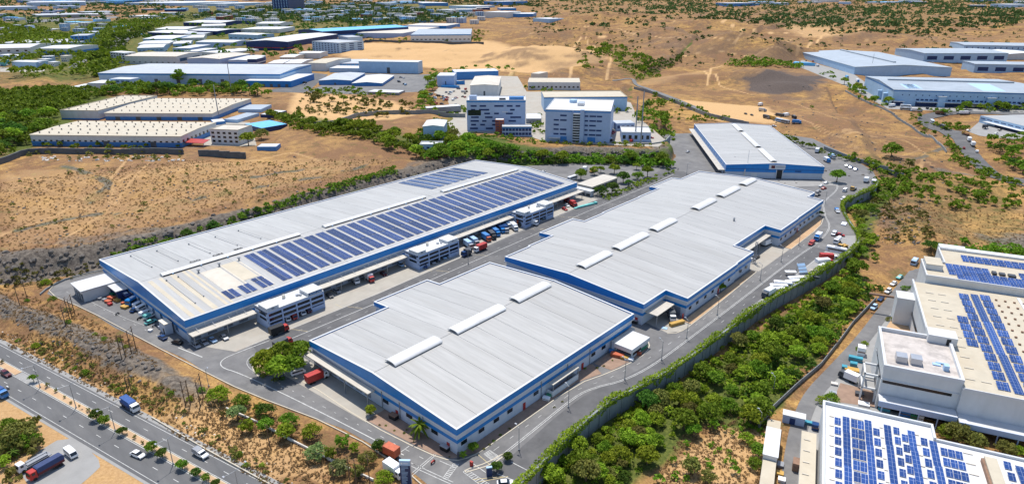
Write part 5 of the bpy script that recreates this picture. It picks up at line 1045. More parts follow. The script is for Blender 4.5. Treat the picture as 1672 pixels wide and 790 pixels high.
tw = eroot('stair_tower', 'white windowless tower standing apart by the valley lane', 'tower', 9.6, 66); part('wall', MB().box(0, 6, 0, 7, -.5, 11.2), 'wall_white', tw); part('roof', MB().box(-.2, 6.2, -.2, 7.2, 11.2, 11.5), 'roof_white', tw); part('link_bridge', MB().box(-9, 0, 8.5, 9.4, 7.2, 7.9), 'rust', tw)
# lower solar factory
f1 = eroot('factory', 'lower right factory with a white roof and many separate blue solar panels', 'factory', -16.3, -18.2)
part('wall', MB().box(0, 28.2, -60, 0, -.5, 8.6).box(28.2, 66, -60, -6.4, -.5, 8.6), 'wall_white', f1); r1 = part('roof', MB().box(.4, 27.8, -60, -.4, 8.6, 8.75).box(27.8, 66, -60, -6.8, 8.6, 8.75), 'roof_white', f1)
part('parapet', MB().box(-.25, .4, -60, .25, 8.6, 9.7).box(.4, 28.4, -.4, .25, 8.6, 9.7).box(27.8, 28.4, -6.6, -.4, 8.6, 9.7).box(28.4, 66, -7.0, -6.4, 8.6, 9.5), 'trim_white', f1)
def block(x0, y0, nx, ny, w_, d_, gx, gy, sk=0.):
    for i in range(nx):
        for j in range(ny): epanel(r1, x0 + i*(w_+gx), y0 - d_ - j*(d_+gy), w_, d_, 8.75)
for k in range(5): block(5.0, -5.8 - k*7.6, 1, 1, 1.8, 7.5, 0, 0)
block(2.9, -7.2, 1, 8, 1.6, 2.7, 0, 2.1); block(7.2, -6.2, 2, 8, 1.6, 3.5, .1, 1.3); block(12.8, -8.2, 1, 8, 1.6, 2.6, 0, 2.2); block(18.0, -5.4, 1, 8, 1.5, 2.6, 0, 2.1); block(19.9, -8.0, 1, 8, 1.5, 2.6, 0, 2.1); block(24.5, -7.6, 1, 8, 1.6, 2.7, 0, 2.0)
for x_, y_, l1 in ((10.7, -5.0, 11.4), (15.6, -5.2, 8.8), (21.5, -5.4, 8.6), (26.5, -8.0, 10.4)):
    block(x_, y_, 1, 1, 1.8, l1, 0, 0); block(x_, y_-l1-.5, 1, 1, 1.8, 16.0, 0, 0); block(x_, y_-l1-17, 1, 1, 1.8, 14.0, 0, 0)
block(28.9, -10.2, 3, 8, 1.6, 2.8, .12, 1.7)
for k in range(8): rail(r1, 1.6, -6.4 - k*4.8, 1.2, 8.75); rail(r1, 14.6, -6.4-k*4.8, .8, 8.75); rail(r1, 23.4, -6.0-k*4.7, 1.0, 8.75); rail(r1, 34.4, -9.4-k*4.5, 2.2, 8.75); rail(r1, 7.3, -4.9-k*4.8, 3.2, 8.75)
part('roof_monitor', MB().box(38.6, 41.4, -60, -11, 8.75, 10.4), 'roof_cream', r1); part('monitor_edge', MB().box(38.0, 38.58, -60, -11.4, 8.75, 9.9), 'rust', r1); block(43.2, -9.8, 1, 8, 1.6, 2.7, 0, 1.9); block(45.6, -10.6, 1, 3, 1.8, 9.0, 0, .6); block(48.4, -11, 2, 8, 1.6, 2.8, .12, 1.7)
an = eroot('side_annex', 'low cream roofed annex along the left wall of the lower solar factory', 'annex', -21.2, -28.8); part('wall', MB().box(0, 3.7, -45, 0, -.5, 4.2), 'wall_white', an); ar = part('roof', MB().box(-.2, 3.8, -45, .2, 4.2, 4.45), 'roof_cream', an)
for k in range(5): rail(ar, .5, -4-k*5.2, 1.7, 4.45)
gb = eroot('gate_row', 'long low white and cream gatehouse row between hedge and narrow lane', 'gatehouse', -30.7, -24.0); part('wall', MB().box(0, 3.4, -6.8, 0, -.5, 2.4).box(-.1, 3.6, -20.4, -7, -.5, 4.4).box(0, 3.4, -48, -20.6, -.5, 3.0), 'wall_white', gb); part('roof', MB().box(-.2, 3.6, -6.8, .2, 2.4, 2.6).box(0, 3.5, -48, -20.6, 3.0, 3.2), 'roof_cream', gb); part('roof', MB().box(-.3, 3.8, -20.5, -6.9, 4.4, 4.65), 'roof_white', gb)
wsd = eroot('site_cabin', 'white flat site cabin across the head of the narrow yard lane', 'cabin', -26.7, -17.6); part('wall', MB().box(0, 6.2, -2.6, 0, 0, 2.9), 'wall_office', wsd); part('roof', MB().box(-.2, 6.4, -2.9, .2, 2.9, 3.1), 'roof_white', wsd); part('door', MB().box(2, 3.6, -2.68, -2.6, 0, 2.2), 'navy', wsd)
fr = eroot('open_frame', 'open concrete frame with two levels beside the stained roof factory', 'frame', -4.6, 3.0)
fm = MB()
for x in (0, 4): 
    for y in (0, 7): fm.box(x, x+.5, y, y+.5, 0, 10)
for z in (4.4, 9.4): fm.box(0, 4.5, 0, .5, z, z+.6).box(0, 4.5, 7, 7.5, z, z+.6).box(0, .5, .5, 7, z, z+.6)
part('frame', fm, 'wall_white', fr); part('floor', MB().box(.5, 4, .5, 7, 4.4, 4.6), 'concrete_grey', fr)
# ------------------------------------------------------------------ walls
def resample(pts, st):
    pts = densify(pts, .5); out = [pts[0]]; acc = 0
    for a, b in zip(pts[:-1], pts[1:]):
        acc += hypot(b[0]-a[0], b[1]-a[1])
        if acc >= st: out.append(b); acc = 0
    return out
rw = empty('retaining_wall', (WALL[0][0], WALL[0][1], 0), 0, 'tall grey concrete retaining wall curving along the ring road above the valley', 'retaining wall')
rp = resample([(21.5, -40), (21, -20)] + smooth(WALL, 2), 5.2)
for a, b in zip(rp[:-1], rp[1:]):
    L = hypot(b[0]-a[0], b[1]-a[1]); dx, dy = (b[0]-a[0])/L, (b[1]-a[1])/L; nx, ny = dy, -dx
    me = shared(('rw', round(L, 1)), lambda: MB().box(.04, L-.04, -.45, .0, -9, .75).box(.0, .45, -.62, -.45, -9, .6).box(0, L, -.55, .12, .76, .9).mesh('wall_panel', 'concrete_wall'))
    piece('wall_panel', me, rw, (a[0]-WALL[0][0]+nx*.1, a[1]-WALL[0][1]+ny*.1, 0), atan2(dy, dx))
def wall_px(label, px, h, m='concrete_wall', t=.35, name='boundary_wall', cat='wall', zz=None, st=7., world=False, below=3.):
    pts = px if world else (pxw(px) if zz is None else [g2(a, b, zz) for a, b in px]); pts = resample(pts, st) + [tuple(pts[-1])]; z = H(*np.array(pts).T) if zz is None else np.full(len(pts), zz)
    r = empty(name, (pts[0][0], pts[0][1], float(z[0])), 0, label, cat); mb = MB()
    o = np.array([pts[0][0], pts[0][1]]); A = np.array(offset(pts, t/2)) - o; B = np.array(offset(pts, -t/2)) - o; z = z - z[0]; n = len(pts)
    for i in range(n-1):
        zt = max(z[i], z[i+1]) + h
        q = [(A[i][0], A[i][1]), (B[i][0], B[i][1]), (B[i+1][0], B[i+1][1]), (A[i+1][0], A[i+1][1])]
        mb = MB().prism(q, [min(z[i], z[i+1])-below]*4, [zt]*4)
        if n < 60: part('wall_panel', mb, m, r)
        else:
            if i == 0: big = MB()
            big.add(mb.v, mb.f)
    if n >= 60: part('wall_panel', big, m, r)
    return r
wall_px('dark stepped stone wall in front of the long cream factory', [(-10, 272), (20, 262), (40, 253), (60, 251), (180, 252), (300, 252.5)], 4.0, 'wall_dark', 1.0, below=6)
wall_px('short dark wall below the three storey white office', [(325, 255), (402, 259)], 4.2, 'wall_dark', 1.0)
wall_px('pale curved retaining wall round the terrace of the spiral stair office', [(893, 241), (940, 243), (1000, 247), (1060, 250), (1084, 246), (1093, 236)], 7.5, 'concrete_wall', .8, zz=1.5, st=9)
wall_px('grey wall winding across the gully above the bushes', [(508, 207), (545, 204), (580, 192), (620, 187), (690, 186), (760, 192)], 3.5, 'concrete_wall', .6)
wall_px('grey wall along the far side of the gully road and sandy lot', [(1035, 146), (1060, 152), (1110, 172), (1150, 189), (1190, 199), (1222, 206)], 3.5, 'concrete_wall', .6)
wall_px('low stone wall above the cutting on the right hill', [(1380, 150), (1420, 170), (1460, 190), (1490, 210), (1520, 225), (1545, 250)], 1.8, 'concrete_wall', .5)
wall_px('grey boundary wall behind the far blue warehouse', [(1345, 245), (1390, 262), (1430, 275), (1475, 290)], 3.0, 'concrete_wall', .5)
wall_px('low wall in front of the white walled warehouse on sandy ground', [(585, 70), (660, 70), (790, 73)], 4, 'wall_dark', .8, st=20)
wall_px('long low fence along the valley lane', [(1238, 698), (1262, 668), (1300, 632), (1340, 598), (1370, 560), (1392, 530), (1430, 490)], 1.7, 'concrete_wall', .2, zz=-6, name='boundary_fence', cat='fence', st=4)
wall_px('low broken stone wall beside the highway bank', [(248, 682), (290, 707), (340, 736), (420, 780), (450, 796)], .45, 'kerb', .3, st=5)
wall_px('broken pale wall behind the roadside trees', [(370, 668), (420, 690), (480, 722), (560, 762), (610, 785)], .8, 'stone_pale', .35, st=5)
wall_px('stone kerb wall round the corner of the rock cut', [(66, 482), (80, 470), (110, 456), (150, 446), (176, 441)], .8, 'concrete_wall', .4, st=5)

# ------------------------------------------------------------------ rocks and rubble
def rock_mesh(seed):
    r = random.Random(seed); vs = []; mb = MB()
    for z, rr, n in ((-.5, .75, 6), (.15, 1., 6), (.6, .62, 5)):
        for k in range(6):
            q = 2*pi*k/6 + r.uniform(-.3, .3); vs.append((cos(q)*rr*r.uniform(.7, 1.15), sin(q)*rr*r.uniform(.7, 1.15), z + r.uniform(-.15, .15)))
    fs = [(i, (i+1) % 6, 6+(i+1) % 6, 6+i) for i in range(6)] + [(6+i, 6+(i+1) % 6, 12+(i+1) % 6, 12+i) for i in range(6)] + [(12, 13, 14, 15, 16, 17)]
    return np.array(vs), fs
RK = [rock_mesh(k) for k in range(8)]
def scatter_rocks(name, spots, m, label, sz):
    mb = MB(); r = random.Random(len(spots))
    for x, y in spots:
        v, f = RK[r.randrange(8)]; s = r.uniform(*sz); q = r.uniform(0, 6.28); c, s_ = cos(q), sin(q); z = float(H(x, y))
        w = v*[s*r.uniform(.8, 1.5), s, s*r.uniform(.6, 1.3)]; mb.add([(x+a*c-b*s_, y+a*s_+b*c, z+d_) for a, b, d_ in w], f)
    o = part(name, mb, m, None, 'stuff'); o['label'] = label; return o
rr = random.Random(9); cliff = []
wl_ = densify(WEST[1:9], 1.2)
for p, q in zip(wl_[:-1], wl_[1:]):
    if p[1] > 225 or p[1] < -90: continue
    dx, dy = q[0]-p[0], q[1]-p[1]; L = hypot(dx, dy)
    for k in range(3):
        d_ = abs(rr.gauss(8, 4.5)); cliff.append((p[0]-dy/L*d_ + rr.uniform(-1, 1), p[1]+dx/L*d_))
scatter_rocks('boulders', [c for c in cliff if rr.random() < .5], 'rock', 'dark grey boulders of the rock cut behind the solar warehouse', (.5, 1.5))
ml = densify(MOUND[:5], .9); bk = []
for p, q in zip(ml[:-1], ml[1:]):
    dx, dy = q[0]-p[0], q[1]-p[1]; L = hypot(dx, dy)
    for k in range(1): d_ = rr.gauss(-2, 2.6); bk.append((p[0]-dy/L*d_, p[1]+dx/L*d_))
scatter_rocks('boulders', bk, 'rock', 'dark jagged boulders on the bank above the highway', (.25, 1.0))
pale = []
for k in range(110): s = rr.uniform(-110, 70); pale.append(hwp(s, rr.uniform(3.4, 7)))
scatter_rocks('rubble', pale, 'stone_pale', 'pale rubble and litter strewn along the highway verge', (.10, .34))
scatter_rocks('rubble', [tuple(P(rr.uniform(60, 300), rr.uniform(256, 264))[:2]) for k in range(70)], 'stone_pale', 'pale rubble below the dark stone wall', (.5, 1.3))
scatter_rocks('boulders', [tuple(P(rr.uniform(790, 1080), rr.uniform(248, 262))[:2]) for k in range(220)], 'rock', 'dark rocks on the slope under the office terrace', (.7, 2.))
scatter_rocks('boulders', [tuple(P(rr.uniform(1415, 1520), rr.uniform(320, 400))[:2]) for k in range(140)], 'rock', 'grey rocks on the knoll across the valley', (.3, 1.)); scatter_rocks('boulders', [tuple(P(rr.uniform(10, 640), rr.uniform(255, 400))[:2]) for k in range(260)], 'rock', 'scattered stones on the dry plateau', (.2, .8))
scatter_rocks('boulders', [tuple(P(rr.uniform(1240, 1540), rr.uniform(140, 300))[:2]) for k in range(260)], 'rock', 'scattered stones on the cut right hill', (.3, 1.2))
# ------------------------------------------------------------------ vegetation
def leaf_quads(cent, nrm, size, r):
    "numpy: one quad per centre, facing roughly nrm"
    n = len(cent); nrm = nrm + r.normal(0, .55, (n, 3)); nrm /= np.linalg.norm(nrm, axis=1)[:, None] + 1e-9
    a = np.cross(nrm, r.normal(0, 1, (n, 3))); a /= np.linalg.norm(a, axis=1)[:, None] + 1e-9; b = np.cross(nrm, a)
    s = size*r.uniform(.6, 1.35, (n, 1)); t = s*r.uniform(.55, .9, (n, 1))
    V = np.stack([cent - a*s - b*t*.4, cent + a*s*.2 - b*t, cent + a*s + b*t*.4, cent - a*s*.2 + b*t], 1)
    return V.reshape(-1, 3)
def crown_points(kind, r, ncl, nq):
    "points and outward directions of a crown for a plant one unit tall"
    C = []; 
    for k in range(ncl):
        if kind == 'round': d = r.normal(0, 1, 3); d /= np.linalg.norm(d); d[2] = abs(d[2])*.9-.25; p = np.array([0, 0, .52]) + d*np.array([.34, .34, .36])*r.uniform(.75, 1.05); s = .17
        elif kind == 'broad': q = r.uniform(0, 6.283); u = r.uniform(.12, 1)**.6; p = np.array([cos(q)*u*.52, sin(q)*u*.52, .36 + .46*(1-u*u)*r.uniform(.5, 1.1) + r.normal(0, .05)]); s = .19
        elif kind == 'bush': q = r.uniform(0, 6.283); u = r.uniform(0, 1)**.5; p = np.array([cos(q)*u*.55, sin(q)*u*.55, .12 + .55*(1-u*u)*r.uniform(.5, 1.1)]); s = .24
        elif kind == 'loose': q = r.uniform(0, 6.283); u = r.uniform(.1, 1)**.7; p = np.array([cos(q)*u*.42, sin(q)*u*.42, r.uniform(.35, .95)]); s = .12
        else: q = r.uniform(0, 6.283); z = r.uniform(.18, .97); p = np.array([cos(q)*.2*(1.05-z), sin(q)*.2*(1.05-z), z]); s = .10
        C.append((p, s*r.uniform(.7, 1.25)))
    P_, N_ = [], []
    for p, s in C:
        d = r.normal(0, 1, (nq, 3)); d /= np.linalg.norm(d, axis=1)[:, None]; d[:, 2] = np.abs(d[:, 2])*.85 - .22
        P_.append(p + d*s*np.array([1, 1, .72])*r.uniform(.72, 1.0, (nq, 1))); N_.append(d + np.array([0, 0, .35]))
    return np.concatenate(P_), np.concatenate(N_)
def crown_mesh(kind, seed, leaf, ncl=24, nq=24, size=.055):
    def mk():
        r = np.random.default_rng(seed*13+5); p, n = crown_points(kind, r, ncl, nq); V = leaf_quads(p, n, size, r); return bigmesh('crown', V, np.arange(len(V)).reshape(-1, 4), leaf)
    return shared(('crown', kind, seed, leaf, ncl, nq), mk)
def trunk_mesh(kind, seed):
    def mk():
        r = random.Random(seed); mb = MB(); top = {'round': .5, 'broad': .42, 'bush': .22, 'loose': .6, 'tall': .8}[kind]
        mb.tube((0, 0, -.06), (r.uniform(-.02, .02), r.uniform(-.02, .02), top), .034, .020, 6)
        for k in range(4): q = k*1.6 + r.uniform(-.4, .4); mb.tube((0, 0, top*.72), (cos(q)*.24, sin(q)*.24, top+.16), .017, .006, 4)
        return mb.mesh('trunk', 'trunk')
    return shared(('trunk', kind, seed), mk)
WID = {'round': .84, 'broad': 1.22, 'bush': 1.4, 'loose': .95, 'tall': .5}
NTREE = [0]; TREES = []
def tree_at(p, Dm, kind, leaf, label, cat='tree', group=None, name=None, fine=False):
    NTREE[0] += 1; s = Dm/WID[kind]; seed = NTREE[0] % (6 if not fine else 9)
    name = name or ('shrub' if kind == 'bush' else 'tree')
    r = empty(name, (p[0], p[1], p[2]), random.uniform(0, 6.28), label, cat, group, s)
    if kind != 'bush': part('trunk', trunk_mesh(kind, seed % 3), None, r)
    part('crown', crown_mesh(kind, seed, leaf, 40 if fine else 24, 34 if fine else 24, .046 if fine else .058), None, r); TREES.append((p[0], p[1], Dm)); return r
def tree_px(x, y, d, kind='round', leaf='leaf_green', label='', cat=None, group=None, name=None, zz=None, up=.45):
    b = P(x, y + d*up) if zz is None else np.array([*g(x, y + d*up, zz)[:2], zz])
    return tree_at(b, d*dist_of(b)/FOC, kind, leaf, label, cat or ('shrub' if kind == 'bush' else 'tree'), group, name, fine=d > 15)
# --- hedge trees of the highway median, left to right
MG = 'clipped round trees on the highway median'
for k, (x, y, d) in enumerate([(56, 617, 11), (159, 676.5, 15), (172, 685, 14), (201, 703, 12), (248.7, 729, 15), (266, 739, 14.5), (298.7, 757, 14), (320.8, 770, 12.5), (336.6, 779, 11.5), (353, 788, 12)]):
    tree_px(x, y, d*1.3, 'round', 'leaf_dark' if k % 2 else 'leaf_green', ['round clipped tree beside the first median lamp, far left', 'left tree of the close pair before the third median lamp', 'right tree of the close pair before the third median lamp', 'round clipped tree just right of the third median lamp', 'round tree on the median directly above the white saloon', 'round tree on the median right of the white saloon', 'round tree on the median just right of the fourth lamp', 'fourth last round tree of the median row', 'third last round tree of the median row', 'round median tree at the bottom edge of the photo'][k], group=MG)
for k, (x, y, d) in enumerate([(4, 590, 7), (78.6, 628, 8), (92, 637, 7), (106, 648, 5), (116, 657, 5), (144.7, 669, 7), (130, 662, 4), (220.5, 713, 7), (233, 722, 6)]): tree_px(x, y, d, 'loose', 'leaf_olive', f'thin sapling on the highway median, {["by the far left opening", "right of the first lamp", "second after the first lamp", "third after the first lamp", "just before the second lamp", "before the close pair of trees", "just after the second lamp", "left of the white saloon", "nearest left of the white saloon"][k]}', group='saplings on the highway median')
# --- trees along the campus edge
EG = 'trees between the highway bank and the campus road'
for x, y, d, kd, lf, lab in [(357, 638, 38, 'broad', 'leaf_lime', 'wide bright tree by the campus road corner, leftmost of the roadside row'), (395, 649, 30, 'broad', 'leaf_green', 'light green tree right of the wide corner tree, leaning over the road'), (389, 673, 28, 'round', 'leaf_pale', 'pale silvery tree below the two corner trees'), (404, 696, 24, 'loose', 'leaf_lime', 'bright small tree standing on bare orange soil'), (424, 667, 19, 'loose', 'leaf_green', 'slim tree beside the campus road left of the darker pair'),
        (366, 674, 14, 'loose', 'leaf_olive', 'thin olive sapling left of the pale silvery tree'), (435, 666, 33, 'broad', 'leaf_dark', 'dark green tree of the roadside row, left of the clump'), (436, 693, 25, 'round', 'leaf_green', 'green tree below the dark roadside tree'), (471, 681, 34, 'broad', 'leaf_green', 'large green tree in the middle of the roadside row'), (468, 704, 28, 'round', 'leaf_lime', 'tree below the large middle tree, bright topped'), (511, 698, 34, 'broad', 'leaf_lime', 'spreading lime tree opposite the concrete truck yard'), (517, 731, 38, 'broad', 'leaf_pale', 'pale leaved spreading bush tree in the roadside row'),
        (560, 720, 24, 'loose', 'leaf_green', 'slender green tree right of the pale spreading one'), (554, 756, 35, 'broad', 'leaf_pale', 'pale rounded tree nearest the bottom of the roadside row'), (580, 731, 18, 'loose', 'leaf_lime', 'small lime tree before the orange lorry'), (619, 727, 22, 'round', 'leaf_dark', 'dark round tree touching the orange lorry'), (600, 742, 32, 'broad', 'leaf_olive', 'olive feathery tree left of the black totem'), (626, 774, 33, 'broad', 'leaf_lime', 'bright tree at the bottom edge left of the black totem'), (585, 770, 24, 'loose', 'leaf_olive', 'thin olive tree among the wooden poles'), (540, 740, 20, 'loose', 'leaf_green', 'small tree behind the pale rounded tree')]:
    tree_px(x, y, d, kd, lf, lab, group=EG)
# --- island at the corner of the truck yard
for x, y, d, kd, lf, lab in [(437, 590, 44, 'round', 'leaf_lime', 'left crown of the dense green clump on the corner island'), (464, 580, 46, 'round', 'leaf_green', 'middle crown of the dense clump on the corner island'), (490, 576, 44, 'round', 'leaf_green', 'right crown of the dense clump beside the warehouse canopy'), (457, 600, 42, 'round', 'leaf_lime', 'front crown of the dense clump on the corner island'), (480, 595, 38, 'round', 'leaf_green', 'front right crown of the dense clump by the white van')]:
    tree_px(x, y, d, kd, lf, lab, group='dense trees on the corner island')
for x, y, d, lf, lab in [(449, 619, 12, 'leaf_olive', 'left of two clipped ball shrubs on the corner island'), (461, 617, 12, 'leaf_dark', 'right of two clipped ball shrubs on the corner island'), (424, 604, 16, 'leaf_lime', 'low hedge shrub at the tip of the corner island'), (430, 612, 12, 'leaf_lime', 'yellowish hedge shrub along the kerb of the corner island')]: tree_px(x, y, d, 'bush', lf, lab, group='shrubs on the corner island', up=.2)
# --- round the entrance warehouse
for x, y, d, kd, lf, lab in [(605, 669, 19, 'round', 'leaf_lime', 'small yellowish tree at the corner of the concrete truck yard'), (773, 729, 17, 'round', 'leaf_green', 'small tree at the front right corner of the entrance warehouse'), (756, 742, 13, 'loose', 'leaf_lime', 'bright little tree at the very tip of the entrance warehouse bed'), (811, 760, 19, 'round', 'leaf_dark', 'dark ball tree behind the small black totem'), (829, 744, 16, 'round', 'leaf_dark', 'dark ball tree at the start of the ring road kerb'), (1176, 469, 16, 'round', 'leaf_green', 'single green tree against the long side wall of the rear warehouse'), (1340, 349, 9, 'round', 'leaf_dark', 'dark shrub tree at the far corner of the rear warehouse')]:
    tree_px(x, y, d, kd, lf, lab)
def palm(x, y, d, label, leaf='leaf_green'):
    b = P(x, y + d*.75); s = d*1.5*dist_of(b)/FOC; r = empty('palm_tree', tuple(b), 0, label, 'palm tree'); mb = MB(); rr_ = random.Random(int(x)); mb.tube((0, 0, -.3), (.1, 0, s*.55), s*.025, s*.02, 7); part('trunk', mb, 'trunk', r); fm = MB()
    for k in range(26):
        q = 2.4*k; el = .95 - .075*k + rr_.uniform(-.1, .1); L = s*.42; c, si = cos(q), sin(q); pts = []
        for j in range(5): t = j/4; pts.append((c*L*t*cos(el*(1-t*.9)), si*L*t*cos(el*(1-t*.9)), s*.55 + L*(t*sin(el) - .5*t*t)))
        w_ = s*.045
        for j in range(4): a, b2 = pts[j], pts[j+1]; k1, k2 = w_*(1-(j/4-.4)**2*2), w_*(1-((j+1)/4-.4)**2*2.4); fm.add([(a[0]-si*k1, a[1]+c*k1, a[2]-.12*s*.1), a, b2, (b2[0]-si*k2, b2[1]+c*k2, b2[2]-.01*s)], [(0, 1, 2, 3)]).add([a, (a[0]+si*k1, a[1]-c*k1, a[2]-.01*s), (b2[0]+si*k2, b2[1]-c*k2, b2[2]-.01*s), b2], [(0, 1, 2, 3)])
    part('frond', fm, leaf, r, label=None)
palm(686, 690, 30, 'leafy palm in front of the entrance warehouse wall'); palm(816, 204, 9, 'small palm by the annex of the window strip office', 'leaf_dark'); palm(1055, 168, 14, 'tall dark palm beside the hill lane right of the offices', 'leaf_dark'); palm(25, 735, 16, 'dark palm among the scrub at the bottom left', 'leaf_dark')
BG = 'small shrubs in the planting bed'
for k, (x, y, d) in enumerate([(806, 719, 7), (799, 725, 6), (790, 732, 6), (817, 709, 6), (832, 699, 6), (734, 745, 4), (630, 694, 5), (620, 693, 5), (644, 702, 5), (660, 706, 6), (664, 701, 5), (895, 640, 5), (955, 601, 6), (975, 600, 6), (986, 597, 5), (1000, 588, 4), (905, 664, 5), (918, 655, 5)]): tree_px(x, y, d, 'bush', 'leaf_olive' if k % 3 else 'leaf_green', 'small dry shrub in the planting bed along the entrance warehouse', group=BG, up=.2)
# --- beyond the solar warehouse and along the lanes
FG = 'trees behind the far end of the solar warehouse'
for x, y, d, kd, lf, lab in [(981, 308, 24, 'broad', 'leaf_dark', 'big dark tree beside the cream parking shed'), (999, 307, 20, 'round', 'leaf_dark', 'dark tree touching the big one by the parking shed'), (948.5, 285, 19, 'round', 'leaf_green', 'tree at the left end of the cream parking shed'), (970, 279, 15, 'round', 'leaf_lime', 'bright tree behind the cream parking shed'), (981, 277, 12, 'round', 'leaf_green', 'smaller tree right of the bright one behind the parking shed'), (1003, 276, 17, 'round', 'leaf_lime', 'umbrella shaped tree alone in the rear lane'), (1017.5, 290, 20, 'round', 'leaf_dark', 'left tree of the dense row by the rear warehouse road'), (1041, 284, 20, 'broad', 'leaf_green', 'middle tree of the dense row by the rear warehouse road'), (1057, 281, 20, 'round', 'leaf_green', 'right tree of the dense row by the rear warehouse road'), (1026, 300, 14, 'round', 'leaf_dark', 'low dark tree in front of the dense row'), (1039, 272, 12, 'round', 'leaf_lime', 'yellow green tree behind the dense row'), (1091, 279, 9, 'round', 'leaf_dark', 'dark ball tree where the far lane turns'), (1366, 288, 22, 'round', 'leaf_green', 'single tree by the ring road near the blue sign warehouse'), (1455, 241, 34, 'broad', 'leaf_green', 'lone spreading acacia on the dry right slope'), (1397, 324, 12, 'bush', 'leaf_olive', 'grey green bush on the kerb of the upper ring road'), (1484, 268, 16, 'loose', 'leaf_olive', 'small thin tree on the dry right slope below the acacia'), (1325, 176, 7, 'loose', 'leaf_green', 'tiny tree on the dirt lot by the parked lorries'), (577, 146, 9, 'round', 'leaf_green', 'round tree beneath the low white shed'), (671, 114, 9, 'round', 'leaf_green', 'tree before the end of the long pale blue factory wall'), (516, 158, 20, 'broad', 'leaf_olive', 'gnarled acacia on the orange plot above the plateau'), (561, 162, 13, 'round', 'leaf_lime', 'lime green tree on the orange plot'), (597, 163, 18, 'broad', 'leaf_olive', 'bushy olive tree on the orange plot'), (581, 173, 15, 'bush', 'leaf_lime', 'yellow shrub below the bushy olive tree'), (427, 216, 26, 'broad', 'leaf_olive', 'large browning tree above the cobalt hut'), (406, 228, 24, 'round', 'leaf_lime', 'golden green tree left of the cobalt hut'), (294, 128, 24, 'loose', 'leaf_green', 'tall tree in front of the very long blue warehouse'), (345, 137, 22, 'broad', 'leaf_dark', 'wide dark tree before the very long blue warehouse'), (318, 138, 18, 'round', 'leaf_dark', 'round dark tree left of the wide dark one'), (1518, 398, 26, 'broad', 'leaf_dark', 'big dark tree at the head of the valley lane'), (1531, 405, 18, 'round', 'leaf_green', 'tree tucked behind the upper solar factory corner'), (1664, 415, 22, 'round', 'leaf_green', 'tree at the right edge behind the upper solar factory')]:
    tree_px(x, y, d, kd, lf, lab, group=FG if y > 270 and x < 1100 else None)
for x, y, d, lf, lab in [(1560, 697, 44, 'leaf_olive', 'large olive tree between the two solar factories'), (1590, 712, 36, 'leaf_olive', 'second olive tree between the two solar factories'), (1545, 700, 30, 'leaf_green', 'green tree at the left of the olive pair between the factories'), (1640, 725, 32, 'leaf_olive', 'olive tree near the right edge between the factories'), (1660, 730, 24, 'leaf_lime', 'bright scrub tree at the right edge between the factories'), (1356, 647, 26, 'leaf_green', 'bushy tree at the top wall of the lower solar factory'), (1340, 650, 20, 'leaf_lime', 'small bright tree left of the bushy one at the lower factory'), (1405, 565, 16, 'leaf_green', 'bush by the valley lane below the open frame'), (1412, 556, 14, 'leaf_lime', 'bright bush against the corner of the stained roof factory'), (1452, 517, 14, 'leaf_olive', 'scrub tree at the foot of the white tower'), (1487, 466, 13, 'leaf_dark', 'dark bush beside the upper factory gateway'), (1476, 466, 14, 'leaf_green', 'green bush by the rusty bridge of the white tower')]:
    tree_px(x, y, d, 'broad' if d > 18 else 'bush', lf, lab, zz=-6)
for x, y, d, kd, lf, lab in [(35, 700, 58, 'broad', 'leaf_olive', 'sprawling olive scrub tree at the left edge south of the highway'), (12, 715, 40, 'broad', 'leaf_dark', 'dark scrub tree cut by the left edge south of the highway'), (50, 712, 36, 'broad', 'leaf_green', 'green scrub tree nearest the parked lorries'), (5, 748, 30, 'broad', 'leaf_lime', 'lime tree in the bottom left corner'), (18, 690, 34, 'broad', 'leaf_green', 'scrub tree at the back of the left edge clump')]: tree_px(x, y, d, kd, lf, lab, group='scrub trees south of the highway')
for k, (x, y, d) in enumerate([(60, 563, 16), (140, 607, 16), (123, 600, 10), (183, 630, 14), (196, 634, 12), (30, 555, 10), (75, 460, 18), (86, 487, 15), (112, 525, 12), (155, 545, 10), (110, 505, 14), (280, 640, 12), (310, 650, 14), (330, 635, 16), (195, 555, 14), (206, 565, 12), (390, 740, 16), (402, 757, 12), (428, 758, 12), (336, 700, 9), (300, 690, 7), (240, 655, 6), (45, 490, 10), (170, 552, 12)]): tree_px(x, y, d, 'bush', 'leaf_green' if k % 3 else 'leaf_lime', 'wild green bush among the rocks of the highway bank', group='wild bushes on the highway bank', up=.2)
for k, (x, y, d) in enumerate([(305, 378, 20), (316, 382, 16), (348, 365, 20), (275, 392, 12), (380, 352, 12), (395, 350, 12), (420, 340, 14), (440, 335, 12), (560, 298, 12), (225, 400, 10)]): tree_px(x, y, d, 'broad' if d > 13 else 'bush', 'leaf_green' if k % 2 else 'leaf_dark', ['bright tree rising over the back eaves of the solar warehouse', 'tree beside the bright one over the back eaves', 'second bright tree over the back eaves, further along'][k] if k < 3 else 'green bush in the rock cut behind the solar warehouse', group='bushes of the rock cut')

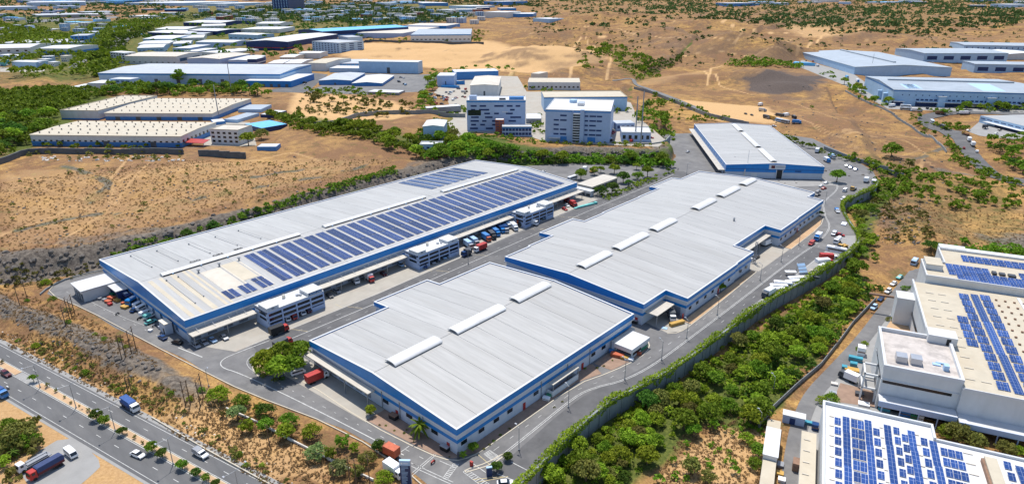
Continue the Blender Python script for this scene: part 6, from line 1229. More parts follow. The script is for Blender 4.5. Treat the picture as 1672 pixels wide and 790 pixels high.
# --- woods and belts: the largest trees one by one, the rest as stuff
def stuff_plants(name, spots, leaf, label, nq=46, size=.13, kinds=('round', 'bush')):
    if not spots: return
    r = np.random.default_rng(len(spots)); T_ = []
    for k in range(5):
        p, n = crown_points(kinds[k % len(kinds)], r, 9, nq//9+1); T_.append(leaf_quads(p, n, size, r))
    V = []
    for i, (x, y, z, s) in enumerate(spots):
        q = i*2.4; c, si = cos(q), sin(q); t = T_[i % 5]*s; V.append(np.stack([t[:, 0]*c - t[:, 1]*si + x, t[:, 0]*si + t[:, 1]*c + y, t[:, 2] + z - .05*s], 1))
    V = np.concatenate(V); o = part(name, bigmesh(name, V, np.arange(len(V)).reshape(-1, 4), leaf), None, None, 'stuff'); o['label'] = label
def fill(poly, n, dm, seed, sep=.62, avoid=True, zz=None, bias=None):
    "points inside a photo polygon, spread evenly over the ground"
    W = [g2(a, b, zz) for a, b in poly] if zz is not None else pxw(poly); xs, ys = zip(*W); r = random.Random(seed); out = []; grid = {}; cs = max(dm)*1.1
    rg = np.random.default_rng(seed); N_ = n*60; cx = rg.uniform(min(xs), max(xs), N_); cy = rg.uniform(min(ys), max(ys), N_); ok_ = in_poly(cx, cy, W)
    if bias: ok_ &= fbm(cx, cy, bias, 2, seed) > -.06
    for x, y in zip(cx[ok_].tolist(), cy[ok_].tolist()):
        if len(out) >= n: break
        d = r.uniform(*dm)*(1 if r.random() < .7 else .65); key = (int(x//cs), int(y//cs)); ok = True
        for a in (-1, 0, 1):
            for b in (-1, 0, 1):
                for (qx, qy, qd) in grid.get((key[0]+a, key[1]+b), ()):
                    if hypot(x-qx, y-qy) < (d+qd)/2*sep: ok = False; break
        if not ok: continue
        grid.setdefault(key, []).append((x, y, d)); out.append((x, y, d))
    return out
LN = {'leaf_green': 'mid green', 'leaf_dark': 'dark green', 'leaf_lime': 'bright green', 'leaf_olive': 'olive', 'leaf_pale': 'pale'}
def wood(poly, n_ind, n_tot, dm, seed, where, group, mix_, kinds=('round', 'broad'), sep=.62, zz=None, bias=None, stuffleaf='leaf_green'):
    pts = fill(poly, n_tot, dm, seed, sep, zz=zz, bias=bias); r = random.Random(seed+1)
    ss = sorted(pts, key=lambda q: -q[2]/hypot(q[0]-CAM[0], q[1]-CAM[1]))
    for x, y, d in ss[:n_ind]:
        lf = r.choices(list(mix_), list(mix_.values()))[0]; kd = r.choice(kinds); sz = 'large' if d > dm[0]+.72*(dm[1]-dm[0]) else ('small' if d < dm[0]+.2*(dm[1]-dm[0]) else 'medium')
        tree_at((x, y, float(H(x, y))-.1*d*0), d, kd, lf, f'{sz} {LN[lf]} {"spreading" if kd == "broad" else "rounded"} tree {where}', 'tree', group, fine=d*FOC/hypot(x-CAM[0], y-CAM[1]) > 24)
    stuff_plants('undergrowth', [(x, y, float(H(x, y)), d) for x, y, d in ss[n_ind:]], stuffleaf, f'smaller trees and scrub {where}')
mixg = {'leaf_green': 5, 'leaf_lime': 5, 'leaf_dark': 1.2, 'leaf_olive': 1.4}
VAL = [(862, 800), (990, 700), (1130, 622), (1255, 528), (1390, 445), (1425, 470), (1380, 530), (1290, 630), (1235, 700), (1180, 672), (1100, 720), (1010, 800)]
wood(VAL, 76, 160, (3.2, 8.6), 21, 'in the valley below the retaining wall', 'trees of the green valley', mixg, sep=.55, zz=-6, stuffleaf='leaf_lime')
wood([(1060, 800), (1110, 715), (1200, 675), (1250, 690), (1238, 800)], 6, 26, (2.5, 5), 22, 'on the dry clearing at the valley bottom', 'trees of the dry clearing', mixg, sep=.9, zz=-6)
wood([(1385, 440), (1398, 395), (1385, 345), (1425, 305), (1485, 288), (1490, 310), (1440, 335), (1415, 365), (1432, 430)], 12, 70, (3.5, 7), 23, 'below the upper bend of the retaining wall', 'trees below the upper bend', mixg)
wood([(690, 264), (720, 245), (760, 232), (850, 252), (930, 262), (1000, 258), (1085, 258), (1106, 276), (1000, 268), (930, 268), (800, 262)], 26, 240, (6, 10.5), 24, 'on the slope under the office terrace', 'trees under the office terrace', {'leaf_green': 5, 'leaf_lime': 3, 'leaf_dark': 2}, sep=.45)
wood([(430, 188), (520, 222), (620, 240), (690, 262), (745, 232), (735, 205), (700, 205), (660, 235), (600, 205), (545, 207), (480, 192)], 16, 210, (6, 11), 25, 'in the gully beyond the plateau', 'trees of the gully', mixg, sep=.48)
wood([(745, 195), (800, 160), (838, 120), (850, 135), (820, 165), (775, 205)][:0] or [(676, 178), (690, 150), (705, 120), (716, 122), (712, 150), (702, 180), (690, 186)], 8, 36, (7, 11), 26, 'in the row left of the car yard', 'trees left of the car yard', {'leaf_green': 5, 'leaf_lime': 3}, sep=.55)
wood([(-10, 152), (60, 146), (110, 146), (150, 152), (175, 155), (95, 188), (85, 215), (50, 235), (30, 248), (-10, 262)], 22, 300, (9, 14), 27, 'in the dense wood left of the cream works', 'trees of the left wood', {'leaf_green': 4, 'leaf_dark': 2, 'leaf_lime': 2}, sep=.5, stuffleaf='leaf_green')
wood([(150, 156), (175, 148), (260, 145), (300, 150), (390, 148), (440, 160), (400, 157), (240, 157)], 8, 100, (10, 16), 28, 'in the belt before the long blue warehouse', 'trees before the long blue warehouse', {'leaf_green': 4, 'leaf_dark': 3}, sep=.42)
wood([(500, 150), (560, 143), (600, 150), (650, 158), (600, 160), (520, 158)], 0, 45, (5, 9), 29, 'along the hedge of the blue sheds', 'g', mixg, sep=.6)
wood([(1340, 122), (1352, 118), (1405, 150), (1452, 172), (1440, 178), (1395, 160)], 6, 26, (7, 10), 30, 'in the hedge row left of the largest hill warehouse', 'hedge trees of the hill warehouse', {'leaf_green': 4, 'leaf_lime': 2}, sep=.6)
wood([(1490, 182), (1560, 178), (1672, 178), (1672, 184), (1560, 186), (1500, 188)], 5, 30, (6, 10), 31, 'in front of the largest hill warehouse', 'trees before the largest hill warehouse', {'leaf_green': 4, 'leaf_lime': 2}, sep=.6)
wood([(1610, 235), (1690, 222), (1690, 300), (1650, 285), (1625, 262)], 6, 40, (7, 12), 32, 'right of the curved hill road', 'trees right of the hill road', {'leaf_green': 4, 'leaf_dark': 3}, sep=.62)
# --- far and small growth as stuff
def stuff_px(name, poly, n, dm, seed, leaf, label, sep=.5, bias=None, zz=None, nq=30): stuff_plants(name, [(x, y, float(H(x, y)), d) for x, y, d in fill(poly, n, dm, seed, sep, bias=bias, zz=zz)], leaf, label, nq, .16)
for k, (poly, n, dm, lf, lab, bias) in enumerate([
    ([(470, 20), (230, 60), (330, 110), (480, 100), (560, 70), (700, 46)], 420, (9, 17), 'leaf_dark', 'trees between the workshops of the factory town', None), ([(1100, 110), (1300, 60), (1672, 50), (1672, 70), (1400, 95)], 120, (5, 12), 'leaf_far', 'bushes dotted round the hill warehouses', None),
    ([(860, 10), (1672, 10), (1672, 30), (1200, 46), (960, 50), (870, 40)], 700, (10, 22), 'leaf_far', 'dark trees between the brown hills and the far plain', 140), ([(905, 24), (1100, 34), (1240, 40), (1240, 46), (1000, 40)], 90, (9, 18), 'leaf_far', 'line of trees on the far ridge', None),
    ([(745, 227), (770, 216), (820, 222), (892, 232), (890, 237), (810, 228)], 46, (2.5, 5), 'leaf_green', 'trees at the foot of the window strip office', None), ([(864, 190), (884, 190), (890, 226), (872, 222)], 16, (3, 6), 'leaf_green', 'trees between the two big offices', None), ([(895, 236), (1000, 239), (1080, 243), (1085, 238), (1000, 235), (895, 232)], 40, (2, 4.5), 'leaf_lime', 'shrubs along the terrace wall', None), ([(700, 176), (760, 176), (760, 190), (700, 188)], 26, (4, 7), 'leaf_green', 'bushes below the long low white shed', None),
    (VAL, 300, (1.2, 3.6), 'leaf_green', 'bushes filling the green valley', 14), (VAL, 260, (1., 3.), 'leaf_lime', 'bright bushes filling the green valley', 14), ([(1240, 560), (1400, 440), (1440, 470), (1290, 640), (1236, 700), (1215, 660)], 90, (2, 5), 'leaf_dark', 'dark bushes along the valley fence', None),
    ([(860, 798), (1000, 690), (1250, 520), (1395, 440), (1400, 448), (1260, 540), (1010, 705), (890, 800)], 120, (1.2, 3.2), 'leaf_lime', 'scrub at the foot of the retaining wall', None), ([(940, 120), (985, 70), (1010, 78), (1060, 95), (1085, 128), (1040, 130), (1020, 118), (1000, 105)], 130, (7, 13), 'leaf_green', 'dark scrub of the dry ravine between the hills', None),
    ([(1030, 112), (1075, 100), (1120, 88), (1110, 100), (1060, 125)], 60, (7, 12), 'leaf_dark', 'scrub of the side ravine', None), ([(1185, 108), (1215, 96), (1275, 104), (1310, 108), (1300, 112), (1230, 110)], 70, (7, 13), 'leaf_green', 'tree belt behind the dark mound', None), ([(0, 42), (120, 55), (150, 45), (260, 25), (300, 36), (180, 70), (215, 95), (185, 125), (120, 135), (0, 130)], 1300, (11, 22), 'leaf_green', 'tree belts of the left suburb', 160),
    ([(150, 100), (160, 85), (205, 60), (245, 42), (252, 48), (205, 75), (178, 105), (190, 128), (160, 130)], 220, (9, 16), 'leaf_dark', 'dark trees along the city road', None), ([(280, 30), (460, 12), (620, 10), (780, 28), (700, 40), (560, 42), (470, 36), (380, 38)], 2000, (13, 27), 'leaf_far', 'trees scattered through the distant town', None), ([(460, 5), (700, 1.5), (900, 2), (880, 14), (700, 8), (480, 10)], 700, (14, 28), 'leaf_far', 'hazy tree line at the top of the town', None),
    ([(900, 1.5), (1672, 1.5), (1672, 44), (1400, 50), (1240, 38), (1100, 24), (960, 12)], 2600, (12, 28), 'leaf_far', 'dark trees dotted over the far plain', 260), ([(1240, 30), (1420, 42), (1672, 20), (1672, 42), (1420, 56), (1330, 50), (1250, 42)], 520, (9, 20), 'leaf_far', 'belt of dark trees across the far plain', None), ([(920, 14), (1090, 22), (1100, 40), (980, 24)], 90, (12, 20), 'leaf_far', 'row of trees along the far fields', None),
    ([(1160, 22), (1300, 24), (1300, 34), (1160, 34)], 150, (9, 18), 'leaf_far', 'tree line behind the brown hill', None), ([(0, 0.5), (300, 0.8), (300, 8), (300, 34), (120, 40), (0, 44)], 900, (14, 28), 'leaf_far', 'hazy trees on the far left fields', 200), ([(1410, 255), (1672, 305), (1672, 350), (1560, 345), (1480, 330), (1420, 300)], 170, (2.5, 7), 'leaf_green', 'bushes dotted over the right knoll', None),
    ([(1420, 320), (1500, 340), (1540, 400), (1450, 400)], 110, (1.5, 4), 'leaf_olive', 'dry bushes on the rocky knoll', None), ([(1060, 150), (1110, 170), (1200, 200), (1100, 200), (1060, 185)], 45, (5, 10), 'leaf_green', 'bushes along the sandy lot wall', None), ([(1045, 180), (1085, 190), (1100, 225), (1060, 222), (1040, 200)], 45, (6, 11), 'leaf_green', 'trees behind the terrace corner', None), ([(1395, 258), (1480, 288), (1480, 294), (1340, 255)], 34, (3, 6), 'leaf_green', 'bushes along the wall behind the blue sign warehouse', None),
    ([(1230, 205), (1300, 232), (1350, 248), (1345, 252), (1280, 230)], 26, (3, 6), 'leaf_green', 'row of bushes beside the far warehouse', None), ([(1545, 225), (1575, 255), (1620, 285), (1672, 305), (1672, 312), (1600, 288), (1555, 262)], 70, (3, 6), 'leaf_green', 'hedge along the curved hill road', None), ([(1520, 205), (1570, 205), (1580, 215), (1545, 214)], 24, (4, 7), 'leaf_green', 'shrubs of the road island', None),
    ([(10, 300), (200, 265), (640, 262), (420, 330), (120, 395), (0, 410)], 90, (1., 3.), 'leaf_olive', 'dry scrub dotted over the plateau', 45), ([(180, 415), (300, 385), (420, 345), (640, 275), (650, 282), (430, 355), (300, 395), (185, 428)], 240, (1.2, 4), 'leaf_green', 'bushes at the foot of the rock cut', None), ([(0, 430), (110, 440), (180, 425), (80, 470), (0, 470)], 60, (1, 3), 'leaf_olive', 'scrub on the ground below the rock cut', None),
    ([(20, 560), (120, 612), (210, 650), (340, 722), (430, 790), (480, 790), (330, 700), (280, 640), (200, 610), (90, 550)], 170, (.7, 2.2), 'leaf_olive', 'dry scrub along the highway verge', None), ([(40, 250), (300, 252), (300, 264), (40, 262)], 40, (2, 5), 'leaf_olive', 'bushes below the dark stone wall', None), ([(60, 236), (300, 239), (300, 247), (60, 245)], 26, (3, 5.5), 'leaf_green', 'small trees before the long cream factory', None), ([(500, 155), (680, 170), (690, 186), (560, 200), (480, 180)], 120, (3, 8), 'leaf_olive', 'bushes of the orange plot', None),
    ([(0, 690), (60, 690), (70, 740), (30, 780), (0, 780)], 26, (2, 5), 'leaf_olive', 'scrub south of the highway', None), ([(590, 66), (660, 66), (780, 70), (790, 60), (800, 52), (770, 48), (765, 70), (670, 72), (600, 70)], 46, (6, 12), 'leaf_green', 'trees in front of the warehouses on sandy ground', None), ([(850, 20), (1000, 55), (1250, 60), (1320, 85), (1150, 112), (900, 92)], 420, (4, 9), 'leaf_far', 'single dark bushes on the dry hills', None), ([(850, 140), (880, 150), (1000, 165), (1040, 190), (960, 180), (900, 165)], 60, (5, 9), 'leaf_green', 'trees between the office buildings', None),
    ([(1480, 186), (1500, 190), (1530, 222), (1515, 225)], 14, (4, 7), 'leaf_green', 'bushes at the hill road bend', None), ([(980, 320), (1070, 290), (1100, 280), (1096, 286), (1060, 300), (990, 328)], 60, (1.5, 3.5), 'leaf_lime', 'low hedge shrubs along the rear dock road', None), ([(1530, 425), (1672, 425), (1672, 405), (1560, 395), (1530, 405)], 40, (3, 6), 'leaf_green', 'bushes behind the upper solar factory', None), ([(710, 120), (760, 112), (840, 108), (845, 118), (720, 128)], 26, (6, 10), 'leaf_green', 'trees behind the office yards', None)]):
    stuff_px('scrub', poly, n, dm, 60+k, lf, lab, bias=bias, nq=36 if dm[1] < 9 else (12 if n > 1000 else 18))
# --- creeper hedge hanging over the retaining wall
hp_ = densify(smooth(WALL, 2), .35); r = np.random.default_rng(3); Pq, Nq = [], []
for i, (a, b) in enumerate(zip(hp_[:-1], hp_[1:])):
    dx, dy = b[0]-a[0], b[1]-a[1]; L = hypot(dx, dy) or 1; nx, ny = dy/L, -dx/L
    dens = .35 + 1.3*float(vnoise(np.array(i*.045), np.array(2.), 3)); drop = 4.2*max(0, float(vnoise(np.array(i*.11), np.array(7.), 4))-.35)*dens
    for k in range(int(15*dens)):
        t = r.uniform(); top = r.uniform() < .6; o_ = r.uniform(-.9, .9) if top else r.uniform(.55, .95); z = r.uniform(.3, 2.0*dens) if top else r.uniform(-drop, .9)
        Pq.append((a[0]+dx*t+nx*o_, a[1]+dy*t+ny*o_, z)); Nq.append((nx*.7, ny*.7, .8))
V = leaf_quads(np.array(Pq), np.array(Nq), .34, r); o = part('hedge', bigmesh('hedge', V, np.arange(len(V)).reshape(-1, 4), 'leaf_lime'), None); o['label'] = 'creeper hedge spilling over the top of the concrete retaining wall'; o['category'] = 'hedge'
# --- dry grass tufts on the open ground close by
tuf = []; rr = random.Random(4)
for poly, n, zz in [([(0, 545), (90, 545), (200, 600), (290, 640), (340, 690), (430, 780), (480, 800), (440, 796), (330, 734), (200, 661), (0, 558)], 800, None), ([(300, 640), (420, 660), (560, 745), (620, 800), (440, 800)], 900, None), ([(1060, 800), (1110, 715), (1200, 675), (1250, 690), (1238, 800)], 500, -6), ([(0, 420), (180, 400), (640, 270), (640, 262), (300, 262), (0, 300)], 3400, None), ([(0, 470), (110, 500), (220, 560), (260, 600), (120, 560), (0, 520)], 600, None), ([(1420, 320), (1672, 350), (1672, 420), (1440, 400)], 900, None)]:
    tuf += [(x, y, float(H(x, y)), rr.uniform(.35, 1.1)) for x, y, d in fill(poly, n, (.8, 1.6), n, .6, zz=zz)]
M['straw'] = None; leafmat('straw', (.20, .13, .055), (.42, .30, .13))
stuff_plants('dry_grass', tuf, 'straw', 'dry grass tufts on the bare ground', 12, .22, kinds=('bush',))
# ------------------------------------------------------------------ vehicles
def wheel_me(r, wd): return shared(('wh', r, wd), lambda: MB().tube((0, -wd/2, 0), (0, wd/2, 0), r, r, 10).mesh('wheel', 'tyre'))
def vparts(root, key, items):
    for nm, mk, m in items: piece(nm, shared((key, nm, m), lambda mk=mk, m=m, nm=nm: mk().mesh(nm, m)), root)
def wheels(root, xs, y, r, wd=.22):
    for x in xs:
        for s in (-1, 1): piece('wheel', wheel_me(r, wd), root, (x, s*y, r))
def lights(root, x, y, z):
    for s in (-1, 1): piece('headlight', shared(('hl',), lambda: MB().box(-.04, .04, -.16, .16, -.08, .08).mesh('headlight', 'trim_white')), root, (x, s*y, z))
def veh(kind, p, rz, c1, c2, label, cat=None, group=None, L=None):
    NM = {'car': 'car', 'suv': 'car', 'van': 'van', 'pickup': 'pickup_truck', 'truck': 'truck', 'tarp': 'truck', 'bus': 'bus', 'tanker': 'tanker_truck', 'flat': 'flatbed_truck', 'bike': 'motorbike', 'long': 'truck', 'box': 'cargo_box'}
    r = empty(NM[kind], p, rz, label, cat or NM[kind].replace('_', ' ').replace('tanker truck', 'tanker').replace('flatbed truck', 'truck'), group)
    ins = lambda z0, k: (lambda z: max(0, (z-z0)*k))
    if kind in ('car', 'suv'):
        H_ = 0 if kind == 'car' else .28
        vparts(r, (kind,), [('body', lambda: MB().side([(-2.15, .32), (2.15, .32), (2.25, .55), (2.1, .74+H_*.4), (1.05, .93+H_*.5), (-1.75, .98+H_*.5), (-2.2, .88+H_*.4), (-2.25, .5)], -.88, .88, ins(.7, .12)), c1), ('window', lambda: MB().side([(1.1, .92+H_*.5), (.35, 1.38+H_), (-1.2, 1.42+H_), (-1.9 if kind == 'car' else -2.1, .97+H_*.5)], -.80, .80, ins(.95+H_*.5, .28)), 'glass'),
            ('roof', lambda: MB().box(-1.25 if kind == 'car' else -1.7, .3, -.64, .64, 1.38+H_, 1.46+H_), c1)]); wheels(r, (-1.35, 1.38), .78, .33); lights(r, 2.2, .62, .66)
    elif kind == 'van':
        vparts(r, kind, [('body', lambda: MB().side([(-2.4, .4), (2.3, .4), (2.45, .75), (2.35, 1.1), (1.75, 1.9), (1.5, 2.05), (-2.3, 2.1), (-2.45, 1.9)], -.92, .92, ins(1.1, .10)), c1), ('window', lambda: MB().side([(2.36, 1.14), (1.8, 1.86), (1.72, 1.78), (2.25, 1.14)], -.78, .78).side([(1.6, 1.15), (1.35, 1.75), (-2.1, 1.75), (-2.1, 1.15)], -.935, .935, ins(1.15, .10)), 'glass')]); wheels(r, (-1.5, 1.5), .8, .36); lights(r, 2.42, .68, .8)
    elif kind == 'pickup':
        vparts(r, kind, [('body', lambda: MB().side([(-2.6, .5), (2.5, .5), (2.6, .8), (2.4, 1.05), (1.5, 1.15), (1.0, 1.75), (.1, 1.8), (-.1, 1.1), (-2.6, 1.1)], -.92, .92, ins(1.1, .12)), c1), ('window', lambda: MB().side([(1.5, 1.17), (1.05, 1.72), (.98, 1.68), (1.4, 1.17)], -.82, .82).box(.25, 1.0, -.95, .95, 1.2, 1.6), 'glass'), ('cargo_cover', lambda: MB().side([(-2.62, .95), (-.12, .95), (-.12, 1.85), (-.6, 2.05), (-2.2, 2.05), (-2.62, 1.85)], -.96, .96, ins(1.6, .25)), c2)]); wheels(r, (-1.6, 1.7), .82, .4); lights(r, 2.58, .68, .85)
    elif kind in ('truck', 'tarp', 'long', 'flat', 'tanker'):
        T_ = L or (12.0 if kind == 'long' else 7.6); h2 = T_/2; cl = 1.9
        vparts(r, (kind, T_), [('cab', lambda: MB().side([(h2-cl, .6), (h2-.05, .6), (h2, 1.0), (h2-.1, 1.7), (h2-.35, 2.55), (h2-.6, 2.65), (h2-cl, 2.65)], -1.1, 1.1, ins(1.7, .08)), c1), ('windscreen', lambda: MB().side([(h2-.02, 1.72), (h2-.3, 2.45), (h2-.4, 2.4), (h2-.2, 1.72)], -.98, .98).box(h2-1.4, h2-.7, -1.115, 1.115, 1.75, 2.35), 'glass'), ('chassis', lambda: MB().box(-h2, h2-.3, -.5, .5, .62, .95), 'black')])
        x1 = h2-cl-.12
        if kind == 'flat': vparts(r, (kind, T_), [('load_bed', lambda: MB().box(-h2, x1, -1.15, 1.15, .96, 1.15).box(-h2+.4, x1-.6, -1.0, -.2, 1.15, 1.7).box(-h2+.8, x1-.3, -.1, .95, 1.15, 1.55), c2)])
        elif kind == 'tanker': vparts(r, (kind, T_), [('tank', lambda: MB().tube((-h2, 0, 2.05), (x1, 0, 2.05), 1.15, 1.15, 12), c2)])
        elif kind == 'tarp': vparts(r, (kind, T_), [('cargo_side', lambda: MB().box(-h2, x1, -1.18, 1.18, .96, 1.75), 'navy' if c2 != 'tarp_navy' else 'maroon'), ('tarpaulin', lambda: MB().side([(-h2-.05, 1.76), (x1+.02, 1.76), (x1, 2.9), (x1-.4, 3.1), (-h2+.4, 3.1), (-h2, 2.9)], -1.22, 1.22, ins(2.7, .5)), c2)])
        else: vparts(r, (kind, T_), [('cargo_box', lambda: MB().box(-h2, x1, -1.22, 1.22, .96, 3.35), c2), ('box_rib', lambda: MB().box(-h2-.03, -h2+.08, -1.25, 1.25, .94, 3.38), c2), ('front_rib', lambda: MB().box(x1-.08, x1+.03, -1.25, 1.25, .94, 3.38), c2)] + ([('front_panel', lambda: MB().box(x1+.03, x1+.12, -.9, .9, 2.5, 3.2), 'blue')] if c1 == 'blue' else []))
        wheels(r, ((-h2+1.0, -h2+2.1, h2-1.1) if T_ < 9 else (-h2+1, -h2+2.1, -h2+3.2, h2-3.2, h2-1.1)), .98, .48, .3); lights(r, h2-.01, .8, 1.0)
    elif kind == 'bus':
        T_ = L or 9.0; h2 = T_/2
        vparts(r, (kind, T_), [('body', lambda: MB().side([(-h2, .4), (h2, .4), (h2+.05, 1.3), (h2-.15, 2.6), (h2-.4, 2.85), (-h2+.3, 2.9), (-h2, 2.6)], -1.2, 1.2, ins(2.3, .25)), c1), ('window', lambda: MB().box(-h2+.4, h2-.9, -1.22, 1.22, 1.35, 2.15).box(h2-.2, h2+.03, -1.0, 1.0, 1.35, 2.3).box(-h2-.03, -h2+.05, -.9, .9, 1.5, 2.2), 'glass'), ('roof_pod', lambda: MB().box(-h2*.4, h2*.2, -.7, .7, 2.88, 3.02), c2)]); wheels(r, (-h2+1.7, h2-1.5), 1.08, .46); lights(r, h2+.04, .85, .8)
    elif kind == 'bike': vparts(r, kind, [('frame', lambda: MB().side([(-.6, .4), (.6, .4), (.5, .8), (.1, .95), (-.7, .8)], -.13, .13), c1), ('handlebar', lambda: MB().box(.42, .5, -.35, .35, .98, 1.06), 'black')]); piece('wheel', wheel_me(.3, .12), r, (-.62, 0, .3)); piece('wheel', wheel_me(.3, .12), r, (.66, 0, .3))
    return r
def vpx(kind, rx, ry, fx, fy, c1, c2, label, cat=None, group=None, zz=None, dz=.085, L=None):
    a = P(rx, ry) if zz is None else g(rx, ry, zz); b = P(fx, fy) if zz is None else g(fx, fy, zz); m_ = (a+b)/2
    return veh(kind, (m_[0], m_[1], m_[2]+dz), atan2(b[1]-a[1], b[0]-a[0]), c1, c2, label, cat, group, L)
HWG = 'vehicles on the highway'
vpx('suv', 4, 609, 18, 617, 'maroon', '', 'dark maroon car on the highway near the left edge', group=HWG); vpx('bike', 11, 633, 16, 636, 'white', '', 'white scooter on the near carriageway, far left'); vpx('tarp', -8, 642, 8, 650, 'blue_mid', 'tarp_blue', 'blue lorry cut by the left edge of the photo', group=HWG)
vpx('tarp', 202, 658, 226, 675, 'white', 'tarp_blue', 'blue covered lorry with white cab parked on the far shoulder', group=HWG, L=8.2); vpx('car', 215, 740, 237, 749, 'white', '', 'white saloon on the near carriageway', group=HWG); vpx('pickup', 318, 738, 339, 750, 'white', 'grey', 'white pickup with grey cargo cover on the far carriageway', group=HWG)
vpx('van', 107, 735, 127, 752, 'white', '', 'white van in the lorry lot south of the highway'); vpx('flat', 76, 748, 36, 770, 'white', 'grey', 'white cabbed lorry with a bare grey bed in the lorry lot', L=8.2); vpx('tarp', 100, 757, 52, 784, 'red', 'tarp_navy', 'red lorry with navy tarpaulin in the lorry lot', L=8.6)
vpx('car', 271, 556, 261, 550, 'car_blue', '', 'dark blue car at the corner of the solar warehouse'); vpx('suv', 297, 563, 283, 559, 'black', '', 'black car behind the dark blue one at the solar warehouse corner')
DG = 'cars under the first dock canopy'
for x, y, c, lab in [(320, 567, 'silver', 'pale car under the dock canopy, leftmost'), (333, 562, 'silver', 'silver car under the dock canopy, second from the left'), (347, 558, 'blue_pale', 'light blue car under the dock canopy, third from left'), (366, 554, 'silver', 'silver car under the dock canopy, nearest the first office')]: vpx('car', x-5, y-5, x+6, y+3, c, '', lab, group=DG)
vpx('truck', 443, 549, 470, 539, 'red', 'black', 'black lorry with red cab on the dock road by the nearest office', L=7.2); 
for x, y, k, c, lab in [(469, 524, 'van', 'white', 'white van before the nearest dock office, left'), (480, 521, 'van', 'red', 'red fronted van before the nearest dock office'), (494, 514, 'van', 'white', 'white van before the nearest dock office, third'), (504, 510, 'van', 'maroon', 'dark red van before the nearest dock office, rightmost')]: vpx(k, x-5, y-6, x+4, y+3, c, '', lab, group='vans before the nearest dock office')
vpx('truck', 596, 452, 611, 464, 'red', 'white', 'white box lorry backing out under the second canopy', L=7); vpx('truck', 575, 456, 586, 467, 'white', 'silver', 'silver lorry deep under the second canopy', L=6); vpx('car', 545, 474, 555, 480, 'silver', '', 'pale car in the shade under the second canopy'); vpx('car', 534, 481, 543, 488, 'grey_dark', '', 'dark car in the shade beside the nearest office'); vpx('car', 622, 446, 631, 452, 'maroon', '', 'dark red car under the second canopy'); vpx('car', 650, 431, 659, 437, 'blue_pale', '', 'pale blue car under the second canopy near the middle office')
for x, y, c, lab in [(694, 437, 'car_blue', 'dark blue car at the corner of the middle office'), (707, 430, 'silver', 'silver car parked at the middle office, first'), (715, 427, 'grey_dark', 'dark car parked at the middle office, second'), (725, 422, 'blue_pale', 'pale blue car parked at the middle office, third'), (732, 419, 'white', 'white car parked at the middle office, last')]: vpx('car', x-4, y-5, x+4, y+4, c, '', lab, group='cars parked at the middle office')
vpx('truck', 768, 415, 755, 420, 'car_blue', 'grey_dark', 'small dark lorry standing on the dock apron', L=5.4); vpx('truck', 795, 405, 773, 414, 'white', 'red', 'bright red container lorry parked along the dock road', L=7.6)
for k, (x0, y0, x1, y1, c1, c2, lab) in enumerate([(757, 398, 774, 410, 'silver', 'blue_pale', 'pale blue trailer nearest the middle office'), (766, 393, 784, 405, 'silver', 'blue_pale', 'second pale blue trailer behind the red container lorry'), (786, 387, 803, 398, 'orange', 'blue_mid', 'blue lorry with an orange cab at the docks'), (799, 384, 809, 394, 'black', 'grey_dark', 'black lorry right of the orange cab'), (803, 379, 817, 389, 'blue', 'blue_mid', 'blue lorry left of the twin blue lorries'), (812, 374, 824, 383, 'blue', 'car_blue', 'first of the twin dark blue lorries'), (819, 372, 831, 384, 'silver', 'car_blue', 'second of the twin dark blue lorries'), (823, 366, 835, 376, 'white', 'blue_pale', 'white and blue lorry at the docks'), (835, 371, 844, 379, 'white', 'white', 'white lorry beside the red box lorry'), (838, 362, 855, 374, 'black', 'orange', 'orange red box lorry nearest the far office')]): vpx('truck', x0, y0, x1, y1, c1, c2, lab, group='lorries backed up to the docks', L=7.2)
vpx('truck', 863, 366, 878, 369, 'white', 'white', 'white lorry at the foot of the far dock office', L=5.6)
for x, y, c, lab in [(881, 361, 'silver', 'silver car at the far dock office, first'), (887, 357, 'blue_pale', 'pale car at the far dock office, second'), (894, 355, 'grey_dark', 'dark car at the far dock office, last')]: vpx('car', x-4, y-4, x+3, y+3, c, '', lab)
vpx('truck', 920, 327, 931, 334, 'maroon', 'red', 'red lorry under the last canopy of the solar warehouse', L=6); vpx('truck', 930, 334, 943, 341, 'red', 'red', 'red lorry at the end of the docks beside the green tarpaulin', L=5.5); vpx('car', 922, 335, 929, 339, 'white', '', 'white car left of the red lorry at the end docks'); vpx('car', 918, 341, 926, 345, 'red', '', 'small red car on the end apron')
vpx('van', 476, 614, 498, 607, 'white', '', 'white van by the clipped ball shrubs'); vpx('truck', 502, 628, 535, 614, 'white', 'red', 'red box lorry alone on the concrete yard', L=7.6); vpx('truck', 647, 748, 625, 737, 'brown', 'orange', 'orange lorry on the campus road by the black totem', L=6.2); vpx('truck', 632, 766, 657, 783, 'white', 'white', 'white lorry half hidden behind the black totem', L=6.4); vpx('truck', 452, 572, 474, 561, 'red', 'grey_dark', 'dark lorry with red cab behind the island trees', L=7); vpx('bike', 703, 759, 711, 753, 'red', '', 'red scooter at the campus entrance'); vpx('car', 815, 792, 836, 792, 'white', '', 'white car cut by the bottom edge at the gate')
vpx('truck', 1093, 512, 1100, 530, 'white', 'wall_dark', 'white cabbed lorry coming out of the service bay', L=6.4); vpx('truck', 1243, 404, 1260, 397, 'white', 'white', 'white lorry under the rear service bay canopy', L=6.4); vpx('car', 1222, 428, 1231, 424, 'white', '', 'white car beside the lattice pylon'); vpx('car', 1231, 424, 1239, 419, 'grey_dark', '', 'dark car by the rear service bay')
RG_ = 'lorries parked along the ring road'
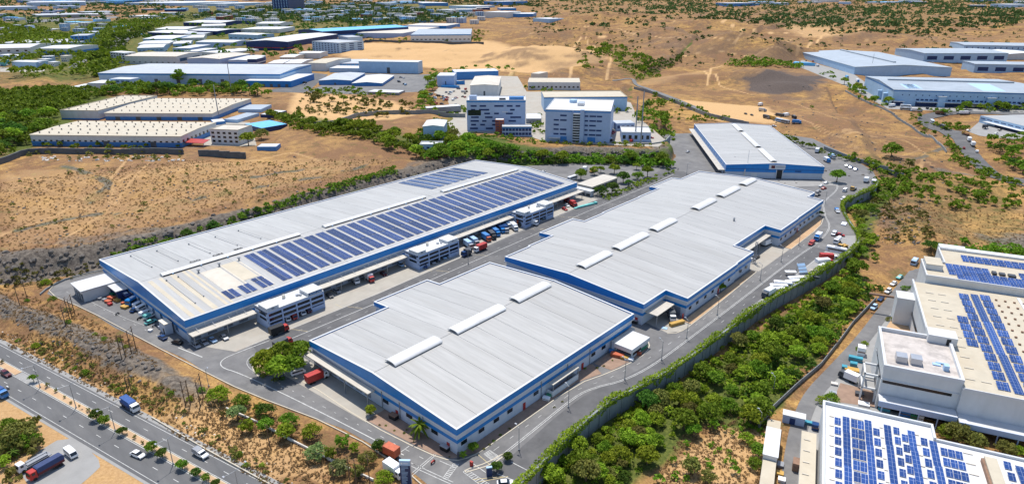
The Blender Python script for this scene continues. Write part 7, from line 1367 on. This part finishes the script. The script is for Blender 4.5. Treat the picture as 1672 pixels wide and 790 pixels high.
vpx('truck', 1341, 385, 1328, 398, 'blue', 'white', 'white box lorry with blue front driving down the ring road', L=7.0, group=RG_); vpx('pickup', 1331, 394, 1318, 405, 'red', 'red', 'red pickup in front of the blue fronted lorry'); vpx('truck', 1382, 370, 1369, 381, 'blue', 'white', 'white box lorry with blue front parked by the wall', L=7.0, group=RG_)
vpx('pickup', 1366, 379, 1357, 388, 'white', 'silver', 'white pickup before the parked blue fronted lorry'); vpx('car', 1366, 384, 1377, 386, 'red', '', 'red and white car between the parked lorries'); vpx('tanker', 1373, 392, 1360, 402, 'white', 'white', 'white tank lorry by the wall', L=6.0, group=RG_); vpx('flat', 1385, 402, 1366, 409, 'yellow', 'yellow', 'flatbed loaded with yellow planks', L=6.6, group=RG_); vpx('bus', 1379, 417, 1350, 408, 'white', 'silver', 'white coach with dark windows by the wall', L=9, group=RG_)
vpx('truck', 1338, 421, 1366, 429, 'white', 'red', 'brick red box lorry by the ring road wall', L=8, group=RG_); vpx('truck', 1330, 429, 1360, 437, 'red', 'white', 'long white box lorry in front of the brick red one', L=8.4, group=RG_); vpx('bus', 1334, 438, 1353, 443, 'white', 'white', 'white minibus in front of the long white lorry', L=6, group=RG_)
for k, (x0, y0, x1, y1, lab) in enumerate([(1285, 456, 1314, 467, 'farther of the two white coaches beside the tilted frame'), (1281, 461, 1308, 473, 'nearer of the two white coaches beside the tilted frame'), (1264, 464, 1291, 475, 'farther coach of the left row of white coaches'), (1257, 469, 1285, 480, 'middle coach of the left row of white coaches'), (1256, 475, 1279, 485, 'short white coach hidden behind the leftmost lorry')]): vpx('bus', x0, y0, x1, y1, 'white', 'white', lab, group='white coaches parked in a row', L=7.6)
vpx('truck', 1264, 478, 1243, 490, 'grey_dark', 'white', 'leftmost white box lorry of the parked row', L=7.4, group=RG_)
vpx('van', 1384, 309, 1374, 317, 'white', '', 'white van driving round the upper ring road'); vpx('pickup', 1362, 341, 1371, 352, 'white', 'blue_mid', 'white and blue pickup with red load by the kerb'); vpx('pickup', 1381, 324, 1372, 330, 'white', 'stone_pale', 'white pickup loaded with pale rubble'); vpx('flat', 1400, 307, 1386, 314, 'yellow', 'grey', 'muddy yellow flatbed by the upper wall', L=6); vpx('truck', 1408, 303, 1420, 292, 'white', 'white', 'white lorry parked at the top of the ring road', L=6); vpx('truck', 1420, 306, 1432, 297, 'silver', 'white', 'second white lorry at the top of the ring road', L=6)
for x, y, c, lab in [(1349, 300, 'white', 'white car in the forecourt of the blue sign warehouse'), (1341, 305, 'white', 'second white car in the forecourt'), (1345, 309, 'red', 'red car in the forecourt of the blue sign warehouse'), (1336, 314, 'silver', 'silver car in the forecourt near the shrubs'), (1335, 320, 'grey_dark', 'dark car nearest the rear warehouse in the forecourt'), (1389, 275, 'blue_mid', 'blue car along the upper road, first'), (1397, 278, 'blue_mid', 'blue car along the upper road, second'), (1383, 272, 'white', 'white car along the upper road')]: vpx('car', x-4, y+1.5, x+4, y-1.5, c, '', lab)
vpx('truck', 1329, 254, 1339, 244, 'blue', 'white', 'white box lorry with a blue front behind the blue sign warehouse', L=7); vpx('truck', 1344, 262, 1356, 268, 'blue', 'white', 'blue and white lorry at the side of the blue sign warehouse', L=7); vpx('truck', 1352, 256, 1364, 262, 'silver', 'blue_pale', 'pale blue lorry behind the blue and white one', L=7)
vpx('car', 1095, 221, 1101, 214, 'white', '', 'white car at the far end of the long side canopy'); vpx('car', 1118, 251, 1128, 247, 'white', '', 'white car halfway along the side canopy'); vpx('bike', 1105, 279, 1109, 276, 'black', '', 'black motorbike at the lane corner'); vpx('truck', 952, 283, 958, 276, 'blue', 'white', 'white lorry with blue front in the rear lane', L=6); vpx('flat', 963, 283, 976, 279, 'white', 'yellow', 'flatbed carrying yellow machines in the rear lane', L=8); vpx('bus', 925, 297, 944, 291, 'white', 'white', 'white coach parked in the rear lane', L=8); vpx('car', 884, 283, 890, 281, 'white', '', 'white car in the rear lane behind the solar warehouse')
for k, (kd, x0, y0, x1, y1, c1, c2, lab) in enumerate([('car', 1214, 186, 1221, 188, 'black', '', 'left of two black cars on the dirt lot'), ('car', 1224, 188, 1231, 190, 'black', '', 'right of two black cars on the dirt lot'), ('truck', 1237, 174, 1246, 172, 'silver', 'white', 'white lorry alone at the top of the dirt lot'), ('truck', 1240, 182, 1250, 183, 'grey', 'silver', 'silver lorry below the white one on the dirt lot'), ('truck', 1247, 193, 1256, 195, 'grey', 'grey_dark', 'dark lorry of the parked ring, leftmost'), ('truck', 1256, 194, 1267, 197, 'yellow', 'yellow', 'yellow lorry of the parked ring on the dirt lot'), ('bus', 1268, 190, 1278, 191, 'grey_dark', 'grey', 'dark coach of the parked ring on the dirt lot'), ('truck', 1279, 191, 1288, 190, 'silver', 'white', 'white lorry of the parked ring on the dirt lot'), ('bus', 1289, 191, 1304, 197, 'black', 'grey', 'long black coach of the parked ring'), ('truck', 1295, 202, 1306, 202, 'blue', 'blue_mid', 'blue lorry of the parked ring'), ('bus', 1276, 200, 1288, 202, 'silver', 'white', 'silver coach of the parked ring'), ('bus', 1268, 198, 1277, 200, 'blue_pale', 'white', 'pale coach of the parked ring'), ('car', 1259, 207, 1268, 207, 'white', '', 'white car below the parked ring')]): vpx(kd, x0, y0, x1, y1, c1, c2, lab, group='vehicles on the dirt lot' if kd != 'car' else None, L=8 if kd != 'car' else None)
HR = 'vehicles on the curved hill road'
for kd, x0, y0, x1, y1, c1, c2, lab in [('car', 1574, 247, 1573, 241, 'red', '', 'red car driving up the hill road'), ('pickup', 1596, 254, 1593, 246, 'white', 'white', 'white pickup at the kerb of the hill road, lowest'), ('truck', 1590, 243, 1585, 235, 'silver', 'white', 'white lorry on the hill road above the pickup'), ('truck', 1584, 235, 1579, 228, 'yellow', 'white', 'white lorry with yellow cab on the hill road'), ('flat', 1582, 223, 1570, 220, 'yellow', 'brown', 'brown loaded lorry with yellow cab at the junction'), ('bus', 1524, 205, 1519, 198, 'white', 'blue_pale', 'white coach rounding the hill road bend'), ('bus', 1530, 206, 1549, 214, 'grey_dark', 'grey', 'long dark coach rounding the hill road bend'), ('car', 1577, 216, 1584, 214, 'white', '', 'white car at the depot junction'), ('truck', 1603, 212, 1613, 209, 'grey', 'grey_dark', 'dark lorry by the depot canopy'), ('car', 1621, 221, 1631, 219, 'white', '', 'white car parked under the depot canopy'), ('car', 1627, 215, 1637, 213, 'black', '', 'dark car parked under the depot canopy')]: vpx(kd, x0, y0, x1, y1, c1, c2, lab, group=HR, dz=.6)
for kd, x0, y0, x1, y1, c1, c2, lab in [('truck', 1450, 176, 1463, 174, 'blue', 'white', 'white lorry with blue cab at the corner of the largest hill warehouse'), ('bus', 1470, 175, 1487, 176, 'white', 'blue_pale', 'white coach parked before the largest hill warehouse'), ('bus', 1470, 180, 1486, 181, 'silver', 'white', 'silver coach below the white one at the hill warehouse'), ('truck', 1490, 182, 1504, 183, 'silver', 'white', 'white lorry before the trees of the hill warehouse'), ('truck', 1528, 187, 1543, 187, 'grey', 'brown', 'brown lorry half hidden by the hill warehouse trees'), ('truck', 1567, 187, 1582, 187, 'grey', 'white', 'white lorry half hidden by the hill warehouse trees'), ('truck', 1622, 177, 1634, 177, 'blue', 'blue', 'cobalt lorry at the right bays of the hill warehouse'), ('car', 1648, 179, 1658, 179, 'white', '', 'white car at the right bays of the hill warehouse'), ('truck', 1584, 177, 1595, 176, 'orange', 'roof_tan', 'tan lorry with orange cab at the hill warehouse bays'), ('truck', 1394, 131, 1406, 137, 'blue', 'white', 'white trailer parked between the two hill warehouses'), ('truck', 1376, 125, 1390, 131, 'silver', 'roof_blue', 'light blue trailer between the two hill warehouses'), ('truck', 1330, 107, 1340, 111, 'silver', 'white', 'white lorry at the foot of the long hill warehouse')]: vpx(kd, x0, y0, x1, y1, c1, c2, lab, group='vehicles at the hill warehouses', dz=.5, L=14 if kd != 'car' else None) if False else vpx(kd, x0, y0, x1, y1, c1, c2, lab, group='vehicles at the hill warehouses', dz=.1, L=10 if kd != 'car' else None)
VG = 'vehicles on the valley lane'
for kd, x0, y0, x1, y1, c1, c2, lab in [('bus', 1496, 427, 1488, 437, 'blue_pale', 'white', 'white and blue minibus with red tail at the head of the valley lane'), ('car', 1473, 452, 1464, 457, 'teal', '', 'teal car parked at the head of the valley lane'), ('car', 1463, 462, 1454, 468, 'white', '', 'white car by the fence of the valley lane'), ('suv', 1454, 474, 1445, 481, 'white', '', 'white and blue car by the fence of the valley lane'), ('car', 1441, 487, 1434, 493, 'car_blue', '', 'dark blue car by the fence of the valley lane'), ('suv', 1431, 500, 1422, 508, 'blue_pale', '', 'lowest pale blue car by the fence of the valley lane')]: vpx(kd, x0, y0, x1, y1, c1, c2, lab, group=VG, zz=-6, dz=.15, L=5.5)
r = random.Random(12); CARS = {'white': 'white', 'silver': 'silver', 'grey_dark': 'dark grey', 'red': 'red', 'car_blue': 'dark blue', 'blue_pale': 'pale blue', 'black': 'black'}
def carfield(zone, n, where, kinds=('car', 'car', 'van', 'suv'), group='cars in the yards', zz=None):
    for k in range(n):
        c = r.choice(list(CARS)); kd = r.choice(kinds); x, y = r.uniform(zone[0], zone[2]), r.uniform(zone[1], zone[3]); b = P(x, y); veh(kd, (b[0], b[1], b[2]+.12), r.choice((.3, 1.85, 2.0, .45)), c, c, f'{CARS[c]} {"van" if kd == "van" else "car"} {where}', group=group)
carfield((700, 150, 745, 172), 26, 'in the crowded car yard behind the gabled house', group='vehicles of the crowded car yard'); carfield((748, 146, 768, 168), 7, 'beside the cream gabled hall'); carfield((478, 128, 500, 140), 9, 'beside the blue loading canopy'); carfield((372, 138, 470, 140), 9, 'before the long blue warehouse'); carfield((992, 212, 1006, 232), 6, 'beside the spiral stair office'); carfield((676, 228, 684, 244), 4, 'on the ramp by the gabled house'); carfield((640, 126, 664, 140), 6, 'in the blue sheds yard'); carfield((2, 106, 70, 120), 10, 'on the lot at the left edge'); carfield((110, 100, 150, 108), 8, 'along the left factory road'); carfield((590, 62, 650, 64), 5, 'before the cream warehouse'); carfield((1018, 222, 1066, 233), 5, 'by the low grey cluster'); carfield((1310, 100, 1330, 110), 5, 'at the blue tarpaulin heap by the hill warehouse')
carfield((215, 88, 300, 92), 7, 'between the factory rows'); carfield((300, 106, 440, 112), 14, 'behind the long blue warehouse'); carfield((400, 84, 500, 92), 10, 'before the white gabled warehouse'); carfield((0, 92, 120, 98), 8, 'by the left white factory'); carfield((1500, 102, 1640, 106), 9, 'before the rear hill warehouse'); carfield((1470, 177, 1660, 182), 12, 'along the largest hill warehouse'); carfield((1300, 120, 1440, 172), 0, ''); carfield((860, 38, 900, 44), 8, 'at the pale small factory on the hill'); carfield((690, 30, 860, 34), 12, 'by the hill foot factories')

for k in range(14): t = k/14; x, y = 150 + t*112 + r.uniform(-3, 3), 96 - t*63 + (t-.5)**2*10 + r.uniform(-1, 1); b = P(x, y); c = r.choice(list(CARS)); veh('car', (b[0], b[1], b[2]+1.3), .9, c, c, f'{CARS[c]} car on the far city road', group='cars on the far city road')
# corner yard at the end wall of the solar warehouse
for kd, x0, y0, x1, y1, c1, c2, lab in [('bus', 196, 481, 220, 497, 'navy', 'white', 'white roofed navy bus against the end wall of the solar warehouse'), ('bus', 214, 498, 224, 492, 'blue', 'white', 'small bright blue bus behind the navy one'), ('van', 222, 503, 233, 497, 'white', '', 'first white van in the row at the end wall'), ('van', 227, 508, 239, 502, 'white', '', 'second white van in the row at the end wall'), ('car', 217, 510, 224, 505, 'car_blue', '', 'dark car left of the white vans'), ('pickup', 238, 522, 254, 514, 'white', 'teal', 'white pickup with a teal drum load'), ('pickup', 232, 517, 246, 510, 'white', 'white', 'white loaded pickup right of the vans'), ('car', 243, 529, 250, 526, 'teal', '', 'teal car on the corner yard'), ('bike', 225, 523, 229, 521, 'black', '', 'black motorbike on the corner yard'), ('bike', 250, 534, 254, 532, 'grey', '', 'grey motorbike on the corner yard'), ('bike', 190, 515, 194, 513, 'grey_dark', '', 'motorbike rider on the campus road corner')]: vpx(kd, x0, y0, x1, y1, c1, c2, lab, L=6.5)

# ------------------------------------------------------------------ lamps, poles, signs and small things
def lamp(px, py, h, label, group, arms=((1, 0),), al=2.2, zz=None, wpos=None):
    b = np.array([*wpos, .04]) if wpos else (P(px, py) if zz is None else g(px, py, zz)); r_ = empty('street_lamp', tuple(b), 0, label, 'street lamp', group)
    part('pole', shared(('lp', h), lambda: MB().tube((0, 0, 0), (0, 0, h), .13, .07, 6).box(-.22, .22, -.22, .22, 0, .5).mesh('pole', 'steel')), None, r_)
    for ax, ay in arms:
        part('arm', MB().tube((0, 0, h-.1), (ax*al, ay*al, h+.45), .06, n=5), 'steel', r_); part('lamp_head', MB().box(ax*al-.35, ax*al+.35, ay*al-.2, ay*al+.2, h+.38, h+.55), 'silver', r_)
for k, (x, y) in enumerate([(66, 633), (124.6, 666), (188.6, 703.5), (283, 758), (392, 812)]): lamp(x, y, 8.5, f'double armed lamp on the highway median, {["first from left", "second from left", "third from left by the tree pair", "fourth, right of the white saloon", "at the bottom edge"][k]}', 'lamps on the highway median', ((hn[0], hn[1]), (-hn[0], -hn[1])), 3.2)
for k, (x, y) in enumerate([(847.4, 735), (928, 665), (1020, 620), (1080, 588), (1121, 552.7), (1171, 514.6), (1241, 458), (1275.4, 427.7), (1304, 401), (1347, 332.5)]): lamp(x, y, 7.6, f'lamp on the ring road centre line, {["nearest the gate", "second from the gate", "third from the gate", "fourth, opposite the kiosk", "fifth, past the kiosk", "sixth, by the service bay corner", "seventh, by the coaches", "eighth, below the blue fronted lorry", "ninth, by the blue fronted lorry", "last, at the upper bend"][k]}', 'lamps of the ring road', ((-.9, .2),), 1.6)
lamp(341, 631, 6.5, 'lamp on the campus road by the roadside trees', None, ((.5, .5),), 1.); lamp(764.6, 431, 7, 'lamp in the middle of the dock road', None, ((.9, .2),), 1.4); lamp(1121, 286, 8, 'lamp at the lane below the blue sign warehouse', None, ((.8, .5),), 1.5); lamp(1200, 278, 9, 'thin lamp before the front of the blue sign warehouse', None, ((-.9, .2),), 1.5)
for x, y, lab in [(1262, 640, 'lamp on the valley fence above the clearing'), (1240, 700, 'lamp at the lower corner of the valley fence')]: lamp(x, y, 6, lab, None, ((-.8, .4),), 1.8, zz=-6)
def pole(px, py, h, label, group='wooden power poles', lean=(0, 0), arms=2, rad=.16, m='wood', name='power_pole', cat='power pole', dirx=(.98, .2)):
    b = P(px, py); r_ = empty(name, tuple(b), 0, label, cat, group); top = Vector((lean[0], lean[1], h)); part('pole', MB().tube((0, 0, -.5), top, rad, rad*.7, 6), m, r_)
    for k in range(arms): z = h*(.96-.1*k); part('crossarm', MB().tube((lean[0]-dirx[0]*.9, lean[1]-dirx[1]*.9, z), (lean[0]+dirx[0]*.9, lean[1]+dirx[1]*.9, z), .07, n=4), m, r_)
for k, (x, y, h) in enumerate([(32.5, 499, 8.5), (45.7, 491, 9)]): pole(x, y, h, ['left of two lone poles on the rocky bank at the left', 'right of two lone poles on the rocky bank at the left'][k])
def hframe(a, b, h, label):
    A_, B_ = P(*a), P(*b); r_ = empty('power_pole', tuple(A_), 0, label, 'power pole', 'braced double poles on the highway bank'); d = B_-A_
    part('pole', MB().tube((0, 0, -.5), (0, 0, h), .17, .12, 6), 'wood', r_); part('pole', MB().tube((d[0], d[1], d[2]-.5), (d[0], d[1], h), .17, .12, 6), 'wood', r_)
    for z in (.96, .84, .6, .4): part('crossarm', MB().tube((-d[0]*.3, -d[1]*.3, h*z), (d[0]*1.3, d[1]*1.3, h*z), .08, n=4), 'wood', r_)
    part('brace', MB().tube((0, 0, h*.6), (d[0], d[1], h*.84), .06, n=4).tube((d[0], d[1], h*.4), (0, 0, h*.6), .06, n=4), 'wood', r_)
hframe((108, 533), (115, 525), 8.6, 'left braced double pole beside the corner of the campus road'); hframe((118, 520), (122.6, 514), 8.4, 'double pole right behind the left braced one'); hframe((199, 586), (205, 583), 9, 'braced double pole above the blue covered lorry, left one'); hframe((215, 577), (223, 573), 9, 'braced double pole above the blue covered lorry, right one'); hframe((303, 662), (311, 660), 8.8, 'braced double pole near the roadside trees, left one'); hframe((327, 662), (332, 648), 9.2, 'braced double pole near the roadside trees, right one'); hframe((209, 640), (214, 637), 5.5, 'short leaning double pole behind the blue covered lorry')
for x, y, h, lab in [(441, 731, 8, 'single pole among the roadside trees, left'), (572, 792, 9.5, 'left pole of the trio at the bottom edge'), (583, 798, 9.5, 'middle pole of the trio at the bottom edge'), (604, 790, 9.5, 'right pole of the trio at the bottom edge'), (545, 785, 5, 'short pole at the bottom edge left of the trio')]: pole(x, y, h, lab)
for x, y, h, lab in [(379, 155, 34, 'tall lattice mast before the long blue warehouse'), (357.5, 193, 30, 'tall mast behind the three storey white office'), (1046, 236, 40, 'dark mast at the terrace corner, right'), (1037, 229, 34, 'thin mast at the terrace corner, left'), (49, 61, 60, 'tall mast at the left edge of the suburb'), (135, 88, 62, 'tall mast beside the dark blue office block'), (1230, 20+70, 0, ''), (1410, 130, 0, '')]:
    if h: pole(x, y, h, lab, 'tall thin masts', arms=1, rad=.55, m='grey', name='mast', cat='mast')
pole(1421, 122, 30, 'thin mast between the two hill warehouses', 'tall thin masts', arms=0, rad=.3, m='grey', name='mast', cat='mast'); pole(1218, 288, 18, 'slim white mast before the blue sign warehouse', 'tall thin masts', arms=0, rad=.15, m='trim_white', name='mast', cat='mast')
pl = empty('pylon', (6.6, 184.2, 0), 0, 'grey lattice pylon at the notch of the rear warehouse', 'pylon'); mbp = MB()
for sx in (-.5, .5):
    for sy in (-.5, .5): mbp.tube((sx, sy, 0), (sx*.7, sy*.7, 10.8), .10, n=4)
for k in range(9): mbp.tube((-.5, -.5, k*1.2), (.5, -.5, k*1.2+1.2), .05, n=4).tube((.5, -.5, k*1.2), (.5, .5, k*1.2+1.2), .05, n=4).tube((-.5, .5, k*1.2), (-.5, -.5, k*1.2+1.2), .05, n=4).tube((.5, .5, k*1.2), (-.5, .5, k*1.2+1.2), .05, n=4)
part('lattice', mbp, 'grey', pl); part('footing', MB().box(-1.2, 1.2, -1.2, 1.2, 0, .3), 'concrete_grey', pl)
# totem by the gate: face turned to the entrance
tb = g(664, 795); fx = atan2(CAM[1]-tb[1], CAM[0]-tb[0]) + pi/2 - .25
tt = empty('sign_totem', (tb[0], tb[1], 0), fx, 'tall black sign totem with white list of lines at the campus gate', 'sign'); part('panel', MB().box(-1.35, 1.35, -.3, .3, 0, 7.2), 'sign_panel', tt); part('header', MB().box(-1.38, 1.38, -.33, .33, 7.2, 8.7), 'blue_pale', tt); part('edge', MB().box(1.36, 1.5, -.3, .3, 0, 8.7), 'silver', tt)
tr_ = random.Random(2)
for k in range(15): part('text_line', MB().box(-1.0, -1.0 + tr_.uniform(.9, 1.9), -.325, -.301, 6.75-k*.42, 6.75-k*.42+.17), 'blue_pale', tt)
part('emblem', MB().box(-1.0, -.55, -.345, -.331, 7.6, 8.1).box(-.4, .9, -.345, -.331, 7.75, 7.95), 'white', tt)
t2 = empty('sign_totem', (*g2(799, 776), 0.04), fx+.3, 'small dark totem at the start of the ring road kerb', 'sign'); part('panel', MB().box(-.75, .75, -.3, .3, 0, 2.6), 'sign_panel', t2); part('header', MB().box(-.77, .77, -.32, .32, 2.6, 2.85), 'blue_pale', t2)
thing('barrier_cabinet', MB().box(-.35, .35, -.35, .35, 0, 1.1).box(-.45, .45, -.3, .3, 1.1, 1.35), 'red', 'red barrier cabinet on the kerb at the gate', 'barrier', loc=(*g2(770, 760), .12)); thing('statue_bollard', MB().tube((0, 0, 0), (0, 0, 1.9), .4, .32, 8).tube((0, 0, 1.9), (0, 0, 2.4), .35, .1, 8), 'grey_dark', 'dark round topped booth at the corner of the entrance warehouse', 'booth', loc=(1.2, -.9, .1))
for (x, y), lab in (((727, 734), 'dark metal bin by the corner door of the entrance warehouse'), ((643, 683), 'dark metal bin by the left red door of the entrance warehouse'), ((1036, 527), 'dark bin between the two white roofed warehouses')): d_ = empty('dumpster', (*g2(x, y), .1), .1, lab, 'bin', 'dark bins at the red doors'); part('bin', MB().prism([(-1.3, -.8), (1.3, -.8), (1.3, .8), (-1.3, .8)], 0, 1.3), 'black', d_); part('lid', MB().box(-1.4, 1.4, -.9, .9, 1.3, 1.42), 'rust' if x < 700 else 'silver', d_)
# tilted panel frame and arch on the parking strip
fr2 = empty('panel_stand', (*g2(1309, 446), .1), .9, 'tilted grey panel stand on the parking strip beside an arch', 'stand'); part('panel', MB().slab((-1.9, -1.6, .6), (1.9, -1.6, .6), (1.9, 1.8, 4.0), (-1.9, 1.8, 4.0), .12), 'blue_pale', fr2)
for k in range(3): part('rail', MB().slab((-1.9, -1.6+k*1.1, .75+k*1.06), (1.9, -1.6+k*1.1, .75+k*1.06), (1.9, -1.4+k*1.1, .92+k*1.06), (-1.9, -1.4+k*1.1, .92+k*1.06), .1), 'grey', fr2)
for s_ in (-1.7, 1.7): part('leg', MB().tube((s_, 1.5, 0), (s_, 1.5, 3.6), .1, n=5).tube((s_, -1.5, 0), (s_, -1.5, .7), .1, n=5), 'steel', fr2)
ar_ = empty('arch', (*g2(1325, 447), .1), .7, 'pale concrete arch piece on the parking strip', 'arch'); am = MB()
for k in range(8): q0, q1 = pi*k/8, pi*(k+1)/8; am.add([(cos(q)*rr_, y_, sin(q)*rr_) for q in (q0, q1) for rr_ in (1.5, 2.1) for y_ in (-1, 1)], [(0, 1, 5, 4), (2, 6, 7, 3), (0, 4, 6, 2), (1, 3, 7, 5)])
part('shell', am, 'concrete', ar_); thing('debris_heap', MB().prism([(-2, -1), (1.5, -1.2), (2.2, .6), (-1, 1.2)], 0, [.5, .9, .3, .7]), 'grey_dark', 'dark heap of scrap beside the concrete arch', 'heap', loc=(*g2(1331, 453), .08))
ws_ = empty('sign_board', (*g2(1290, 449), .08), .7, 'white flat sign on short posts by the coaches', 'sign'); part('board', MB().box(-2.4, 2.4, -1, 1, 1.6, 1.8), 'white', ws_); part('post', MB().tube((-1.5, 0, 0), (-1.5, 0, 1.6), .1, n=5).tube((1.5, 0, 0), (1.5, 0, 1.6), .1, n=5), 'steel', ws_)
# crates, drums, tarpaulins and sacks
def crate(px, py, sz, m, label, rz=.3, group=None, name='crate', cat='crate', zz=None):
    b = P(px, py) if zz is None else g(px, py, zz); o = empty(name, (b[0], b[1], b[2]+.08), rz, label, cat, group); w_, d_, h_ = sz; part('body', MB().box(-w_/2, w_/2, -d_/2, d_/2, 0, h_), m, o); part('lid', MB().box(-w_/2-.05, w_/2+.05, -d_/2-.05, d_/2+.05, h_, h_+.08), m, o); part('slat', MB().box(-w_/2-.03, w_/2+.03, -d_/2-.03, -d_/2, h_*.4, h_*.55), 'rust', o)
CG = 'goods on the corner yard'
for k, (x, y, sz, m_, lab) in enumerate([(183, 489, (3.2, 1.8, 1.2), 'orange', 'orange stack of goods at the small lean-to'), (177, 494, (2.6, 1.6, .9), 'orange', 'lower orange stack of goods at the small lean-to'), (180, 498, (1.6, 1.4, .8), 'red', 'red crate at the small lean-to'), (192, 492, (2.4, 1.6, .9), 'yellow', 'yellow stack of goods right of the red crate'), (204, 503, (3.0, 1.7, .9), 'yellow', 'ochre stack of goods by the navy bus'), (201, 496, (1.2, 1, .6), 'orange', 'small orange crate between the ochre stacks'), (163, 489, (1.8, 1.2, .8), 'grey', 'grey pallet before the open shed'), (171, 491, (1.5, 1.2, .8), 'silver', 'silver pallet right of the grey one'), (147, 487, (1.2, 1, .8), 'brown', 'brown crate at the left end of the open shed'), (246, 541, (1.4, 1.2, .7), 'white', 'white sack pile by the tall grey cabin'), (263, 536, (1.4, 1.2, 1.), 'white', 'white crate on the near side of the tall grey cabin'), (184, 482, (2.0, 1.4, 1.0), 'green', 'green pile behind the orange stacks')]): crate(x, y, sz, m_, lab, group=CG)
crate(1008, 582, (4.5, 2, 1.1), 'orange', 'orange crate stack before the white kiosk'); crate(1020, 586, (2.6, 1.6, .9), 'yellow', 'yellow goods on the kerb before the white kiosk'); crate(1027, 588, (3, 1.4, .7), 'white', 'white sacks before the white kiosk'); crate(998, 575, (1.5, 1.2, 1), 'blue_mid', 'blue drum left of the orange crates'); crate(1043, 579, (1.6, 1, .9), 'orange', 'small orange crate at the kiosk corner')
crate(1105, 530, (6.5, 1.5, 1.2), 'yellow', 'yellow timber beams on the kerb of the service bay', rz=1.2, name='timber_stack', cat='timber'); crate(1085, 536, (2, 1.6, .1), 'blue_pale', 'pale blue mat on the service bay concrete'); crate(892, 652, (2.2, 1.4, .8), 'white', 'white and green sacks by the loading pit'); crate(896, 648, (1.4, 1.2, .9), 'green', 'green crate by the loading pit')
tp = empty('tarpaulin', (*g2(955, 337), .1), 1.35, 'long turquoise tarpaulin roll at the end of the dock apron', 'tarpaulin'); part('roll', MB().side([(-8, 0), (8, 0), (8, .5), (6, .9), (-6, .8), (-8, .4)], -.9, .9), 'teal', tp); part('end', MB().box(7.6, 9, -1.1, 1.1, 0, 1.2), 'teal', tp)
bt = empty('tarpaulin', tuple(P(735, 143)+[0, 0, .1]), .4, 'big cobalt tarpaulin heap in the yard before the grey hall', 'tarpaulin'); part('sheet', MB().prism([(-10, -4), (9, -5), (11, 3), (-8, 5)], 0, [2.2, 3, 2, 2.6]), 'blue', bt); b2_ = empty('tarpaulin', tuple(P(752, 138)+[0, 0, .1]), .9, 'smaller cobalt tarpaulin stack by the long blue hall', 'tarpaulin'); part('sheet', MB().prism([(-5, -3), (5, -3.5), (5, 3), (-4, 3.4)], 0, [4, 5, 3, 4]), 'blue', b2_)
bt3 = empty('tarpaulin', tuple(P(1312, 107)+[0, 0, .1]), .2, 'bright blue tarpaulin heap at the foot of the long hill warehouse', 'tarpaulin'); part('sheet', MB().prism([(-16, -4), (16, -5), (17, 4), (-14, 5)], 0, [4, 5, 4, 5]), 'roof_blue', bt3); rt = empty('awning', tuple(P(322, 238)+[0, 0, .1]), .5, 'red awning at the end of the long cream factory', 'awning'); part('sheet', MB().slab((-9, -4, 3), (9, -4, 3), (9, 4, 4.2), (-9, 4, 4.2), .2), 'red', rt); part('post', MB().box(-8.6, -8.3, -3.6, -3.3, -1, 3).box(8.3, 8.6, -3.6, -3.3, -1, 3), 'steel', rt)
for k, (x, y, sz, m_, lab) in enumerate([(1391, 588, (2.4, 1.6, 1.6), 'cyan', 'left turquoise tank beside the valley lane'), (1402, 590, (2.2, 1.6, 1.5), 'cyan', 'right turquoise tank beside the valley lane'), (1393, 598, (2.2, 1.6, 1.5), 'cyan', 'front turquoise tank beside the valley lane'), (1390, 607, (4.5, 2.4, 1.2), 'yellow', 'yellow and green heap in the scrap yard'), (1378, 603, (1.6, 1.6, 1.4), 'cyan', 'turquoise tank at the scrap yard edge'), (1410, 661, (3.2, 2.2, .6), 'white', 'white sack heap by the open frame'), (1360, 643, (2, 1.6, .7), 'silver', 'silver scrap pile by the lane bend'), (1403, 645, (2.6, 1.8, .9), 'grey_dark', 'dark scrap pile left of the open frame'), (1362, 628, (2, 1.4, .6), 'stone_pale', 'pale rubble pile at the lane bend'), (1443, 668, (3.2, 2.4, 2.6), 'cyan', 'turquoise crate under the factory canopy, left'), (1480, 678, (4, 2.2, 2.), 'blue_mid', 'blue crates under the factory canopy'), (1492, 682, (2.2, 2, 1.6), 'green', 'green crate under the factory canopy'), (1500, 684, (2.2, 1.8, 1.6), 'white', 'white crate under the factory canopy'), (1330, 700, (1.8, 1.8, 1.9), 'car_blue', 'dark blue tank with a white lid by the lower solar factory'), (1320, 692, (3.4, 1.2, .8), 'cyan', 'long turquoise trough by the site cabin'), (1300, 765, (2.2, 3, 2.6), 'rust', 'rust red hut on the narrow yard lane'), (1274, 760, (1.6, 2, .7), 'grey', 'grey scrap on the narrow yard lane'), (1273, 775, (1.8, 1.6, .8), 'yellow', 'yellow sack pile on the narrow yard lane'), (1276, 785, (1.8, 1.6, .8), 'white', 'white sack pile on the narrow yard lane'), (1405, 578, (2.4, 3, 3.2), 'white', 'white hut at the corner of the stained roof factory')]): crate(x, y, sz, m_, lab, zz=-6, group='goods in the valley yard')
vpx('truck', 1397, 626, 1372, 615, 'grey_dark', 'white', 'white box lorry parked in the scrap yard', L=6.4, zz=-6, dz=.1)
# ------------------------------------------------------------------ things that still share a label get their place in the row
from collections import defaultdict
dd = defaultdict(list)
for o in S.objects:
    if o.parent is None and o.get('label') and not o.get('kind'): dd[o['label']].append(o)
ORD = ['leftmost', 'second from left', 'third from left', 'fourth from left', 'fifth from left', 'sixth from left', 'seventh from left', 'eighth from left', 'ninth from left', 'tenth from left', 'eleventh from left', 'twelfth from left', 'thirteenth from left', 'fourteenth from left']
def sx(o): v = np.array(o.location) - CAM; return float((v @ _r)/max(v @ _f, 1))
for lab, obs in dd.items():
    if 1 < len(obs) <= 14 and len(lab.split()) <= 13:
        for k, o in enumerate(sorted(obs, key=sx)): o['label'] = f'{lab}, {ORD[k]}'
